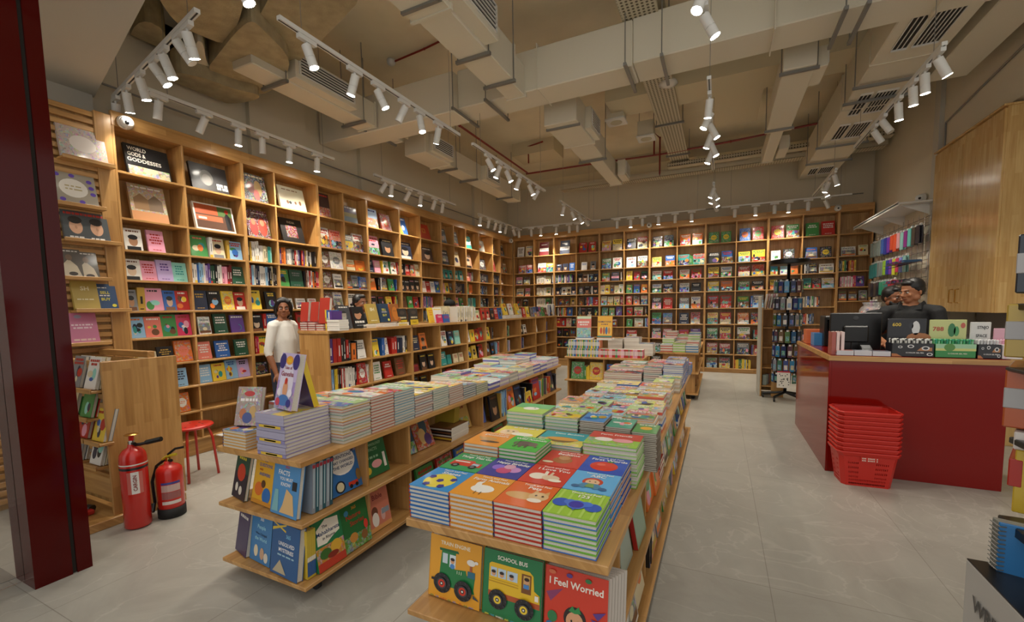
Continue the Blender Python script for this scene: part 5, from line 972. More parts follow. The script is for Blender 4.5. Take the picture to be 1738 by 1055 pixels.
for k, c in enumerate(['8a94a0', '1f5a68', '9aa4ac', '1f5a68', '9098a4', '1c4f60']):
    M = place_spine(F_T, 1.522+.023*k, z1, .021, .05, 4); add_book(M, .2, .265, .022, c, spine=c, label='%s spine of a 365 series book, %s from the table corner' % (['grey', 'teal'][k % 2], ORD[k]), group=G1, faces='L', near=True, sops=[(.1, .9, .35, .6, 'b8d0d8'), (.9, .97, .1, .9, 'b03a48')])
spec((TLx1-.09, 1.69, z1), (.02, 1, 0), .235, .29, .03, 14, '2f6fb0', [('e', .5, .62, .4, .27, 'f0ece4'), ('t', '365', .5, .82, .08, 'b82a28', .35), ('t', 'INVENTIONS', .5, .72, .09, '23406a', .85), ('t', 'THAT CHANGED', .5, .62, .075, '23406a', .8), ('t', 'THE WORLD', .5, .52, .085, '23406a', .75), ('e', .3, .14, .15, .12, '1c2a3a'), ('e', .3, .14, .11, .09, 'd8cfa8'), ('r', .55, .08, .85, .16, 'c83a28'), ('e', .62, .07, .05, .04, 'k'), ('e', .8, .07, .05, .04, 'k'), ('e', .12, .92, .13, .08, 'c94a28'), ('r', .8, .75, .97, .95, '2a3a58', 'artfine'), ('e', .9, .25, .08, .12, '8a6a3a')], 'blue 365 inventions that changed the world book, left table side', G1)
spec((TLx1-.11, 1.965, z1), (.02, 1, 0), .22, .285, .03, 14, '256b3e', [('t', '365', .5, .9, .08, 'e8dcc0', .35), ('t', 'SCIENCE AND', .5, .8, .07, '9ac8a0', .8), ('t', 'TECHNOLOGY', .5, .7, .08, '9ac8a0', .85), ('t', 'FACTS', .5, .59, .09, '9ac8a0', .55), ('e', .55, .25, .2, .09, 'e0a0a0'), ('r', .82, .12, .92, .45, 'e8e4da'), ('w', .4, .42, .5, .05, '9ac8a0'), ('e', .2, .15, .1, .08, 'd8b83a')], 'dark green 365 science and technology facts book, left table', G1)
# lower shelf
spec((-2.56, 1.5, z2), (.97, -.25, 0), .16, .26, .03, 10, '3a2f5a', [('w', .5, .8, .7, .06, 'w')], 'dark purple book edge at the left table lower shelf', G1)
spec((-2.39, 1.475, z2), (.99, -.1, 0), .2, .27, .03, 8, '3a7ab0', [('t', '365', .5, .88, .09, 'e8e8e8', .4), ('t', 'People', .5, .72, .11, '9ad0e0', .7), ('t', 'Who Changed', .5, .58, .07, '1c3a5a', .7), ('t', 'the World', .5, .48, .1, '9ad0e0', .75), ('e', .3, .22, .1, .12, 'e0d0b0'), ('e', .6, .2, .1, .12, 'c8a080'), ('e', .8, .15, .1, .1, 'd8d0c0')], 'blue 365 people who changed the world book, lower shelf', G1)
spec((-2.165, 1.44, z2), (.995, -.08, 0), .235, .27, .035, 8, '23558a', [('p', [(0, .82), (.5, .97), (.5, 1), (0, .88)], 'd8b83a'), ('p', [(0, .98), (.5, .84), (.5, .88), (0, 1)], 'd8b83a'), ('t', '365', .6, .78, .1, '7ab8d8', .4), ('t', 'UNSOLVED', .55, .62, .1, 'e8e8e8', .85), ('t', 'MYSTERIES', .55, .5, .1, 'e8e8e8', .85), ('p', [(.1, .05), (.6, .05), (.35, .3)], 'b8a888'), ('w', .55, .4, .6, .03, '9ac'+'0d0')], 'blue 365 unsolved mysteries book, left table lower shelf', G1)
for k in range(4):
    M = place_spine(F_T, 1.472+.013*k, z2, .0125, .045, 2); add_book(M, .14, .255, .0125, 'd8b83a', spine='c9b03a', label='yellow and blue thin spine, %s beside the Mahabharata book' % ORD[k], group=G1, faces='L', near=True, sops=[(.05, .35, 0, 1, '2a5a98'), (.36, .45, 0, 1, 'e8e0d0')])
spec((TLx1-.025, 1.53, z2), (.01, 1, 0), .185, .275, .02, 10, '1f7a4a', [('r', 0, 0, 1, .16, 'c03a22'), ('r', 0, .16, 1, .45, 'c9882a', 'artfine'), ('p', [(.08, .5), (.1, .8), (.45, .95), (.9, .9), (.9, .62), (.6, .55), (.4, .48)], 'eee8d8'), ('t', 'The', .4, .82, .08, '2a2a3a', .3), ('t', 'Mahabharata', .5, .71, .11, '1f3f6a', .82), ('t', 'in Rhyme', .5, .6, .08, '2a2a3a', .5), ('e', .7, .35, .2, .12, 'e0b03a'), ('e', .3, .3, .2, .1, '3a6a2a'), ('e', .55, .22, .2, .06, '8a2a1a')], 'green The Mahabharata in Rhyme book, left table lower shelf', G1)
spec((TLx1-.03, 1.72, z2), (.01, 1, 0), .2, .275, .03, 10, '1f6a32', [('r', 0, 0, 1, .3, '5a8a2a', 'artfine'), ('t', '365', .5, .86, .09, 'd8902a', .35), ('t', 'Nature', .45, .7, .14, 'a8281c', .75), ('t', 'Stories', .55, .55, .14, 'a8281c', .75), ('e', .35, .25, .15, .1, 'c98a3a'), ('e', .75, .2, .12, .1, '8a5a2a'), ('e', .2, .8, .08, .06, '3a8ab0'), ('e', .85, .4, .08, .1, 'd83a2a')], 'dark green 365 Nature Stories book, left table lower shelf', G1)
spec((TLx1-.06, 1.945, z2), (.01, 1, 0), .19, .28, .03, 10, 'cf7a62', [('t', '365', .5, .9, .09, 'e0d43a', .35), ('t', 'Bible', .5, .74, .16, '7a1f2a', .7), ('e', .3, .42, .14, .12, '6a3a28'), ('e', .3, .25, .15, .16, 'e8e0d8'), ('e', .65, .3, .1, .14, 'd8a8a0'), ('r', .6, .3, .95, .42, '8a94a0'), ('r', 0, 0, 1, .1, 'd89a58')], 'salmon 365 Bible book, left table lower shelf', G1)
GLS = 'books inside the left table'
spec((TLx1-.16, 2.36, z1), (.05, 1, 0), .18, .29, .02, 20, '1f4f68', [('t', 'From', .4, .85, .08, 'd8d0b0', .5), ('t', 'I AM', .5, .7, .12, '8ac0d0', .6), ('r', 0, 0, 1, .3, '6aa050', 'art')], 'teal From I AM picture book, left table second bay', GLS)
spec((TLx1-.15, 2.55, z1), (.05, 1, 0), .2, .31, .02, 22, 'b8562a', [('e', .6, .55, .2, .25, '3a5a6a'), ('e', .45, .3, .2, .2, 'd8b87a'), ('e', .7, .2, .2, .15, '5a3a78'), ('w', .4, .9, .6, .08, 'e0c060')], 'orange and teal mythology picture book leaning, left table', GLS, mat='artfine')
pile(F_T, 2.86, z1, .06, .26, .22, .012, 'hyhwkhkwh', 'the flat magazine pile inside the left table', GLS, near=False)
for k in range(4): M = place_spine(F_T, 3.0+.02*k, z1+.12 if False else z1, .018, .14, 10); add_book(M, .2, .27, .018, 'b8a23a', spine='b8a23a', label='olive spine, %s leaning in the left table second bay' % ORD[k], group=GLS, faces='L')
spec((TLx1-.15, 3.11, z1), (.05, 1, 0), .2, .27, .02, 16, 'c9a860', [('w', .5, .85, .6, .08, '8a3a28'), ('w', .5, .72, .4, .07, '8a3a28'), ('r', .1, .08, .9, .4, 'c8c050', 'art')], 'tan picture book at the end of the left table second bay', GLS)
spec((TLx1-.1, 3.4, z1), (.05, 1, 0), .1, .24, .02, 10, '5a6ab0', [('e', .5, .5, .3, .2, 'd8a0b0')], 'narrow violet book against the divider, left table third bay', GLS)
fill(F_T, 3.5, 3.84, z1, 'fkh4:.16,.24 sdllllbl:.02,.25', 'left table third bay', GLS, tall=.3, depth=.25); fill(F_T, 3.87, 4.84, z1, 'foe1:.16,.25 fnb1:.16,.24 sky fyd1:.17,.13 sk fru1:.22,.25 slyyg', 'left table fourth bay', GLS, tall=.3, depth=.25); fill(F_T, 4.87, 5.3, z1, 'seyrr soo fnu1:.16,.25 skn', 'left table fifth bay', GLS, tall=.3, depth=.25)
fill(F_T, 2.36, 3.34, z2, 'fgr2:.2,.25 frg2:.2,.25 fby2:.2,.25', 'left table second bay, bottom', GLS, tall=.3, depth=.25); fill(F_T, 3.4, 4.8, z2, 'sgryblr fgr2:.2,.25 frg2:.2,.25 sbbg', 'left table far bays, bottom', GLS, tall=.3, depth=.25)
# centre table front: three board books on the lip shelf
GF = 'large board books under the centre table front'
zf = .4115
def wheel(cx, cy, r, hub): 
    return [('e', cx, cy, r, r*.93, '1c1c20')]+[('r', cx+r*.86*math.cos(a)-.012, cy+r*.8*math.sin(a)-.012, cx+r*.86*math.cos(a)+.012, cy+r*.8*math.sin(a)+.012, '3a3a40') for a in [k*math.pi/5 for k in range(10)]]+[('e', cx, cy, r*.55, r*.5, '3c3c42'), ('e', cx, cy, r*.4, r*.37, hub), ('e', cx, cy, r*.2, r*.19, '2a2a2e'), ('e', cx, cy, r*.1, r*.09, 'e8e4d8')]
def multi(st, y, cs, w, hh):
    words = st.split(); tot = sum(len(x) for x in words)+len(words)-1; x = .5-w/2; o = []
    for i, x_ in enumerate(words):
        l = len(x_)/tot*w; o.append(('t', x_, x+l/2, y, hh, cs[i % len(cs)], l)); x += (len(x_)+1)/tot*w
    return o
train = [('t', 'TRAIN ENGINE', .5, .9, .085, 'efe6cc', .84), ('p', [(.2, .3), (.24, .78), (.52, .78), (.5, .52), (.72, .55), (.74, .48), (.9, .48), (.88, .28), (.9, .22), (.1, .22), (.14, .3)], '1f7a42'), ('p', [(.2, .77), (.19, .81), (.56, .82), (.58, .78)], '186438'), ('r', .26, .58, .36, .74, 'c8d8e0'), ('r', .4, .54, .52, .74, 'd8e4e8'), ('e', .46, .64, .04, .04, 'd8a078'), ('e', .46, .67, .042, .025, '2a1c18'), ('e', .46, .56, .045, .04, '4a88c8'), ('r', .76, .46, .9, .56, '2a6a80'), ('r', .8, .56, .84, .66, 'a85a38'), ('e', .82, .7, .08, .05, 'e8e4dc'), ('e', .92, .72, .035, .025, 'e8e4dc'), ('p', [(.88, .22), (1.0, .14), (.88, .16)], '35404a'), ('r', .06, .27, .2, .31, '1c1c20'), ('r', .56, .47, .57, .52, 'd8e4c8'), ('r', .6, .47, .61, .52, 'd8e4c8'), ('r', .64, .47, .65, .52, 'd8e4c8')]+wheel(.28, .26, .17, 'c8341c')+wheel(.7, .24, .17, 'c8341c')+multi('SPIN THE WHEELS AND GET, SET, FUN AWAY', .045, ['1f7a42', '2a6ab0', 'b8341c'], .86, .035)
bus = [('t', 'SCHOOL BUS', .5, .9, .085, 'efe9dc', .66), ('p', [(.1, .32), (.1, .78), (.14, .81), (.8, .81), (.86, .76), (.88, .55), (.97, .5), (.98, .3)], 'e8bc28'), ('r', .1, .3, .98, .38, 'b4542a'), ('r', .13, .6, .24, .74, 'c0d4e4'), ('r', .26, .6, .4, .74, 'c0d4e4'), ('r', .42, .6, .6, .74, 'c0d4e4'), ('r', .67, .48, .83, .76, '7a4a20'), ('r', .7, .56, .81, .74, 'd8b060'), ('r', .1, .52, .62, .53, 'b8902a'), ('r', .1, .56, .62, .565, 'b8902a')]
for cx in (.185, .33, .5): bus += [('e', cx, .65, .035, .035, 'd8a078'), ('e', cx, .68, .038, .022, '2a1c18')]
bus += [('e', .76, .66, .04, .04, 'd8a078'), ('e', .76, .695, .042, .025, '2a1c18'), ('r', .71, .56, .8, .62, '4a88c8'), ('r', .9, .42, .96, .5, 'efe9dc')]+wheel(.28, .28, .16, 'e8c83a')+wheel(.74, .26, .16, 'e8c83a')+multi('SPIN THE WHEELS AND GET, SET, FUN AWAY', .045, ['e8d03a', '4a98b8', 'e8e0d0'], .86, .035)
wor = [('p', [(.02, .62), (.3, .72), (.1, .5)], '8a3a68'), ('t', 'I Feel Worried', .5, .8, .14, 'f2ece0', .86), ('e', .5, .34, .18, .17, '2a1c1a'), ('e', .5, .3, .14, .14, 'd8a078'), ('e', .45, .31, .015, .018, 'k'), ('e', .56, .31, .015, .018, 'k'), ('p', [(.4, .44), (.46, .52), (.5, .47), (.56, .53), (.6, .44), (.5, .42)], '2f8a4a'), ('p', [(.38, 0), (.4, .16), (.6, .16), (.64, 0)], 'e0c83a'), ('r', .39, .03, .63, .06, 'k'), ('r', .39, .1, .62, .125, 'k'), ('e', .14, .3, .08, .08, '2f7a48'), ('e', .1, .18, .06, .05, '2f6a98'), ('p', [(.78, .5), (.98, .56), (.86, .42)], '5a3a88'), ('p', [(.75, .42), (.98, .4), (.84, .34)], '5a3a88'), ('e', .28, .16, .03, .03, 'e0a03a'), ('e', .8, .18, .06, .05, '2f6a98'), ('e', .4, .93, .05, .03, '5a3a88'), ('e', .7, .92, .05, .03, '2f7a48'), ('e', .12, .93, .06, .03, 'd8704a')]
spec((-.985, 1.275, zf), (1, -.02, 0), .226, .228, .02, 8, 'e3a02a', train, 'yellow train engine board book with big wheels, lip shelf left', GF)
spec((-.748, 1.272, zf), (1, -.02, 0), .226, .228, .02, 8, '1f7a48', bus, 'green school bus board book, lip shelf middle', GF)
for k in range(7): spec((-.51+.007*k, 1.268+.012*k, zf), (1, -.02, 0), .212, .228, .008, 8, 'cf3a24' if k == 0 else 'c9bfb4', wor if k == 0 else None, 'red I Feel Worried board book, lip shelf right, front copy' if k == 0 else 'red I Feel Worried board book copy, %s behind the front one' % ORD[k-1], GF, back='c8c0b4')
wq = None
# centre table right side
F_C = frame((TCx1, 0, 0), LY, LN); GCS = 'books inside the centre table facing the aisle'
zm, zl = .411, .081
spec((TCx1-.05, 1.66, zm), (.02, 1, 0), .2, .28, .015, 10, '8a9a90', [('r', .06, .05, .94, .95, '9aaa9c')], 'grey-green book behind the divider, centre table side', GCS, spine='1f5a48')
spec((TCx1-.03, 1.9, zm), (.02, 1, 0), .21, .28, .02, 10, '7a9a80', [('r', .06, .05, .94, .95, '8aa890'), ('w', .5, .8, .6, .05, 'q')], 'sage green book leaning at the centre table side, middle shelf', GCS, spine='a8241c')
fill(F_C, 2.27, 2.93, zm, 'fod1:.22,.28 fod1:.2,.26 hrrrrrr:.2,.2', 'centre table aisle side, second bay', GCS, tall=.31, depth=.3); fill(F_C, 2.97, 3.66, zm, 'fcg6:.2,.26 fgc1:.2,.26 few2:.19,.25', 'centre table aisle side, third bay', GCS, tall=.31, depth=.3)
fill(F_C, 3.7, 4.43, zm, 'fgy1:.22,.26 hwbwb:.2,.2 fey1', 'centre table aisle side, fourth bay', GCS, tall=.31, depth=.3); fill(F_C, 4.47, 5.18, zm, 'fyb1:.2,.25 fbw1:.2,.25 fgw2', 'centre table aisle side, fifth bay', GCS, tall=.31, depth=.3)
fill(F_C, 1.62, 2.23, zl, 'scw fwe6:.2,.26 fcr1:.2,.26', 'centre table aisle side, first bay, bottom', GCS, tall=.31, depth=.3); fill(F_C, 2.27, 2.93, zl, 'skwke fsw6:.2,.27 few6:.2,.26', 'centre table aisle side, second bay, bottom', GCS, tall=.31, depth=.3)
fill(F_C, 2.97, 3.66, zl, 'fgr2:.2,.24 fwu2:.2,.26 sepb', 'centre table aisle side, third bay, bottom', GCS, tall=.31, depth=.3); fill(F_C, 3.7, 4.43, zl, 'fyb2:.2,.26 fvp2:.2,.26', 'centre table aisle side, fourth bay, bottom', GCS, tall=.31, depth=.3); fill(F_C, 4.47, 5.18, zl, 'fly2:.2,.26 fyb2:.2,.26', 'centre table aisle side, fifth bay, bottom', GCS, tall=.31, depth=.3)
# ---------------------------------------------------------------- slatted wall panel at the left
t = thing('slat_wall_panel', 'slatted light wood wall panel with small ledges, behind the red post', 'wall panel', (XS, 1.6, 0))
m = MB(); m.box(XS-.05, XS-.035, 1.0, 2.0, 0, 3.27, 'w', 'wood_back'); part(m, 'backing', t)
m = MB(); z = .05
while z < 3.24: m.bbox(XS-.035, XS, 1.0, 1.965, z, z+.042, .003, 'w', 'wood_y'); z += .066
part(m, 'slats', t)
m = MB(); m.bbox(XS-.05, XS+.012, 1.965, 2.085, 0, 3.28, .004, 'w', 'wood_z'); part(m, 'frame_post', t)
GW = 'books on the slatted wall panel'
def wallbook(pxs, lb, w, h, col, ops, mat='print', sub=None):
    # pxs: lower left corner of the book in the photo
    P = PX(pxs[0], pxs[1], XS+.05); F_ = frame((XS+.06, 0, 0), LY, LN)
    add_book(place_face(F_, P.y, P.z, w, h, .025, 13, .0), w, h, .025, col, ops, label=lb, group=GW, near=True, mat=mat); return P
ledges = []
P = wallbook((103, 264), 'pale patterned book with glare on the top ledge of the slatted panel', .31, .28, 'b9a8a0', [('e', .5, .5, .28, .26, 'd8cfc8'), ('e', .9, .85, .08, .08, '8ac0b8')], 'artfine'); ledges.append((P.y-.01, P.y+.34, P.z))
P = wallbook((96, 343), 'purple flower patterned book with white centre on slatted panel', .27, .27, 'a09888', [('e', .45, .52, .34, .3, 'e8e4da'), ('w', .45, .58, .4, .04, 'b8a878'), ('w', .45, .48, .4, .04, 'b8a878')]+[('e', x_, y_, .07, .06, '5a3ab0') for x_, y_ in ((.1, .9), (.45, .92), (.85, .8), (.9, .4), (.6, .1), (.15, .12), (.88, .6))]); ledges.append((P.y-.03, P.y+.3, P.z))
for k in range(2):
    P = wallbook((110+37*k, 405+4*k), 'grey book with an oval face portrait on slatted panel, %s' % ['left', 'right'][k], .165, .25, '4a5054', [('e', .5, .45, .26, .26, 'd8a888'), ('e', .5, .68, .27, .13, '1c1614'), ('w', .5, .9, .8, .08, 'b8342a'), ('e', .5, .42, .05, .06, 'c09070'), ('w', .5, .08, .6, .05, 'w')])
    if k == 0: ledges.append((P.y-.02, P.y+.36, P.z))
for k in range(2):
    P = wallbook((99+30*k, 470+4*k), 'sepia book with a seated robed figure, %s copy on slatted panel' % ['left', 'right'][k], .16, .24, '5a534c', [('p', [(.1, 0), (.2, .4), (.5, .65), (.8, .4), (.95, 0)], 'c9bca4'), ('e', .52, .7, .13, .11, '7a6250'), ('e', .6, .12, .18, .07, '3a302a'), ('w', .5, .93, .8, .04, 'w')])
    if k == 0: ledges.append((P.y-.03, P.y+.33, P.z))
P = wallbook((127, 526), 'gold SH lettered book on the slatted panel ledge', .17, .25, 'b39a4a', [('t', 'SH', .5, .74, .2, 'e4dcb8', .75), ('w', .5, .35, .7, .04, 'e4dcb8')]); ledges.append((P.y-.01, P.y+.37, P.z))
P = wallbook((163, 526), 'navy sell and buy book on the slatted panel ledge', .16, .23, '1f4068', [('w', .4, .85, .4, .04, 'w'), ('t', 'SELL', .5, .66, .15, 'd8cc3a', .6), ('w', .5, .54, .5, .04, 'w'), ('t', 'BUY', .5, .4, .15, 'd8cc3a', .5), ('e', .82, .15, .1, .06, 'd8cc3a')])
P = wallbook((118, 584), 'pink book on the lowest ledge of the slatted panel', .2, .26, 'c87a9a', [('w', .5, .6, .7, .05, 'e8d0d8'), ('w', .5, .5, .6, .05, 'e8d0d8'), ('e', .4, .88, .12, .06, 'a0a0b8'), ('w', .5, .1, .7, .06, 'd8b8b0')]); ledges.append((P.y-.02, P.y+.26, P.z))
for y0, y1, z in ledges:
    m = MB(); m.bbox(XS, XS+.11, y0, y1, z-.02, z-.002, .003, 'w', 'wood_y'); m.bbox(XS+.1, XS+.112, y0, y1, z-.02, z+.012, .003, 'w', 'wood_y'); part(m, 'ledge', t)
# ---------------------------------------------------------------- low slatted display unit with end panel
ux0, ux1, uy0, uy1, uh = -4.93, -3.885, 1.46, 1.93, 1.17
t = thing('magazine_display', 'low wooden display unit with slatted front and plain end panel', 'display unit', (-4.4, 1.7, 0))
m = MB(); m.bbox(ux1-.02, ux1, uy0, uy1, 0.06, uh, .004, 'w', 'wood_z'); part(m, 'end_panel', t)
m = MB(); m.bbox(ux0, ux1-.02, uy0+.06, uy0+.075, .1, uh-.03, .002, 'w', 'wood_back'); m.bbox(ux0, ux1-.02, uy1-.075, uy1-.06, .1, uh-.03, .002, 'w', 'wood_back'); part(m, 'back_panel', t)
m = MB(); z = .3
while z < uh-.06: m.bbox(ux0, ux1-.02, uy0+.03, uy0+.06, z, z+.04, .003, 'w', 'wood_x'); z += .066
part(m, 'slats', t)
m = MB(); m.bbox(ux0, ux1-.02, uy0+.03, uy0+.08, uh-.04, uh, .003, 'w', 'wood_x'); m.bbox(ux0, ux1-.25, uy1-.08, uy1-.03, uh-.02, uh+.03, .003, 'w', 'wood_x'); part(m, 'top_rail', t)
m = MB(); m.bbox(ux0, ux1-.02, uy0+.02, uy0+.04, .16, .32, .003, 'w', 'wood_x'); part(m, 'kick_panel', t)
m = MB(); m.bbox(ux0, ux1+.03, uy0-.18, uy1-.02, 0, .06, .004, 'w', 'wood_x'); m.bbox(ux0, ux1, uy0-.14, uy0+.03, .06, .16, .004, 'w', 'wood_x') if False else None; part(m, 'base', t)
MG = 'magazines leaning on the low slatted display unit'; F_D = frame((0, uy0+.03, 0), (1, 0, 0), (0, -1, 0))
for r_, (z, xs_) in enumerate(((.97, (-4.33, -4.1)), (.76, (-4.45, -4.2)), (.6, (-4.28, -4.05)), (.42, (-4.42, -4.12)))):
    for c_, x in enumerate(xs_):
        m = MB(); m.bbox(x-.02, x+.19, uy0-.06, uy0+.03, z-.018, z, .003, 'w', 'wood_x'); m.bbox(x-.02, x+.19, uy0-.062, uy0-.052, z-.018, z+.015, .002, 'w', 'wood_x'); part(m, 'ledge', t)
        for k in range(2):
            M = place_face(F_D, x+.01*k, z, .16, .23, .022, 14, -.055+.028*k); add_book(M, .16, .23, .022, 'ewcgry'[(r_*2+c_+k) % 6], rnd_art('e', 'r', 1, rng), label='magazine %s from front on ledge %s, %s, low slatted unit' % (ORD[k], ORD[r_], ['left', 'right'][c_]), group=MG, faces='R', near=True, name='magazine')
m = MB(); m.tube([(-4.35, 1.4, .09), (-4.2, 1.38, .1), (-4.1, 1.42, .09)], .03, 8, 'k', 'plastic'); m.bbox(-4.3, -4.05, 1.3, 1.42, .062, .1, .01, 'r', 'plastic'); m.bbox(-4.45, -4.3, 1.36, 1.44, .062, .14, .01, 'k', 'plastic')
one(m, 'cleaning_cloth_bundle', 'red and black bundle lying on the base of the slatted unit', 'bundle')
# ---------------------------------------------------------------- fire extinguishers
def extinguisher(x, y, r, h, label, kind):
    t = thing('fire_extinguisher', label, 'fire extinguisher', (x, y, 0), 'fire extinguishers')
    m = MB(); pr = [(r*.85, 0), (r, .012), (r, h*.86), (r*.93, h*.92), (r*.7, h*.97), (r*.34, h), (r*.3, h+.02)]
    m.lathe(pr, (x, y, 0.003), 28, mat='red_metal'); part(m, 'cylinder', t, True)
    if kind == 1:
        m = MB()
        for z0, z1, c in ((h*.80, h*.815, 'w'), (h*.745, h*.775, 'k')): m.cyl((x, y, z0), (x, y, z1), r+.0012, n=28, col=c, caps=False)
        part(m, 'band', t, True)
        fx = (CAMP-Vector((x, y, 0))); fx.z = 0; fx.normalize(); sx = Vector((-fx.y, fx.x, 0))
        m = MB(); lw = .045
        for k in range(4):
            a0, a1 = -.55+.28*k, -.55+.28*(k+1)
            q = [Vector((x, y, 0))+(fx*math.cos(a)+sx*math.sin(a))*(r+.001) for a in (a0, a1)]
            m.face([(q[0].x, q[0].y, h*.45), (q[1].x, q[1].y, h*.45), (q[1].x, q[1].y, h*.72), (q[0].x, q[0].y, h*.72)], 'e4e0da' if k in (1, 2) else 'c86a60')
        # upright lettering
        Mx = bookM(Vector((x, y, h*.585))+fx*(r+.003), Vector((0, 0, 1)), -sx, fx); m.M = Mx; put_text(m, 'CARGIN', 0, .0, .03, '8a1a14', .0005, .13); part(m, 'label', t)
    else:
        m = MB(); m.cyl((x, y, .004), (x, y, .075), r+.004, n=28, mat='rubber'); part(m, 'boot', t, True)
        fx = (CAMP-Vector((x, y, 0))); fx.z = 0; fx.normalize(); sx = Vector((-fx.y, fx.x, 0)); m = MB()
        for k in range(6):
            a0, a1 = -.7+.24*k, -.7+.24*(k+1); q = [Vector((x, y, 0))+(fx*math.cos(a)+sx*math.sin(a))*(r+.001) for a in (a0, a1)]
            for z0, z1, c in ((h*.66, h*.7, '3a3f8a'), (h*.52, h*.65, 'c8a8a0'), (h*.38, h*.51, '9a5a58'), (h*.28, h*.34, 'd8cfc8')): m.face([(q[0].x, q[0].y, z0), (q[1].x, q[1].y, z0), (q[1].x, q[1].y, z1), (q[0].x, q[0].y, z1)], c)
        part(m, 'label', t)
    m = MB(); m.cyl((x, y, h+.0), (x, y, h+.05), r*.22, n=12, mat='chrome' if kind == 1 else 'brass'); m.cyl((x-.03, y, h+.03), (x+.04, y, h+.03), .011, n=10, mat='black_plastic'); part(m, 'valve', t)
    if kind == 1:
        m = MB(); m.cyl((x, y, h+.045), (x, y, h+.09), .016, n=10, mat='red_metal'); m.lathe([(.03, 0), (.042, .006), (.03, .012)], (x, y, h+.085), 16, mat='brass'); part(m, 'hand_wheel', t)
        m = MB(); m.tube([(x, y, h+.015), (x+.05, y+.03, h+.02), (x+.17, y+.1, h+.05)], .011, 8, mat='black_plastic'); m.tube([(x+.08, y+.05, h+.03), (x+.17, y+.1, h+.052)], .017, 8, mat='black_plastic'); part(m, 'discharge_horn', t)
    else:
        m = MB(); m.tube([(x-.03, y-.0, h+.035), (x-.1, y-.03, h-.02), (x-.135, y-.05, h-.14), (x-.12, y-.05, h-.3), (x-.05, y-r-.02, h*.22)], .011, 8, mat='black_plastic'); m.tube([(x-.07, y-r-.0, h*.27), (x-.04, y-r-.025, h*.15)], .015, 8, mat='black_plastic'); part(m, 'hose', t)
        m = MB(); m.tube([(x-.05, y-.01, h+.03), (x, y, h+.06), (x+.05, y+.03, h+.07)], .011, 6, 'c8b02a', 'plastic'); m.tube([(x, y, h+.07), (x+.04, y+.03, h+.11), (x+.09, y+.06, h+.12)], .009, 6, mat='black_plastic'); part(m, 'lever', t)
extinguisher(-3.70, 1.52, .078, .57, 'tall red carbon dioxide fire extinguisher with white lettering label', 1)
extinguisher(-3.665, 1.715, .082, .39, 'short red fire extinguisher with black boot and hose', 2)
# ---------------------------------------------------------------- red stool
sx_, sy_, sh_ = -4.33, 2.22, .475
t = thing('stool', 'round red metal stool in front of the left wall bookcase', 'stool', (sx_, sy_, 0))
m = MB(); m.lathe([(.05, -.004), (.165, -.012), (.178, 0), (.17, .012), (.05, .01), (.001, .01)], (sx_, sy_, sh_), 32, mat='red_seat'); part(m, 'seat', t, True)
m = MB()
for k in range(7): a = k*math.pi*2/7; m.cyl((sx_+.09*math.cos(a), sy_+.09*math.sin(a), sh_+.0102), (sx_+.09*math.cos(a), sy_+.09*math.sin(a), sh_+.0112), .01, n=10, mat='dark_gap')
part(m, 'seat_hole', t)
for k in range(4):
    a = math.pi/4+k*math.pi/2+.1; m = MB(); c_, s_ = math.cos(a), math.sin(a)
    m.tube([(sx_+.1*c_, sy_+.1*s_, sh_-.012), (sx_+.135*c_, sy_+.135*s_, sh_-.03), (sx_+.16*c_, sy_+.16*s_, sh_-.12), (sx_+.19*c_, sy_+.19*s_, .004)], .011, 8, mat='red_seat'); part(m, 'leg', t, True)
m = MB(); m.box(-4.96+.06, -4.96+.2, 2.75, 3.1, .178, .183, 'd8d6d0'); 
Fp = one(m, 'paper_sheet', 'white paper sheet on the lowest shelf behind the red stool', 'paper')
# ---------------------------------------------------------------- checkout counter
cx0, cx1, cy0, cy1, ch = .88, 2.02, 4.6, 6.3, 1.04
t = thing('checkout_counter', 'glossy red checkout counter with a wooden edge, right of the aisle', 'counter', ((cx0+cx1)/2, cy0+.3, 0))
m = MB(); m.bbox(cx0+.01, cx1, cy0+.004, cy0+.025, .0, ch-.045, .002, 'w', 'red_gloss'); part(m, 'front_panel', t)
m = MB(); m.bbox(cx0, cx0+.02, cy0+.0, cy1, .0, ch-.045, .002, 'w', 'red_gloss'); part(m, 'side_panel', t)
m = MB(); m.prism([(cx0+.02, cy0+.03), (cx1, cy0+.03), (cx1, cy0+.62), (cx0+.42, cy0+.62), (cx0+.42, cy1), (cx0+.02, cy1)], .02, ch-.05, 'w', 'wood_back'); part(m, 'cabinet_body', t)
m = MB(); m.prism([(cx0-.006, cy0-.012), (cx1+.02, cy0-.012), (cx1+.02, cy0+.66), (cx0+.46, cy0+.66), (cx0+.46, cy1+.01), (cx0-.006, cy1+.01)], ch-.045, ch-.004, 'w', 'wood_x'); part(m, 'countertop', t)
m = MB(); m.prism([(cx0+.014, cy0+.01), (cx1+.0, cy0+.01), (cx1, cy0+.64), (cx0+.44, cy0+.64), (cx0+.44, cy1-.01), (cx0+.014, cy1-.01)], ch-.004, ch, 'w', 'red_gloss'); part(m, 'counter_inlay', t)
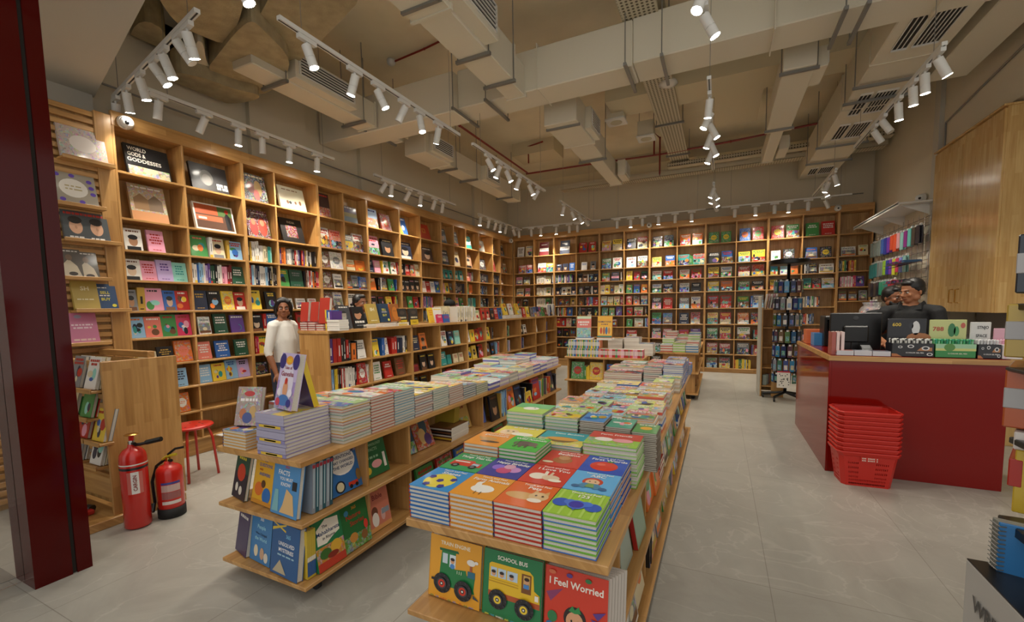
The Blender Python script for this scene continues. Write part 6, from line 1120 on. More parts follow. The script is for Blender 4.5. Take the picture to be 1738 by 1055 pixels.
# ---------------------------------------------------------------- shopping baskets
A0 = Vector((.925, 4.275, 0)); rb = math.radians(4)
def bpt(u, v, z, k): # u,v in -1..1
    w_ = .165+.035*k; d_ = .115+.03*k; x = u*w_; y = v*d_; return Vector((1.10, 4.43, 0))+Vector((x*math.cos(rb)-y*math.sin(rb), x*math.sin(rb)+y*math.cos(rb), z))
bh = .285
def basket_mesh():
    body = MB(); rim = MB()
    ring = [(-1, -.75), (-.85, -1), (.85, -1), (1, -.75), (1, .75), (.85, 1), (-.85, 1), (-1, .75)]
    def P_(u, v, k): return bpt(u, v, bh*k, k)
    body.face([P_(u, v, 0) for u, v in ring], mat='red_plastic')
    for i in range(8):
        (u0, v0), (u1, v1) = ring[i], ring[(i+1) % 8]
        long_ = (abs(u1-u0)+abs(v1-v0)) > 1
        if not long_:
            for a, b_ in ((0, .5), (.5, 1)): body.face([P_(u0, v0, a), P_(u1, v1, a), P_(u1, v1, b_), P_(u0, v0, b_)], mat='red_plastic')
            continue
        def Q(s, k): return P_(u0+(u1-u0)*s, v0+(v1-v0)*s, k)
        # pierced wall: a grid of ribs with slots between them
        ns = 26 if abs(u1-u0) > 1 else 16; ks = [0, .05, .1, .15, .2, .25, .3, .38, .44, .52, .58, .66, .72, .78, 1.0]
        slots = {1, 3} | {5, 7, 9, 11} 
        for j in range(len(ks)-1):
            for s in range(ns):
                s0, s1 = s/ns, (s+1)/ns
                inlog = .32 < (s+.5)/ns < .66 and j >= 5
                if j in slots and 1 < s < ns-2 and s % 1 == 0 and not inlog:
                    mid = s0+(s1-s0)*.6
                    body.face([Q(mid, ks[j]), Q(s1, ks[j]), Q(s1, ks[j+1]), Q(mid, ks[j+1])], mat='red_plastic')
                else: body.face([Q(s0, ks[j]), Q(s1, ks[j]), Q(s1, ks[j+1]), Q(s0, ks[j+1])], mat='red_plastic')
    # rim: rolled lip
    def off(u, v, e, z):
        p_ = P_(u, v, 1); c_ = bpt(0, 0, 0, 1); d_ = Vector((p_.x-c_.x, p_.y-c_.y, 0)); d_.normalize(); q = p_+d_*e; q.z = z; return q
    prof = [(0, bh-.03), (.004, bh-.028), (.014, bh-.01), (.018, bh), (.012, bh+.006), (.0, bh+.004)]
    for i in range(8):
        a, b_ = ring[i], ring[(i+1) % 8]
        for j in range(len(prof)-1): rim.face([off(*a, *prof[j]), off(*b_, *prof[j]), off(*b_, *prof[j+1]), off(*a, *prof[j+1])], mat='red_plastic')
    return body, rim
bb, br_ = basket_mesh(); GBK = 'stack of red shopping baskets'
t0 = thing('shopping_basket', 'red plastic shopping basket at the bottom of the stack by the counter', 'basket', (1.10, 4.43, 0.002), GBK)
b0 = part(bb, 'basket_body', t0); b0.modifiers.new('s', 'SOLIDIFY').thickness = .003
r0 = part(br_, 'rim', t0)
m = MB(); m.tube([bpt(-1, -.2, bh+.002, 1), bpt(-.95, -.85, bh-.004, 1.05), bpt(.95, -.85, bh-.004, 1.05), bpt(1, -.2, bh+.002, 1)], .006, 6, mat='red_plastic'); h0 = part(m, 'handle', t0)
for k in range(1, 10):
    c = t0.copy(); COL.objects.link(c); c.location = Vector(t0.location)+Vector((.0015*math.sin(k*2.1), .001*math.cos(k), .0365*k)); c['label'] = 'red plastic shopping basket, %s up in the stack by the counter' % ORD[k] if k < 9 else 'red plastic shopping basket on top of the stack by the counter'
    for ch_ in (b0, r0, h0): d = ch_.copy(); COL.objects.link(d); d.parent = c
m = MB(); M_ = bpt(0, -1, 0, .8); m.M = bookM(bpt(.02, -1.0, bh*.82, .82)+Vector((0, -.006, 0)), Vector((1, .07, 0)), Vector((0, -.1, 1)), Vector((0, -1, 0))); m.face([(-.06, -.02, 0), (.055, -.02, 0), (.055, .022, 0), (-.06, .022, 0)], 'c22a1c'); [m.face([(x_, y_, .0008), (x_+.006, y_, .0008), (x_+.006, y_+.01, .0008), (x_, y_+.01, .0008)], 'e0d4c8') for y_ in (.004, -.014) for x_ in [-.05+.0095*i for i in range(11)] if int(x_*1000) % 7]
o = m.build('printed_name'); o.parent = t0; o.location = -Vector(t0.location); 
# ---------------------------------------------------------------- things on the counter
zc_ = ch+.001
Pm = PY(1440, 588, 5.0); t = thing('computer_monitor', 'black computer monitor seen from behind on the checkout counter', 'monitor', (1.3, 5.05, ch))
q0 = PY(1409, 531, 5.02); q1 = PY(1497, 532, 5.02); q2 = PY(1497, 590, 5.02)
m = MB(); m.bbox(q0.x, q1.x, 5.0, 5.035, q2.z-.02, q0.z, .006, mat='black_plastic'); m.bbox(q0.x+.1, q1.x-.1, 4.97, 5.0, q2.z+.05, q0.z-.12, .01, mat='black_plastic'); part(m, 'display', t)
m = MB(); m.ball(((q0.x+q1.x)/2+.0, 4.999, q0.z-.05), .022, 12, '2a2a2c', 'plastic', (1, .1, 1)); part(m, 'emblem', t)
m = MB(); mx_ = (q0.x+q1.x)/2; m.bbox(mx_-.03, mx_+.03, 4.99, 5.03, ch+.01, q2.z+.08, .004, mat='black_plastic'); m.bbox(mx_-.12, mx_+.12, 4.92, 5.1, ch+.001, ch+.015, .004, mat='black_plastic'); part(m, 'stand', t)
t = thing('card_reader', 'small black card reader and cables in front of the monitor', 'card reader', (1.2, 4.85, ch))
m = MB(); m.M = Matrix.Translation((1.2, 4.85, ch+.03)) @ Matrix.Rotation(.5, 4, 'X'); m.bbox(-.04, .04, -.07, .07, -.012, .012, .005, mat='black_plastic'); m.bbox(-.03, .03, -.0, .06, .012, .014, .001, '3a3d42', 'plastic'); part(m, 'keypad', t)
m = MB(); m.tube([(1.05, 4.9, ch+.01), (1.1, 4.82, ch+.02), (1.25, 4.88, ch+.015), (1.35, 4.8, ch+.02), (1.45, 4.95, ch+.01)], .006, 6, mat='black_plastic'); part(m, 'cable', t)
t = thing('receipt_printer', 'black till machine on the far left of the counter behind the blue books', 'till', (1.02, 5.6, ch))
q3 = PY(1390, 560, 5.6); m = MB(); m.bbox(1.0, 1.28, 5.5, 5.75, ch+.001, 1.36, .01, mat='black_plastic'); part(m, 'body', t); m = MB(); m.bbox(1.02, 1.26, 5.49, 5.5, 1.2, 1.33, .004, mat='black_screen'); part(m, 'panel', t)
GK = 'books on the checkout counter'
F_K = frame((0, 4.7, 0), (1, 0, 0), (0, -1, 0))
q = PZ(1357, 578, ch); 
for k in range(6): add_book(Matrix.Translation((.93, 5.6, ch+.001+.022*(k+1))), .13, .19, .0215, '3f86c0', spine='3f86c0', label='blue book in the pile at the counter corner, %s from below' % ordw(k), group=GK, faces='BR', near=False, edge='3f86c0')
for k in range(6): add_book(Matrix.Translation((.9, 5.86, ch+.001+.026*(k+1))), .15, .19, .025, 'd0683a', label='orange book in the pile behind the blue ones, %s from below' % ordw(k), group=GK, faces='BR', edge='d0683a')
q = PZ(1408, 607, ch)
for k, (c, w_) in enumerate((('a5544a', .03), ('e0c8c4', .022), ('e0c8c4', .022))):
    M = place_spine(frame((0, 4.66, 0), (1, 0, 0), (0, -1, 0)), .905+.034*k, ch, w_, 0); add_book(M, .14, .2, w_, c, spine=c, label=['brown-red book standing at the counter front', 'pink-white book standing beside the brown one, left', 'pink-white book standing beside the brown one, right'][k], group=GK, faces='L', near=True)
for k in range(3):
    for j in range(3): add_book(Matrix.Translation((.935+.125*k, 4.62, ch+.001+.0135*(j+1))), .12, .1, .013, ['a8a8b4', '6a6a78', 'c08078'][(j+k) % 3], label='thin flat book, %s up in the %s small counter pile' % (ORD[j], ORD[k]), group=GK, faces='BR' if j < 2 else 'FB', edge='c9c9d0', near=False)
# pen display boxes
def penbox(px0, px1, py_bot, label, body, pen, flap, art=None, hd=.12, dep=.16, y=4.64, lines=(), bh_=.11):
    a = PY(px0, py_bot, y); b_ = PY(px1, py_bot, y); x0, x1 = a.x, b_.x; t = thing('pen_display_box', label, 'display box', ((x0+x1)/2, y, ch), 'pen display boxes on the counter')
    m = MB(); z0 = ch+.0015; m.bbox(x0, x1, y, y+dep, z0, z0+bh_, .003, body, 'plastic'); m.bbox(x0+.005, x1-.005, y+dep-.01, y+dep, z0, z0+bh_+hd, .003, flap, 'plastic')
    if art: m.M = Matrix(((1, 0, 0, x0), (0, 0, -1, y-.0005), (0, 1, 0, z0), (0, 0, 0, 1))); art(m, x1-x0, bh_); m.M = Matrix(((1, 0, 0, x0), (0, 0, -1, y+dep-.0105), (0, 1, 0, z0+bh_), (0, 0, 0, 1)))
    for ln in lines: 
        if ln[0] == 't': put_text(m, ln[1], ln[2]*(x1-x0), ln[3]*hd, ln[4]*hd, ln[5], .001, .5*(x1-x0))
        elif ln[0] == 'e': m.face([(p_[0]*(x1-x0), p_[1]*hd, .0006) for p_ in ell(*ln[1:5])], ln[5])
    part(m, 'carton', t)
    n = max(4, int((x1-x0)/.017)); m = MB()
    for i in range(n):
        for j in range(3):
            x = x0+.012+(x1-x0-.024)*i/(n-1); yy = y+.03+.035*j; c = pen[(i+j) % len(pen)]
            m.cyl((x, yy, z0+bh_-.02), (x, yy, z0+bh_+.022), .006, n=7, col=c, mat='plastic'); m.ball((x, yy, z0+bh_+.028), .009, 6, pen[(i*2+j) % len(pen)], 'plastic')
    o = part(m, 'pens', t); o['kind'] = 'stuff'
def art_astro(m, w, h):
    for x, y_, r_ in ((.2, .72, .07), (.45, .78, .1), (.8, .65, .12), (.9, .2, .09)): m.face([(p_[0]*w, p_[1]*h, .0006) for p_ in ell(x, y_, r_*.8, r_*1.3)], 'd8d8d8'); m.face([(p_[0]*w, p_[1]*h, .001) for p_ in ell(x, y_, r_*.5, r_*.8)], '22242c')
    m.face([(0, 0, .0008), (.25*w, 0, .0008), (.12*w, .2*h, .0008), (0, .22*h, .0008)], 'b8703a'); m.face([(.6*w, .45*h, .0005), (w*.95, .45*h, .0005), (w*.95, .7*h, .0005), (w*.7, .72*h, .0005)], 'b07848')
    put_text(m, '12 COLOR GEL PEN', .55*w, .3*h, .12*h, 'e8e8e8', .0012, .6*w)
def art_dino(m, w, h):
    m.face([(0, .62*h, .0005), (w, .62*h, .0005), (w, h, .0005), (0, h, .0005)], '9ac8a0'); m.face([(0, .5*h, .0007), (w, .5*h, .0007), (w, .68*h, .0007), (0, .68*h, .0007)], 'c8cc7a')
    m.face([(p_[0]*w, p_[1]*h, .0009) for p_ in ell(.35, .75, .14, .28)], '4f8a3a'); put_text(m, '12 COLOR GEL PEN', .55*w, .3*h, .12*h, 'e8e8d0', .0012, .65*w)
def art_pink(m, w, h):
    for i in range(9): m.face([(p_[0]*w, p_[1]*h, .0006) for p_ in ell(.15+.1*i % .8, .2+.13*i % .7, .08, .1)], ['d8a0b8', 'a8c8d8', 'e0d090'][i % 3])
penbox(1513, 1585, 605, 'black astronaut gel pen display box, left of the green one', '17181e', ['e8e8e4', '1c1c22', 'd8d8d0'], '1a1b22', art_astro, .2, lines=[('t', '600', .25, .75, .2, 'd8b83a'), ('e', .72, .6, .1, .3, 'd8d8d8'), ('e', .6, .7, .06, .14, '22242c'), ('e', .8, .2, .3, .2, 'a86a3a')])
penbox(1587, 1656, 607, 'green dinosaur gel pen display box in the middle of the counter', '2f8a46', ['2f9a7a', '8ac8a0', '4aa86a', '1f6a4a'], 'c8cc8a', art_dino, .19, lines=[('t', '788', .25, .6, .25, 'b8342a'), ('e', .6, .55, .1, .3, '2f7a4a'), ('e', .72, .5, .07, .22, '4a9a5a'), ('e', .88, .75, .06, .12, 'c05a4a')])
penbox(1659, 1700-1, 608, 'dark astronaut pen display box with white header card', '1c1d24', ['e8e8e8', 'd8d8d8', 'c8c8cc'], 'd8d8d4', art_astro, .17, lines=[('t', 'STNJO', .6, .75, .2, '17171a'), ('t', 'SPACE', .55, .35, .2, '17171a')])
penbox(1701, 1736, 608, 'pink and white pen display box at the right end', 'e4dcdc', ['e0a0b8', 'f0d0dc', 'd880a0'], 'd8a8b8', art_pink, .12)
# ---------------------------------------------------------------- tall wooden cabinet and back counter
kx, ky0, ky1, kz0, kz1 = 2.6, 6.32, 7.93, 1.36, 3.47
t = thing('wall_cabinet', 'tall light wood wall cabinet with brass handles behind the counter', 'cabinet', (kx+.3, 7.1, kz0))
m = MB(); m.bbox(kx+.02, kx+.62, ky0+.0, ky1, kz0, kz1, .004, 'w', 'wood_cab'); part(m, 'carcass', t)
for y0, y1 in ((ky0+.0, 7.12), (7.125, ky1-.01)):
    m = MB(); m.bbox(kx, kx+.02, y0+.003, y1-.003, kz0+.003, kz1-.02, .003, 'w', 'wood_cab'); dr = part(m, 'door', t)
    yy = 7.2 if y1 > 7.5 else 7.05; m = MB(); m.tube([(kx, yy, 1.47), (kx-.035, yy, 1.475), (kx-.035, yy, 1.63), (kx, yy, 1.635)], .007, 8, mat='brass'); hd_ = part(m, 'handle', t); hd_.parent = dr; hd_.location = (0, 0, 0)
m = MB(); m.bbox(kx-.015, kx+.62, ky0-.01, ky1, kz1, kz1+.02, .003, 'w', 'wood_cab'); part(m, 'top_trim', t)
t = thing('back_counter', 'grey cupboard under the wall cabinet behind the counter', 'cupboard', (kx+.3, 7.1, 0))
m = MB(); m.bbox(kx+.02, kx+.6, 6.1, 7.9, 0, 1.0, .004, 'w', 'wood_cab'); part(m, 'body', t); m = MB(); m.bbox(kx-.02, kx+.6, 6.05, 7.9, 1.0, 1.04, .004, '8a8a88', 'plastic'); part(m, 'top', t)
m = MB(); m.bbox(kx+.5, kx+.52, 6.06, 7.9, 1.04, 1.352, .004, '9a9690', 'plastic'); part(m, 'splashback', t)
# pouch wall: wire grid with hanging pouches
t = thing('wire_grid', 'chrome wire grid with hooks on the right wall', 'display grid', (XR-.05, 9, 1.2)); m = MB()
for k in range(15): z = 1.0+.12*k; m.cyl((XR-.04, 8.0, z), (XR-.04, 10.3, z), .004, n=5, mat='chrome')
for k in range(12): y = 8.0+.2*k; m.cyl((XR-.046, y, .95), (XR-.046, y, 2.75), .004, n=5, mat='chrome')
part(m, 'wires', t)
GP = 'pouches hanging on the right wall'
def pouch(lb, y, z, w, h, col, x=XR-.08, d=.02, sheer=False, n=1):
    t = thing('hanging_pouch', lb, 'pouch', (x, y, z), GP)
    m = MB(); 
    for j in range(n): m.bbox(x-.03-d*j*1.6-d, x-.03-d*j*1.6, y-w/2, y+w/2, z-h, z, .006, col, 'bag' if sheer else 'plastic')
    part(m, 'pouch_body', t); m = MB(); m.bbox(x-.035-d, x-.028, y-w/5, y+w/5, z, z+.035, .002, 'e8e8e4', 'plastic'); part(m, 'hang_tag', t)
    m = MB(); m.cyl((XR-.045, y, z+.03), (x-.1, y, z+.03), .003, n=5, mat='chrome'); part(m, 'hook', t)
names = {'2f8a8a': 'teal', '3f6ac0': 'blue', '2a3aa0': 'deep blue', '7a3ab0': 'purple', 'd8502a': 'orange-red', 'd0785a': 'salmon', 'd89aa0': 'pink', '8ac0b8': 'mint', '8a2a80': 'magenta', '5fb8b0': 'turquoise', '4a4038': 'dark patterned', '222230': 'black', '9acc3a': 'lime', 'c8cc3a': 'yellow', 'c8305a': 'crimson', '7a8ad0': 'periwinkle', '8a9a98': 'clear grey', '2f9a78': 'green', 'b02838': 'red'}
rows_ = [(2.56, ['8a9a98', '8a9a98', '8a9a98', '8a9a98', '3f6ac0', '2a3aa0', '7a3ab0', 'd8502a', 'd8502a', 'd89aa0', '8ac0b8', '8a2a80', '5fb8b0', '4a4038', '222230'], .26), (2.18, ['2f8a8a', '2f8a8a', '2f8a8a', '8a9a98', '8a9a98', '9acc3a', '2a3aa0', '7a3ab0', 'c8cc3a', 'c8305a', '7a8ad0', '8ac0b8'], .24), (1.84, ['4a4038', '222230', '4a4038', '222230', '2f9a78', '2f9a78', '2f8a8a', 'b02838', 'b02838'], .24), (1.5, ['4a4038', '8a2a80', '222230'], .2)]
for ri, (z, cols, h) in enumerate(rows_):
    for k, c in enumerate(cols):
        y = 10.15-.148*k; pouch('%s pouch hanging on the right wall, %s row, %s from the corner' % (names[c], ['top', 'second', 'third', 'lowest'][ri], ORD[k]), y, z+rng.uniform(-.01, .01), .12, h*rng.uniform(.9, 1.08), c, d=.018, n=2, sheer=c in ('8a9a98', '8ac0b8'))
t = thing('wire_shelf', 'sloping chrome wire shelf full of pens on the right wall', 'wire shelf', (XR-.1, 8.3, 1.9))
for z in (2.0, 1.72):
    m = MB()
    for k in range(9): m.tube([(XR-.05, 8.0+.09*k, z+.08), (XR-.33, 8.0+.09*k, z)], .003, 5, mat='chrome')
    m.tube([(XR-.33, 8.0, z), (XR-.33, 8.75, z)], .004, 5, mat='chrome'); m.tube([(XR-.33, 8.0, z+.05), (XR-.33, 8.75, z+.05)], .004, 5, mat='chrome'); part(m, 'wire_tray', t)
GPN = 'small stationery packs on the wire shelf'
for k in range(16):
    y = 8.02+.045*k
    for zi, z in enumerate((2.03, 1.75)):
        m = MB(); m.bbox(XR-.3, XR-.1, y, y+.035, z+.02, z+.05+rng.uniform(0, .02), .004, rng.choice(['2a2a3a', '3a3a88', '6a2a78', '1c1c22', '8a3a5a', '2a5a88']), 'bag'); one(m, 'stationery_pack', 'dark stationery pack on the %s wire tray, %s from the pillar' % (['upper', 'lower'][zi], ORD[k]) if k < 16 else '', 'pack', GPN)
# clear bags of toys
for k in range(5):
    p_ = Vector((XR-.3, 9.75-.18*k, 1.36)); t = thing('toy_bag', 'clear bag with colourful toys on the right wall, %s from the corner' % ORD[k], 'bag', p_, 'clear bags of toys'); m = MB()
    for j in range(7): m.ball(p_+Vector((rng.uniform(-.05, .05), rng.uniform(-.05, .05), rng.uniform(-.12, .02))), .028, 8, rng.choice(['d8603a', '3a3a98', 'd8a0a0', 'e0d8d0', 'b03a78']), 'plastic')
    part(m, 'toys', t); m = MB(); m.ball(p_+Vector((0, 0, -.04)), .09, 10, 'w', 'clear', (1, .9, 1.3)); m.cyl(p_+Vector((0, 0, .06)), p_+Vector((0, 0, .13)), .02, .045, 8, mat='clear'); part(m, 'bag', t, True)
# white cantilever shelf
t = thing('wall_shelf', 'white metal wall shelf above the hanging pouches', 'shelf', (XR-.2, 9, 2.85))
m = MB(); m.bbox(XR-.42, XR-.0, 7.95, 10.2, 2.86, 2.885, .003, mat='white_metal'); m.bbox(XR-.42, XR-.41, 7.95, 10.2, 2.84, 2.9, .003, mat='white_metal'); part(m, 'board', t)
for y in (8.1, 9.1, 10.1): m = MB(); m.mesh([(XR, y, 2.86), (XR-.35, y, 2.86), (XR, y, 2.7), (XR, y+.01, 2.86), (XR-.35, y+.01, 2.86), (XR, y+.01, 2.7)], [(0, 1, 2), (3, 5, 4), (0, 3, 4, 1), (1, 4, 5, 2), (2, 5, 3, 0)], mat='white_metal'); part(m, 'bracket', t)
# ---------------------------------------------------------------- spinner rack
sp = Vector((.95, 7.85, 0)); t = thing('spinner_rack', 'black revolving rack with round top beside the counter', 'rack', sp)
m = MB(); m.cyl(sp+Vector((0, 0, .1)), sp+Vector((0, 0, 2.12)), .022, n=14, mat='black_metal'); part(m, 'pole', t, True)
m = MB(); m.lathe([(.001, 2.085), (.255, 2.085), (.27, 2.1), (.27, 2.15), (.255, 2.16), (.001, 2.16)], sp, 36, mat='black_metal'); smooth_by_angle(part(m, 'top_disc', t))
for k in range(5):
    a = k*2*math.pi/5+.35; e_ = Vector((math.cos(a), math.sin(a), 0)); m = MB(); m.tube([sp+Vector((0, 0, .12)), sp+e_*.12+Vector((0, 0, .1)), sp+e_*.3+Vector((0, 0, .075))], .02, 8, mat='black_plastic'); lg = part(m, 'leg', t)
    m = MB(); q = sp+e_*.3; m.cyl(q+Vector((-.012, 0, .03)), q+Vector((.012, 0, .03)), .028, n=12, mat='rubber'); m.cyl(q+Vector((0, 0, .04)), q+Vector((0, 0, .08)), .01, n=8, mat='black_plastic'); cs = part(m, 'caster', t); cs.parent = lg; cs.location = (0, 0, 0)
for z in (1.86, 1.6, 1.35, 1.1, .88, .66, .44):
    m = MB(); m.lathe([(.15, -.004), (.156, 0), (.15, .004)], sp+Vector((0, 0, z)), 24, mat='black_metal')
    for k in range(4): a = k*math.pi/2; m.cyl(sp+Vector((0, 0, z)), sp+Vector((.15*math.cos(a), .15*math.sin(a), z)), .004, n=6, mat='black_metal')
    part(m, 'hook_ring', t)
GSP = 'key rings and magnets hanging on the black rack'; cols_ = ['1f2f5a', '2a5a88', '3a6a5a', '5a3a4a', '222a38', '2a3a78', '6a5a48', '3a3a4a', '2f7aa8', '4a6a3a', '8a8a94']
zz = [1.86, 1.6, 1.35, 1.1, .88, .66, .44]
for zi, z in enumerate(zz):
    nn = 14
    for k in range(nn):
        a = 2*math.pi*k/nn+zi*.2; r_ = .185; e_ = Vector((math.cos(a), math.sin(a), 0)); s_ = Vector((-e_.y, e_.x, 0)); c = cols_[(k*3+zi*5) % 11] if not (zi == 1 and k == 10) else 'd8cfc0'
        q = sp+e_*r_; m = MB(); hh = .17 if zi != 6 else .13
        M = bookM(Vector((q.x, q.y, z-.03-hh)), s_, Vector((0, 0, 1)), e_); m.M = M
        m.bbox(-.032, .032, 0, hh, -.006, .006, .002, c, 'bag'); m.box(-.022, .022, .03, .1, .0062, .0072, rng.choice(['8aa0c0', '5a8aa8', 'c8b890', 'a06a4a', '3a5aa0', 'd8d0c8', '4a8a7a']), 'artfine'); m.box(-.014, .014, hh, hh+.025, -.001, .001, 'e0e0e0', 'plastic'); m.cyl((0, hh+.02, -.04), (0, hh+.02, .01), .0025, n=5, mat='black_metal')
        one(m, 'key_ring_pack', '%s key ring pack on the black rack, %s tier, %s around' % ({0: 'small', 1: 'dark', 2: 'glossy'}[k % 3], ORD[zi], ORD[k]), 'key ring', GSP)
m = MB(); q = PY(1330, 655, 7.62); m.bbox(q.x-.09, q.x+.08, 7.62, 7.63, .22, .46, .002, 'd8d4cc', 'plastic')
for k in range(22): m.face([(p_[0], 7.6195, p_[1]) for p_ in ell(q.x-.075+rng.uniform(0, .14), .24+rng.uniform(0, .19), .008, .009, 6)], '2a2a2c')
m.bbox(q.x-.09, q.x+.08, 7.619, 7.631, .455, .475, .001, 'b03040', 'plastic'); one(m, 'sticker_sheet', 'white sheet with small dark stickers low on the black rack', 'sheet', GSP)
# narrow shelf unit behind the rack
q = PZ(1293, 672); t = thing('narrow_shelf_unit', 'narrow wooden shelf unit with white side behind the black rack', 'shelf unit', (.72, 8.35, 0))
m = MB(); m.bbox(.60, .62, 8.0, 8.5, 0, 1.62, .003, 'w', 'soffit_paint'); part(m, 'side_panel', t)
m = MB(); m.bbox(.78, .95, 8.02, 8.06, 0, 1.42, .003, 'w', 'wood_z'); part(m, 'front_frame', t); m = MB(); m.bbox(.62, .64, 8.0, 8.06, 0, 1.42, .003, 'w', 'wood_z'); part(m, 'front_frame', t)
for z in (.15, .45, .78, 1.1, 1.4): m = MB(); m.bbox(.62, .95, 8.05, 8.5, z, z+.018, .003, 'w', 'wood_x'); part(m, 'shelf', t)
m = MB(); m.bbox(.62, .95, 8.49, 8.5, .02, 1.42, .003, 'w', 'wood_back'); part(m, 'back_panel', t)
for k in range(5):
    m = MB(); m.M = Matrix.Translation((.66+.035*k, 8.1, 1.42)) @ Matrix.Rotation(.16, 4, 'Y'); m.bbox(0, .012, 0, .2, 0, .24, .002, ['d8d0c8', 'c8a0a0', 'e0dcd4', 'a87a88', 'd8d4cc'][k], 'plastic'); one(m, 'art_pad', '%s pad leaning on top of the narrow shelf, %s from left' % (['white', 'pink-edged', 'white', 'rose', 'white'][k], ORD[k]), 'pad', 'pads on the narrow shelf')
for k in range(4):
    m = MB(); m.bbox(.66+.02*k, .72+.02*k, 8.1+.06*k, 8.15+.06*k, .17, .34, .006, ['9aa8a0', 'b8c8c0', '7a8a90', 'a86a70'][k], 'bag'); one(m, 'craft_pack', 'grey-green craft pack on the narrow shelf bottom, %s from the front' % ORD[k], 'pack', 'craft packs on the narrow shelf')
# ---------------------------------------------------------------- stationery tower in the right foreground
Y0 = 1.75; GTW = 'boxed notebooks on the stationery tower'
t = thing('stationery_stand', 'tiered black and white stationery stand at the right picture edge', 'display stand', (1.1, 2.0, 0))
a = PY(1640, 946, Y0); zt_ = a.z; x0 = a.x
R1 = Vector((.80, -.6, 0)).normalized(); N1 = Vector((-R1.y, R1.x, 0))*-1    # faces the camera's left
def quadbox(m, P, R, w, d, z0, z1, col, mat, b=.003):
    P = Vector(P); R = Vector(R).normalized(); D = Vector((-R.y, R.x, 0)); m.M = Matrix(((R.x, D.x, 0, P.x), (R.y, D.y, 0, P.y), (0, 0, 1, 0), (0, 0, 0, 1))); m.bbox(0, w, 0, d, z0, z1, b, col, mat); r = m.M.copy(); m.M = Matrix(); return r
Rt = (PZ(1738, 1048, zt_)-a).normalized()
m = MB(); quadbox(m, (x0, Y0, 0), Rt, .75, .6, 0, zt_-.004, 'b9b6b2', 'plastic')
Mx = Matrix(((Rt.x, 0, -(-Rt.y), x0), (Rt.y, 0, -Rt.x, Y0), (0, 1, 0, 0), (0, 0, 0, 1)))
m.M = Mx; put_text(m, 'WRITEC', .17, zt_-.105, .06, '3a3a3e', .004, .27, bold=.03); part(m, 'plinth_box', t)
m = MB(); quadbox(m, (x0, Y0, 0), Rt, .75, .6, zt_-.004, zt_, '17171a', 'plastic'); part(m, 'plinth_top', t)
def at_y(px_, py_, Y): return PY(px_, py_, Y)
m = MB(); quadbox(m, PY(1676, 900, 1.72), Rt, .6, .42, at_y(1676, 1022, 1.72).z, at_y(1676, 1012, 1.72).z, '111113', 'plastic'); part(m, 'tier', t)
zb = at_y(1676, 1012, 1.72).z
for k in range(5):
    P = PY(1691, 950, 1.70); P = P+Vector((0, .008*k, 0)); tt = thing('spiral_notebook', 'blue spiral notebook at the front of the stationery stand' if k == 0 else 'spiral notebook behind the blue one, %s from front' % ORD[k], 'notebook', P, 'spiral notebooks on the stationery stand')
    m = MB(); h_ = at_y(1690, 885, 1.7).z-zb; quadbox(m, P, (1, -.35, 0), .3, .008, zb+.001, zb+h_, '2a74b0' if k == 0 else '8a8a80', 'bag', .002); part(m, 'cover', tt)
    m = MB()
    Rn = Vector((1, -.35, 0)).normalized()
    for j in range(18): q = P+Rn*.004; z = zb+.01+j*(h_-.02)/17; m.tube([q+Vector((-.008, .004, z-q.z)), q+Vector((-.004, -.006, z-q.z)), q+Vector((.01, -.004, z-q.z))], .0018, 5, mat='grey_steel')
    part(m, 'spiral', tt)
def tier(px_, py_, Y, w, z_off=.02):
    m = MB(); P = PY(px_, py_, Y); quadbox(m, P, Rt, w, .35, P.z-z_off, P.z, '121214', 'plastic'); part(m, 'tier', t); return P
tier(1693, 872, 1.78, .5, .03); 
P = PY(1716, 868, 1.82); tt = thing('yellow_paper_pad', 'yellow wrapped paper pad with red edge on the stationery stand', 'pad', P, GTW)
z1_ = PY(1716, 762, 1.82).z; m = MB(); quadbox(m, P, (1, -.5, 0), .4, .25, P.z+.001, z1_, 'cfae38', 'bag'); part(m, 'pad_body', tt); m = MB(); quadbox(m, (P.x-.012, P.y+.004, 0), (1, -.5, 0), .03, .26, P.z+.08, z1_-.03, 'b02a20', 'bag'); part(m, 'red_strip', tt)
P = PY(1719, 762, 1.82); m = MB(); quadbox(m, P, (1, -.5, 0), .4, .25, z1_+.001, z1_+.055, 'd8cfc8', 'bag'); one(m, 'white_card_pack', 'white card pack between the yellow pad and black tier', 'pack', GTW)
tier(1712, 740, 1.85, .5, .02)
def wbox(px_, y_top, y_bot, Y, col, lb, w=.5):
    P = PY(px_, y_bot, Y); z1 = PY(px_, y_top, Y).z; tt = thing('notebook_box', lb, 'box', P, GTW); h = z1-P.z
    m = MB(); quadbox(m, P, (1, -.5, 0), w, .3, P.z+.001, z1, col, 'bag', .004); part(m, 'box_body', tt)
    m = MB(); quadbox(m, (P.x-.002, P.y-.002, 0), (1, -.5, 0), w+.004, .304, P.z+h*.34, P.z+h*.68, 'a8a6a6', 'bag', .002); part(m, 'paper_band', tt)
wbox(1700, 625, 724, 1.85, 'b4521f', 'orange notebook box with white paper band on the stand'); tier(1706, 622, 1.86, .5, .012)
wbox(1703, 516, 606, 1.87, 'b89c48', 'yellow notebook box with white paper band on the stand'); tier(1722, 515, 1.88, .5, .02)
wbox(1722, 398, 498, 1.9, '1f2a38', 'dark navy notebook box with white band, highest on the stand')
m = MB(); q = PY(1732, 700, 2.0); m.cyl((q.x+.12, 1.95, zt_), (q.x+.12, 1.95, 1.75), .02, n=12, mat='black_metal'); part(m, 'post', t)
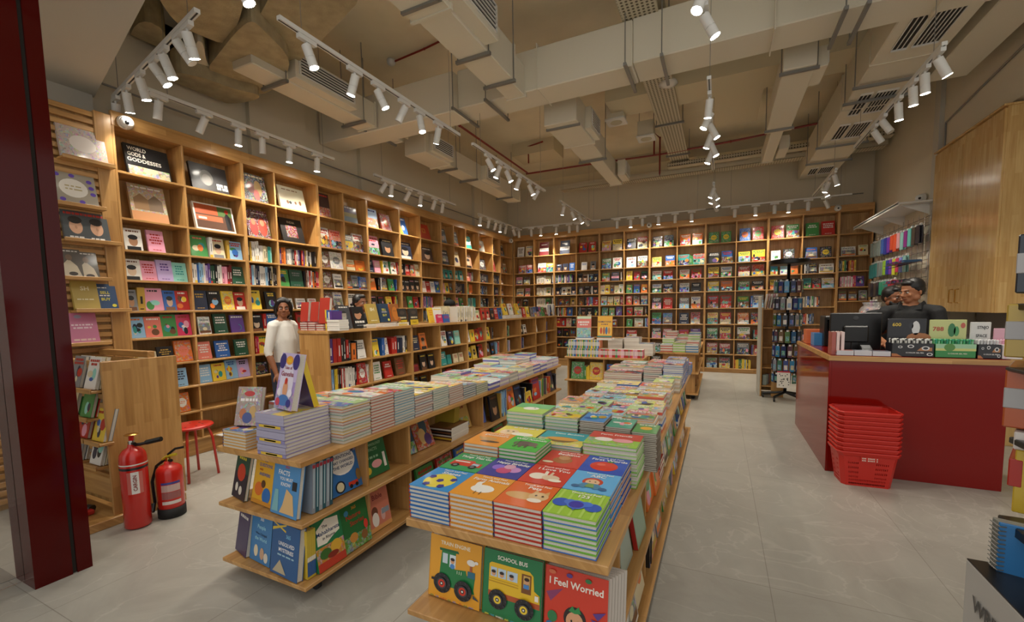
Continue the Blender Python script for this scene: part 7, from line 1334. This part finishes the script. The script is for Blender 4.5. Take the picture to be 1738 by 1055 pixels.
# ---------------------------------------------------------------- people
def person(label, pos, yaw, H, head_yaw=0, head_pitch=0, skin='skin', top='white_cloth', bottom='denim', sleeve='short', female=False, beard=False, glasses=False, cap=False, arms=None, bun=False, lean=0, collar=True, voxel=.0065):
    t = thing('person', label, 'person', pos); s = H/1.72; P0 = Vector(pos)
    Rz = Matrix.Translation(P0) @ Matrix.Rotation(yaw, 4, 'Z') @ Matrix.Scale(s, 4)   # local: faces -y, x to the person's left
    def V(x, y, z): return (x, y, z)
    sw = .185 if not female else .15; hw = .15 if not female else .155
    def rem(o, vx, it=3):
        r = o.modifiers.new('remesh', 'REMESH'); r.mode = 'VOXEL'; r.voxel_size = vx; r.use_smooth_shade = True
        q = o.modifiers.new('smooth', 'SMOOTH'); q.factor = .5; q.iterations = it
    # pose of the arms: shoulder, elbow, wrist, for each side
    arms = arms or [((-sw, 0, 1.42), (-sw-.06, .03, 1.12), (-sw-.05, -.06, .88)), ((sw, 0, 1.42), (sw+.06, .03, 1.12), (sw+.05, -.06, .88))]
    b = MB(); b.M = Rz
    fb = .74 if female else .9; b.tube([(0, .0, .92), (0, -.01, 1.08), (0, -.005, 1.25), (0, .01, 1.4)], .1, 14, rs=[.135*fb, .118*fb, .135*fb, .11*fb]); b.tube([(-sw*.9, .01, 1.42), (0, .01, 1.44), (sw*.9, .01, 1.42)], .06, 12, rs=[.05, .075, .05])
    b.tube([(0, .02, 1.4), (0, .005, 1.5), (0, -.01, 1.58)], .05, 12, rs=[.066, .05, .048])
    for sd in (-1, 1):
        b.tube([(sd*.085, 0, .93), (sd*.095, -.01, .5), (sd*.1, .02, .1)], .07, 12, rs=[.09, .058, .04]); b.tube([(sd*.1, .04, .05), (sd*.105, -.06, .035), (sd*.11, -.15, .03)], .035, 10, rs=[.042, .038, .025])
    for (sh, el, wr) in arms:
        sh, el, wr = map(Vector, (sh, el, wr)); b.tube([sh, sh.lerp(el, .5), el, el.lerp(wr, .4), wr], .04, 12, rs=[.052, .045, .038, .036, .025])
        d = (wr-el).normalized(); up = Vector((0, 0, 1)); sdv = d.cross(up)
        sdv = sdv.normalized() if sdv.length > .2 else Vector((1, 0, 0)); nn = sdv.cross(d).normalized()
        b.tube([wr, wr+d*.04, wr+d*.085], .03, 10, rs=[.024, .036, .034])
        for i, (o_, l) in enumerate(((-.028, .062), (-.009, .074), (.01, .07), (.027, .055))):
            r0 = wr+d*.08+sdv*o_; b.tube([r0, r0+d*l*.5-nn*.006, r0+d*l*.85-nn*.024, r0+d*l-nn*.036], .0085, 8, rs=[.0095, .009, .0085, .0075])
        r0 = wr+d*.03-sdv*.03*(1 if sh.x > 0 else -1)*1; r0 = wr+d*.03+sdv*(.03 if sh.x < 0 else -.03); sg = 1 if sh.x < 0 else -1
        b.tube([r0, r0+sdv*sg*.025+d*.025-nn*.01, r0+sdv*sg*.032+d*.055-nn*.02], .01, 8, rs=[.013, .011, .009])
    # head, turned on the neck
    HM = Rz @ Matrix.Translation((0, -.015, 1.60)) @ Matrix.Rotation(head_yaw, 4, 'Z') @ Matrix.Rotation(head_pitch, 4, 'X'); b.M = HM
    b.ball((0, .015, .04), .086, 20, sc=(.84, 1.06, 1.0)); b.ball((0, -.022, -.015), .066, 18, sc=(.84, .95, 1.15)); b.ball((0, -.055, -.062), .035, 14, sc=(1.05, .8, .8))
    b.tube([(0, .02, -.06), (0, .01, -.02)], .044, 12); b.ball((-.045, .0, -.045), .035, 12, sc=(.7, 1.1, .9)); b.ball((.045, .0, -.045), .035, 12, sc=(.7, 1.1, .9))
    b.tube([(0, -.082, .022), (0, -.096, -.0), (0, -.104, -.018)], .01, 8, rs=[.009, .011, .014]); b.ball((-.011, -.092, -.02), .008, 8); b.ball((.011, -.092, -.02), .008, 8)
    b.ball((0, -.078, .034), .03, 12, sc=(1.35, .3, .3)); b.ball((0, -.082, -.043), .016, 10, sc=(1.4, .45, .35)); b.ball((0, -.08, -.05), .015, 10, sc=(1.2, .5, .35))
    for sd in (-1, 1): b.ball((sd*.076, .012, -.0), .022, 12, sc=(.35, .7, 1.25)); b.ball((sd*.036, -.068, -.012), .022, 10, sc=(1, .6, .8))
    for i in range(len(b.m)): b.m[i] = 0
    b.mats = [skin]; o = part(b, 'body', t); rem(o, voxel, 2)
    m = MB(); m.M = HM
    for sd in (-1, 1): m.ball((sd*.031, -.0795, .014), .0115, 12, mat='eye_white', sc=(1.15, .55, .55)); m.ball((sd*.031, -.0852, .013), .006, 10, 'k', 'plastic', sc=(1, .5, 1)); m.tube([(sd*.047, -.076, .02), (sd*.031, -.0885, .0235), (sd*.016, -.083, .019)], .002, 5, 'k', 'plastic')
    part(m, 'eyes', t, True)
    m = MB(); m.M = HM
    for sd in (-1, 1): m.tube([(sd*.05, -.08, .034), (sd*.035, -.092, .039), (sd*.014, -.09, .034)], .0035, 6, mat='hair')
    part(m, 'eyebrows', t, True)
    m = MB(); m.M = HM; m.tube([(-.022, -.083, -.046), (0, -.0925, -.0455), (.022, -.083, -.046)], .0035, 6, mat='lip'); part(m, 'lips', t, True)
    m = MB(); m.M = HM
    m.ball((0, .03, .058), .094, 20, mat='hair', sc=(.9, 1.02, .9)); m.ball((0, .06, .02), .075, 16, mat='hair', sc=(1.0, .8, 1.0)); m.ball((0, -.03, .1), .05, 14, mat='hair', sc=(1.1, .9, .55))
    for sd in (-1, 1): m.ball((sd*.068, .02, .03), .03, 10, mat='hair', sc=(.5, 1, 1.2))
    if female:
        for sd in (-1, 1): m.tube([(0, -.035, .125), (sd*.05, -.05, .09), (sd*.078, -.01, .02), (sd*.07, .04, -.05), (sd*.03, .09, -.1)], .03, 10, mat='hair', rs=[.018, .026, .026, .026, .03])
    if female or bun: m.tube([(0, .09, .06), (0, .12, -.02), (0, .12, -.12), (0, .1, -.2)], .04, 10, mat='hair', rs=[.05, .045, .035, .02])
    for i in range(len(m.m)): m.m[i] = 0
    o = part(m, 'hair', t); rem(o, .006, 2)
    if beard:
        m = MB(); m.M = HM; m.ball((0, -.05, -.06), .045, 16, mat='hair', sc=(1.15, .85, .75)); m.ball((-.045, -.02, -.045), .03, 12, mat='hair', sc=(.6, 1.1, 1)); m.ball((.045, -.02, -.045), .03, 12, mat='hair', sc=(.6, 1.1, 1)); m.tube([(-.028, -.083, -.045), (0, -.097, -.034), (.028, -.083, -.045)], .007, 8, mat='hair'); o = part(m, 'beard', t); rem(o, .005, 2)
    if glasses:
        m = MB(); m.M = HM
        for sd in (-1, 1): m.tube([(sd*.033+.021*math.cos(a)*1.1, -.097, .012+.017*math.sin(a)) for a in [k*math.pi/6 for k in range(13)]], .0016, 5, mat='black_metal'); m.tube([(sd*.056, -.095, .016), (sd*.08, .0, .012)], .0016, 5, mat='black_metal')
        m.tube([(-.011, -.099, .014), (.011, -.099, .014)], .0016, 5, mat='black_metal'); part(m, 'glasses', t)
    if cap:
        m = MB(); m.M = HM; m.ball((0, .015, .07), .1, 20, mat='black_cloth', sc=(.92, 1.08, .75)); m.ball((0, -.1, .055), .06, 14, mat='black_cloth', sc=(1.1, 1, .12)); part(m, 'cap', t, True)
    # clothes
    m = MB(); m.M = Rz; fq = .86 if female else 1.0
    m.tube([(0, .0, .86), (0, -.01, 1.05), (0, -.005, 1.25), (0, .008, 1.4), (0, .012, 1.46)], .1, 16, rs=[.15*fq, .14*fq, .152*fq, .13*fq, .075]); m.ball((0, 0, 1.22), .15*fq, 16, sc=(1.12, .78, 1.5)); m.tube([(-sw, .01, 1.42), (0, .012, 1.43), (sw, .01, 1.42)], .07, 12, rs=[.058*fq, .08, .058*fq])
    for (sh, el, wr) in arms:
        sh, el, wr = map(Vector, (sh, el, wr)); f = {'short': .8, 'long': 1.55, 'elbow': 1.2}[sleeve]
        pts = [sh, sh.lerp(el, .5*min(1, f)), sh.lerp(el, min(1, f))]+([el.lerp(wr, f-1)] if f > 1 else []); m.tube(pts, .05, 12, rs=[.064*fq, .06*fq, .052*fq, .046*fq][:len(pts)])
    for sd in (-1, 1): m.ball((sd*sw, .01, 1.415), .064*fq, 12)
    m.ball((0, 0, .9), .14*fq, 12, sc=(1.05, .9, .4))
    for i in range(len(m.m)): m.m[i] = 0
    m.mats = [top]; o = part(m, 'shirt', t); rem(o, .009, 8)
    if collar:
        m = MB(); m.M = Rz
        for sd in (-1, 1): m.mesh([(sd*.01, -.09, 1.425), (sd*.075, -.05, 1.50), (sd*.085, .03, 1.52), (sd*.11, .02, 1.475), (sd*.085, -.075, 1.44)], [(0, 1, 4), (1, 2, 3, 4)], mat=top)
        o = part(m, 'collar', t); o.modifiers.new('s', 'SOLIDIFY').thickness = .005
    m = MB(); m.M = Rz; m.tube([(0, 0, 1.0), (0, 0, .88)], .14, 14, rs=[.13, .15])
    for sd in (-1, 1): m.tube([(sd*.085, 0, .93), (sd*.095, -.01, .5), (sd*.1, .02, .09)], .07, 12, rs=[.1, .074, .06])
    for i in range(len(m.m)): m.m[i] = 0
    m.mats = [bottom]; o = part(m, 'trousers', t); rem(o, .012, 2)
    for sd in (-1, 1):
        m = MB(); m.M = Rz; m.tube([(sd*.1, .05, .045), (sd*.105, -.06, .04), (sd*.112, -.165, .035)], .04, 10, rs=[.048, .045, .032], mat='black_plastic'); part(m, 'shoe', t, True)
    return t
mt = PY(1550, 475, 5.4)
arm1 = [((-.185, 0, 1.42), (-.25, -.06, 1.16), (-.12, -.32, 1.12)), ((.185, 0, 1.42), (.25, -.05, 1.15), (.12, -.3, 1.1))]
person('man in black polo shirt looking down to the left behind the counter', (mt.x-.0, 5.42, 0), -.45, mt.z+.0, head_yaw=-.55, head_pitch=.2, skin='skin', top='black_cloth', bottom='denim', sleeve='short', arms=arm1)
m2 = PY(1516, 488, 5.85)
person('bearded man with glasses standing behind the man in black', (m2.x, 5.85, 0), .15, m2.z, head_yaw=.3, head_pitch=.08, skin='skin_b', top='black_cloth', bottom='denim', sleeve='short', beard=True, glasses=True, arms=[((-.185, 0, 1.42), (-.23, -.08, 1.18), (-.16, -.3, 1.28)), ((.185, 0, 1.42), (.23, .02, 1.13), (.2, -.15, .95))])
g = PX(478, 507, -4.35)
person('girl in white shirt with dark hair standing behind the low bookcase end', (g.x-.0, g.y, 0), 1.75, g.z, head_yaw=-.75, head_pitch=.05, skin='skin_b', top='white_cloth', bottom='denim', sleeve='elbow', female=True, collar=False)
for (px_, py_, X_, lb, kw) in ((547, 514, -4.35, 'person with dark hair half hidden behind the red book piles', dict(yaw=2.4, bun=True)), (610, 501, -4.35, 'person with black hair half hidden behind the biography books', dict(yaw=1.5)),
                                (763, 510, -4.3, 'person with a dark cap bending behind the white book row', dict(yaw=2.0, cap=True))):
    q = PX(px_, py_, X_); person(lb, (q.x, q.y, 0), kw.pop('yaw'), q.z, skin='skin_b', top='black_cloth', bottom='denim', voxel=.01, collar=False, **kw)
# ---------------------------------------------------------------- books into the scene
# the 300 books that show largest become objects of their own, the smaller rest is one object
allv = []; allf = []; owner = []
for vs, fs in OCC:
    b = len(allv); allv += [tuple(v) for v in vs]
    for f in fs: allf.append(tuple(i+b for i in f)); owner.append(-1)
FACES = dict(F=((0, 1, 0, 1), 'z'), R=None, L=None)
for bi, bk in enumerate(BOOKS):
    v, f = boxvf(0, bk['w'], 0, bk['h'], -bk['t'], 0); b = len(allv); allv += [tuple(bk['M'] @ Vector(p)) for p in v]
    for q in f: allf.append(tuple(i+b for i in q)); owner.append(bi)
tree = BVHTree.FromPolygons(allv, allf)
def face_area(bk, code):
    w, h, t = bk['w'], bk['h'], bk['t']
    q = {'F': ((0, 0, 0), (w, 0, 0), (w, h, 0), (0, h, 0)), 'L': ((0, 0, -t), (0, 0, 0), (0, h, 0), (0, h, -t)), 'R': ((w, 0, 0), (w, 0, -t), (w, h, -t), (w, h, 0)), 'B': ((0, 0, -t), (w, 0, -t), (w, 0, 0), (0, 0, 0)), 'T': ((0, h, 0), (w, h, 0), (w, h, -t), (0, h, -t))}[code]
    P = [bk['M'] @ Vector(p) for p in q]; pr = [project(p) for p in P]
    if any(p is None for p in pr): return 0
    A = abs(sum(pr[i][0]*pr[(i+1) % 4][1]-pr[(i+1) % 4][0]*pr[i][1] for i in range(4)))/2
    c = sum(P, Vector())/4; n = (P[1]-P[0]).cross(P[2]-P[1])
    hit = 0; S = ((.5, .5), (.15, .2), (.85, .2), (.15, .8), (.85, .8), (.5, .15), (.5, .85))
    for a, b_ in S:
        p = P[0].lerp(P[1], a).lerp(P[3].lerp(P[2], a), b_); pp = project(p)
        if pp is None or not (0 < pp[0] < 1738 and 0 < pp[1] < 1055): continue
        d = p-CAMP; L = d.length; r = tree.ray_cast(CAMP, d/L, L+.05)
        if r[0] is not None and (r[0]-CAMP).length > L-.006: hit += 1
    return A*hit/len(S)
for bk in BOOKS: bk['area'] = sum(face_area(bk, c) for c in 'FLRBT')
order = sorted(range(len(BOOKS)), key=lambda i: -BOOKS[i]['area'])
NIND = 300
ind = order[:NIND]; rest = order[NIND:]
print('BOOKS', len(BOOKS), 'largest', BOOKS[order[0]]['area'], 'cut', BOOKS[order[NIND-1]]['area'], 'hidden', sum(1 for b in BOOKS if b['area'] < 1))
seen = {}
for i in ind:
    bk = BOOKS[i]; base = bk['M'] @ Vector((bk['w']/2, 0, -bk['t']/2)); lb = ' '.join(bk['label'].split())
    if lb in seen: print('DUPLICATE', lb); lb += ', another'; 
    seen[lb] = 1
    keep = bk['M']; bk['M'] = keep
    if bk['near'] or bk['area'] > 900:
        bk['near'] = True
        t = thing(bk['name'], lb, 'book' if bk['name'] != 'magazine' else 'magazine', base, bk['group']); mc, mp = MB(), MB()
        mc.M = Matrix.Translation(-base); mp.M = Matrix.Translation(-base); draw_book(mc, mp, bk)
        a = mc.build('cover', t); b_ = mp.build('page_block', t)
    else:
        mc = MB(); mc.M = Matrix.Translation(-base); draw_book(mc, None, bk); o = mc.build(bk['name']); o.location = base
        tag(o, lb, 'book' if bk['name'] != 'magazine' else 'magazine', bk['group'])
m = MB()
for i in rest:
    bk = BOOKS[i]; draw_book(m, None, bk)
o = m.build('books'); tag(o, 'the many smaller books filling the wall shelves, low bookcases and table stacks', 'books', 'books of the shop'); o['kind'] = 'stuff'
# ---------------------------------------------------------------- check of the labels
for o in bpy.data.objects:
    if o.parent is None and 'label' in o:
        n = len(o['label'].split())
        if not 4 <= n <= 16: print('LABEL LENGTH', n, o['label'])
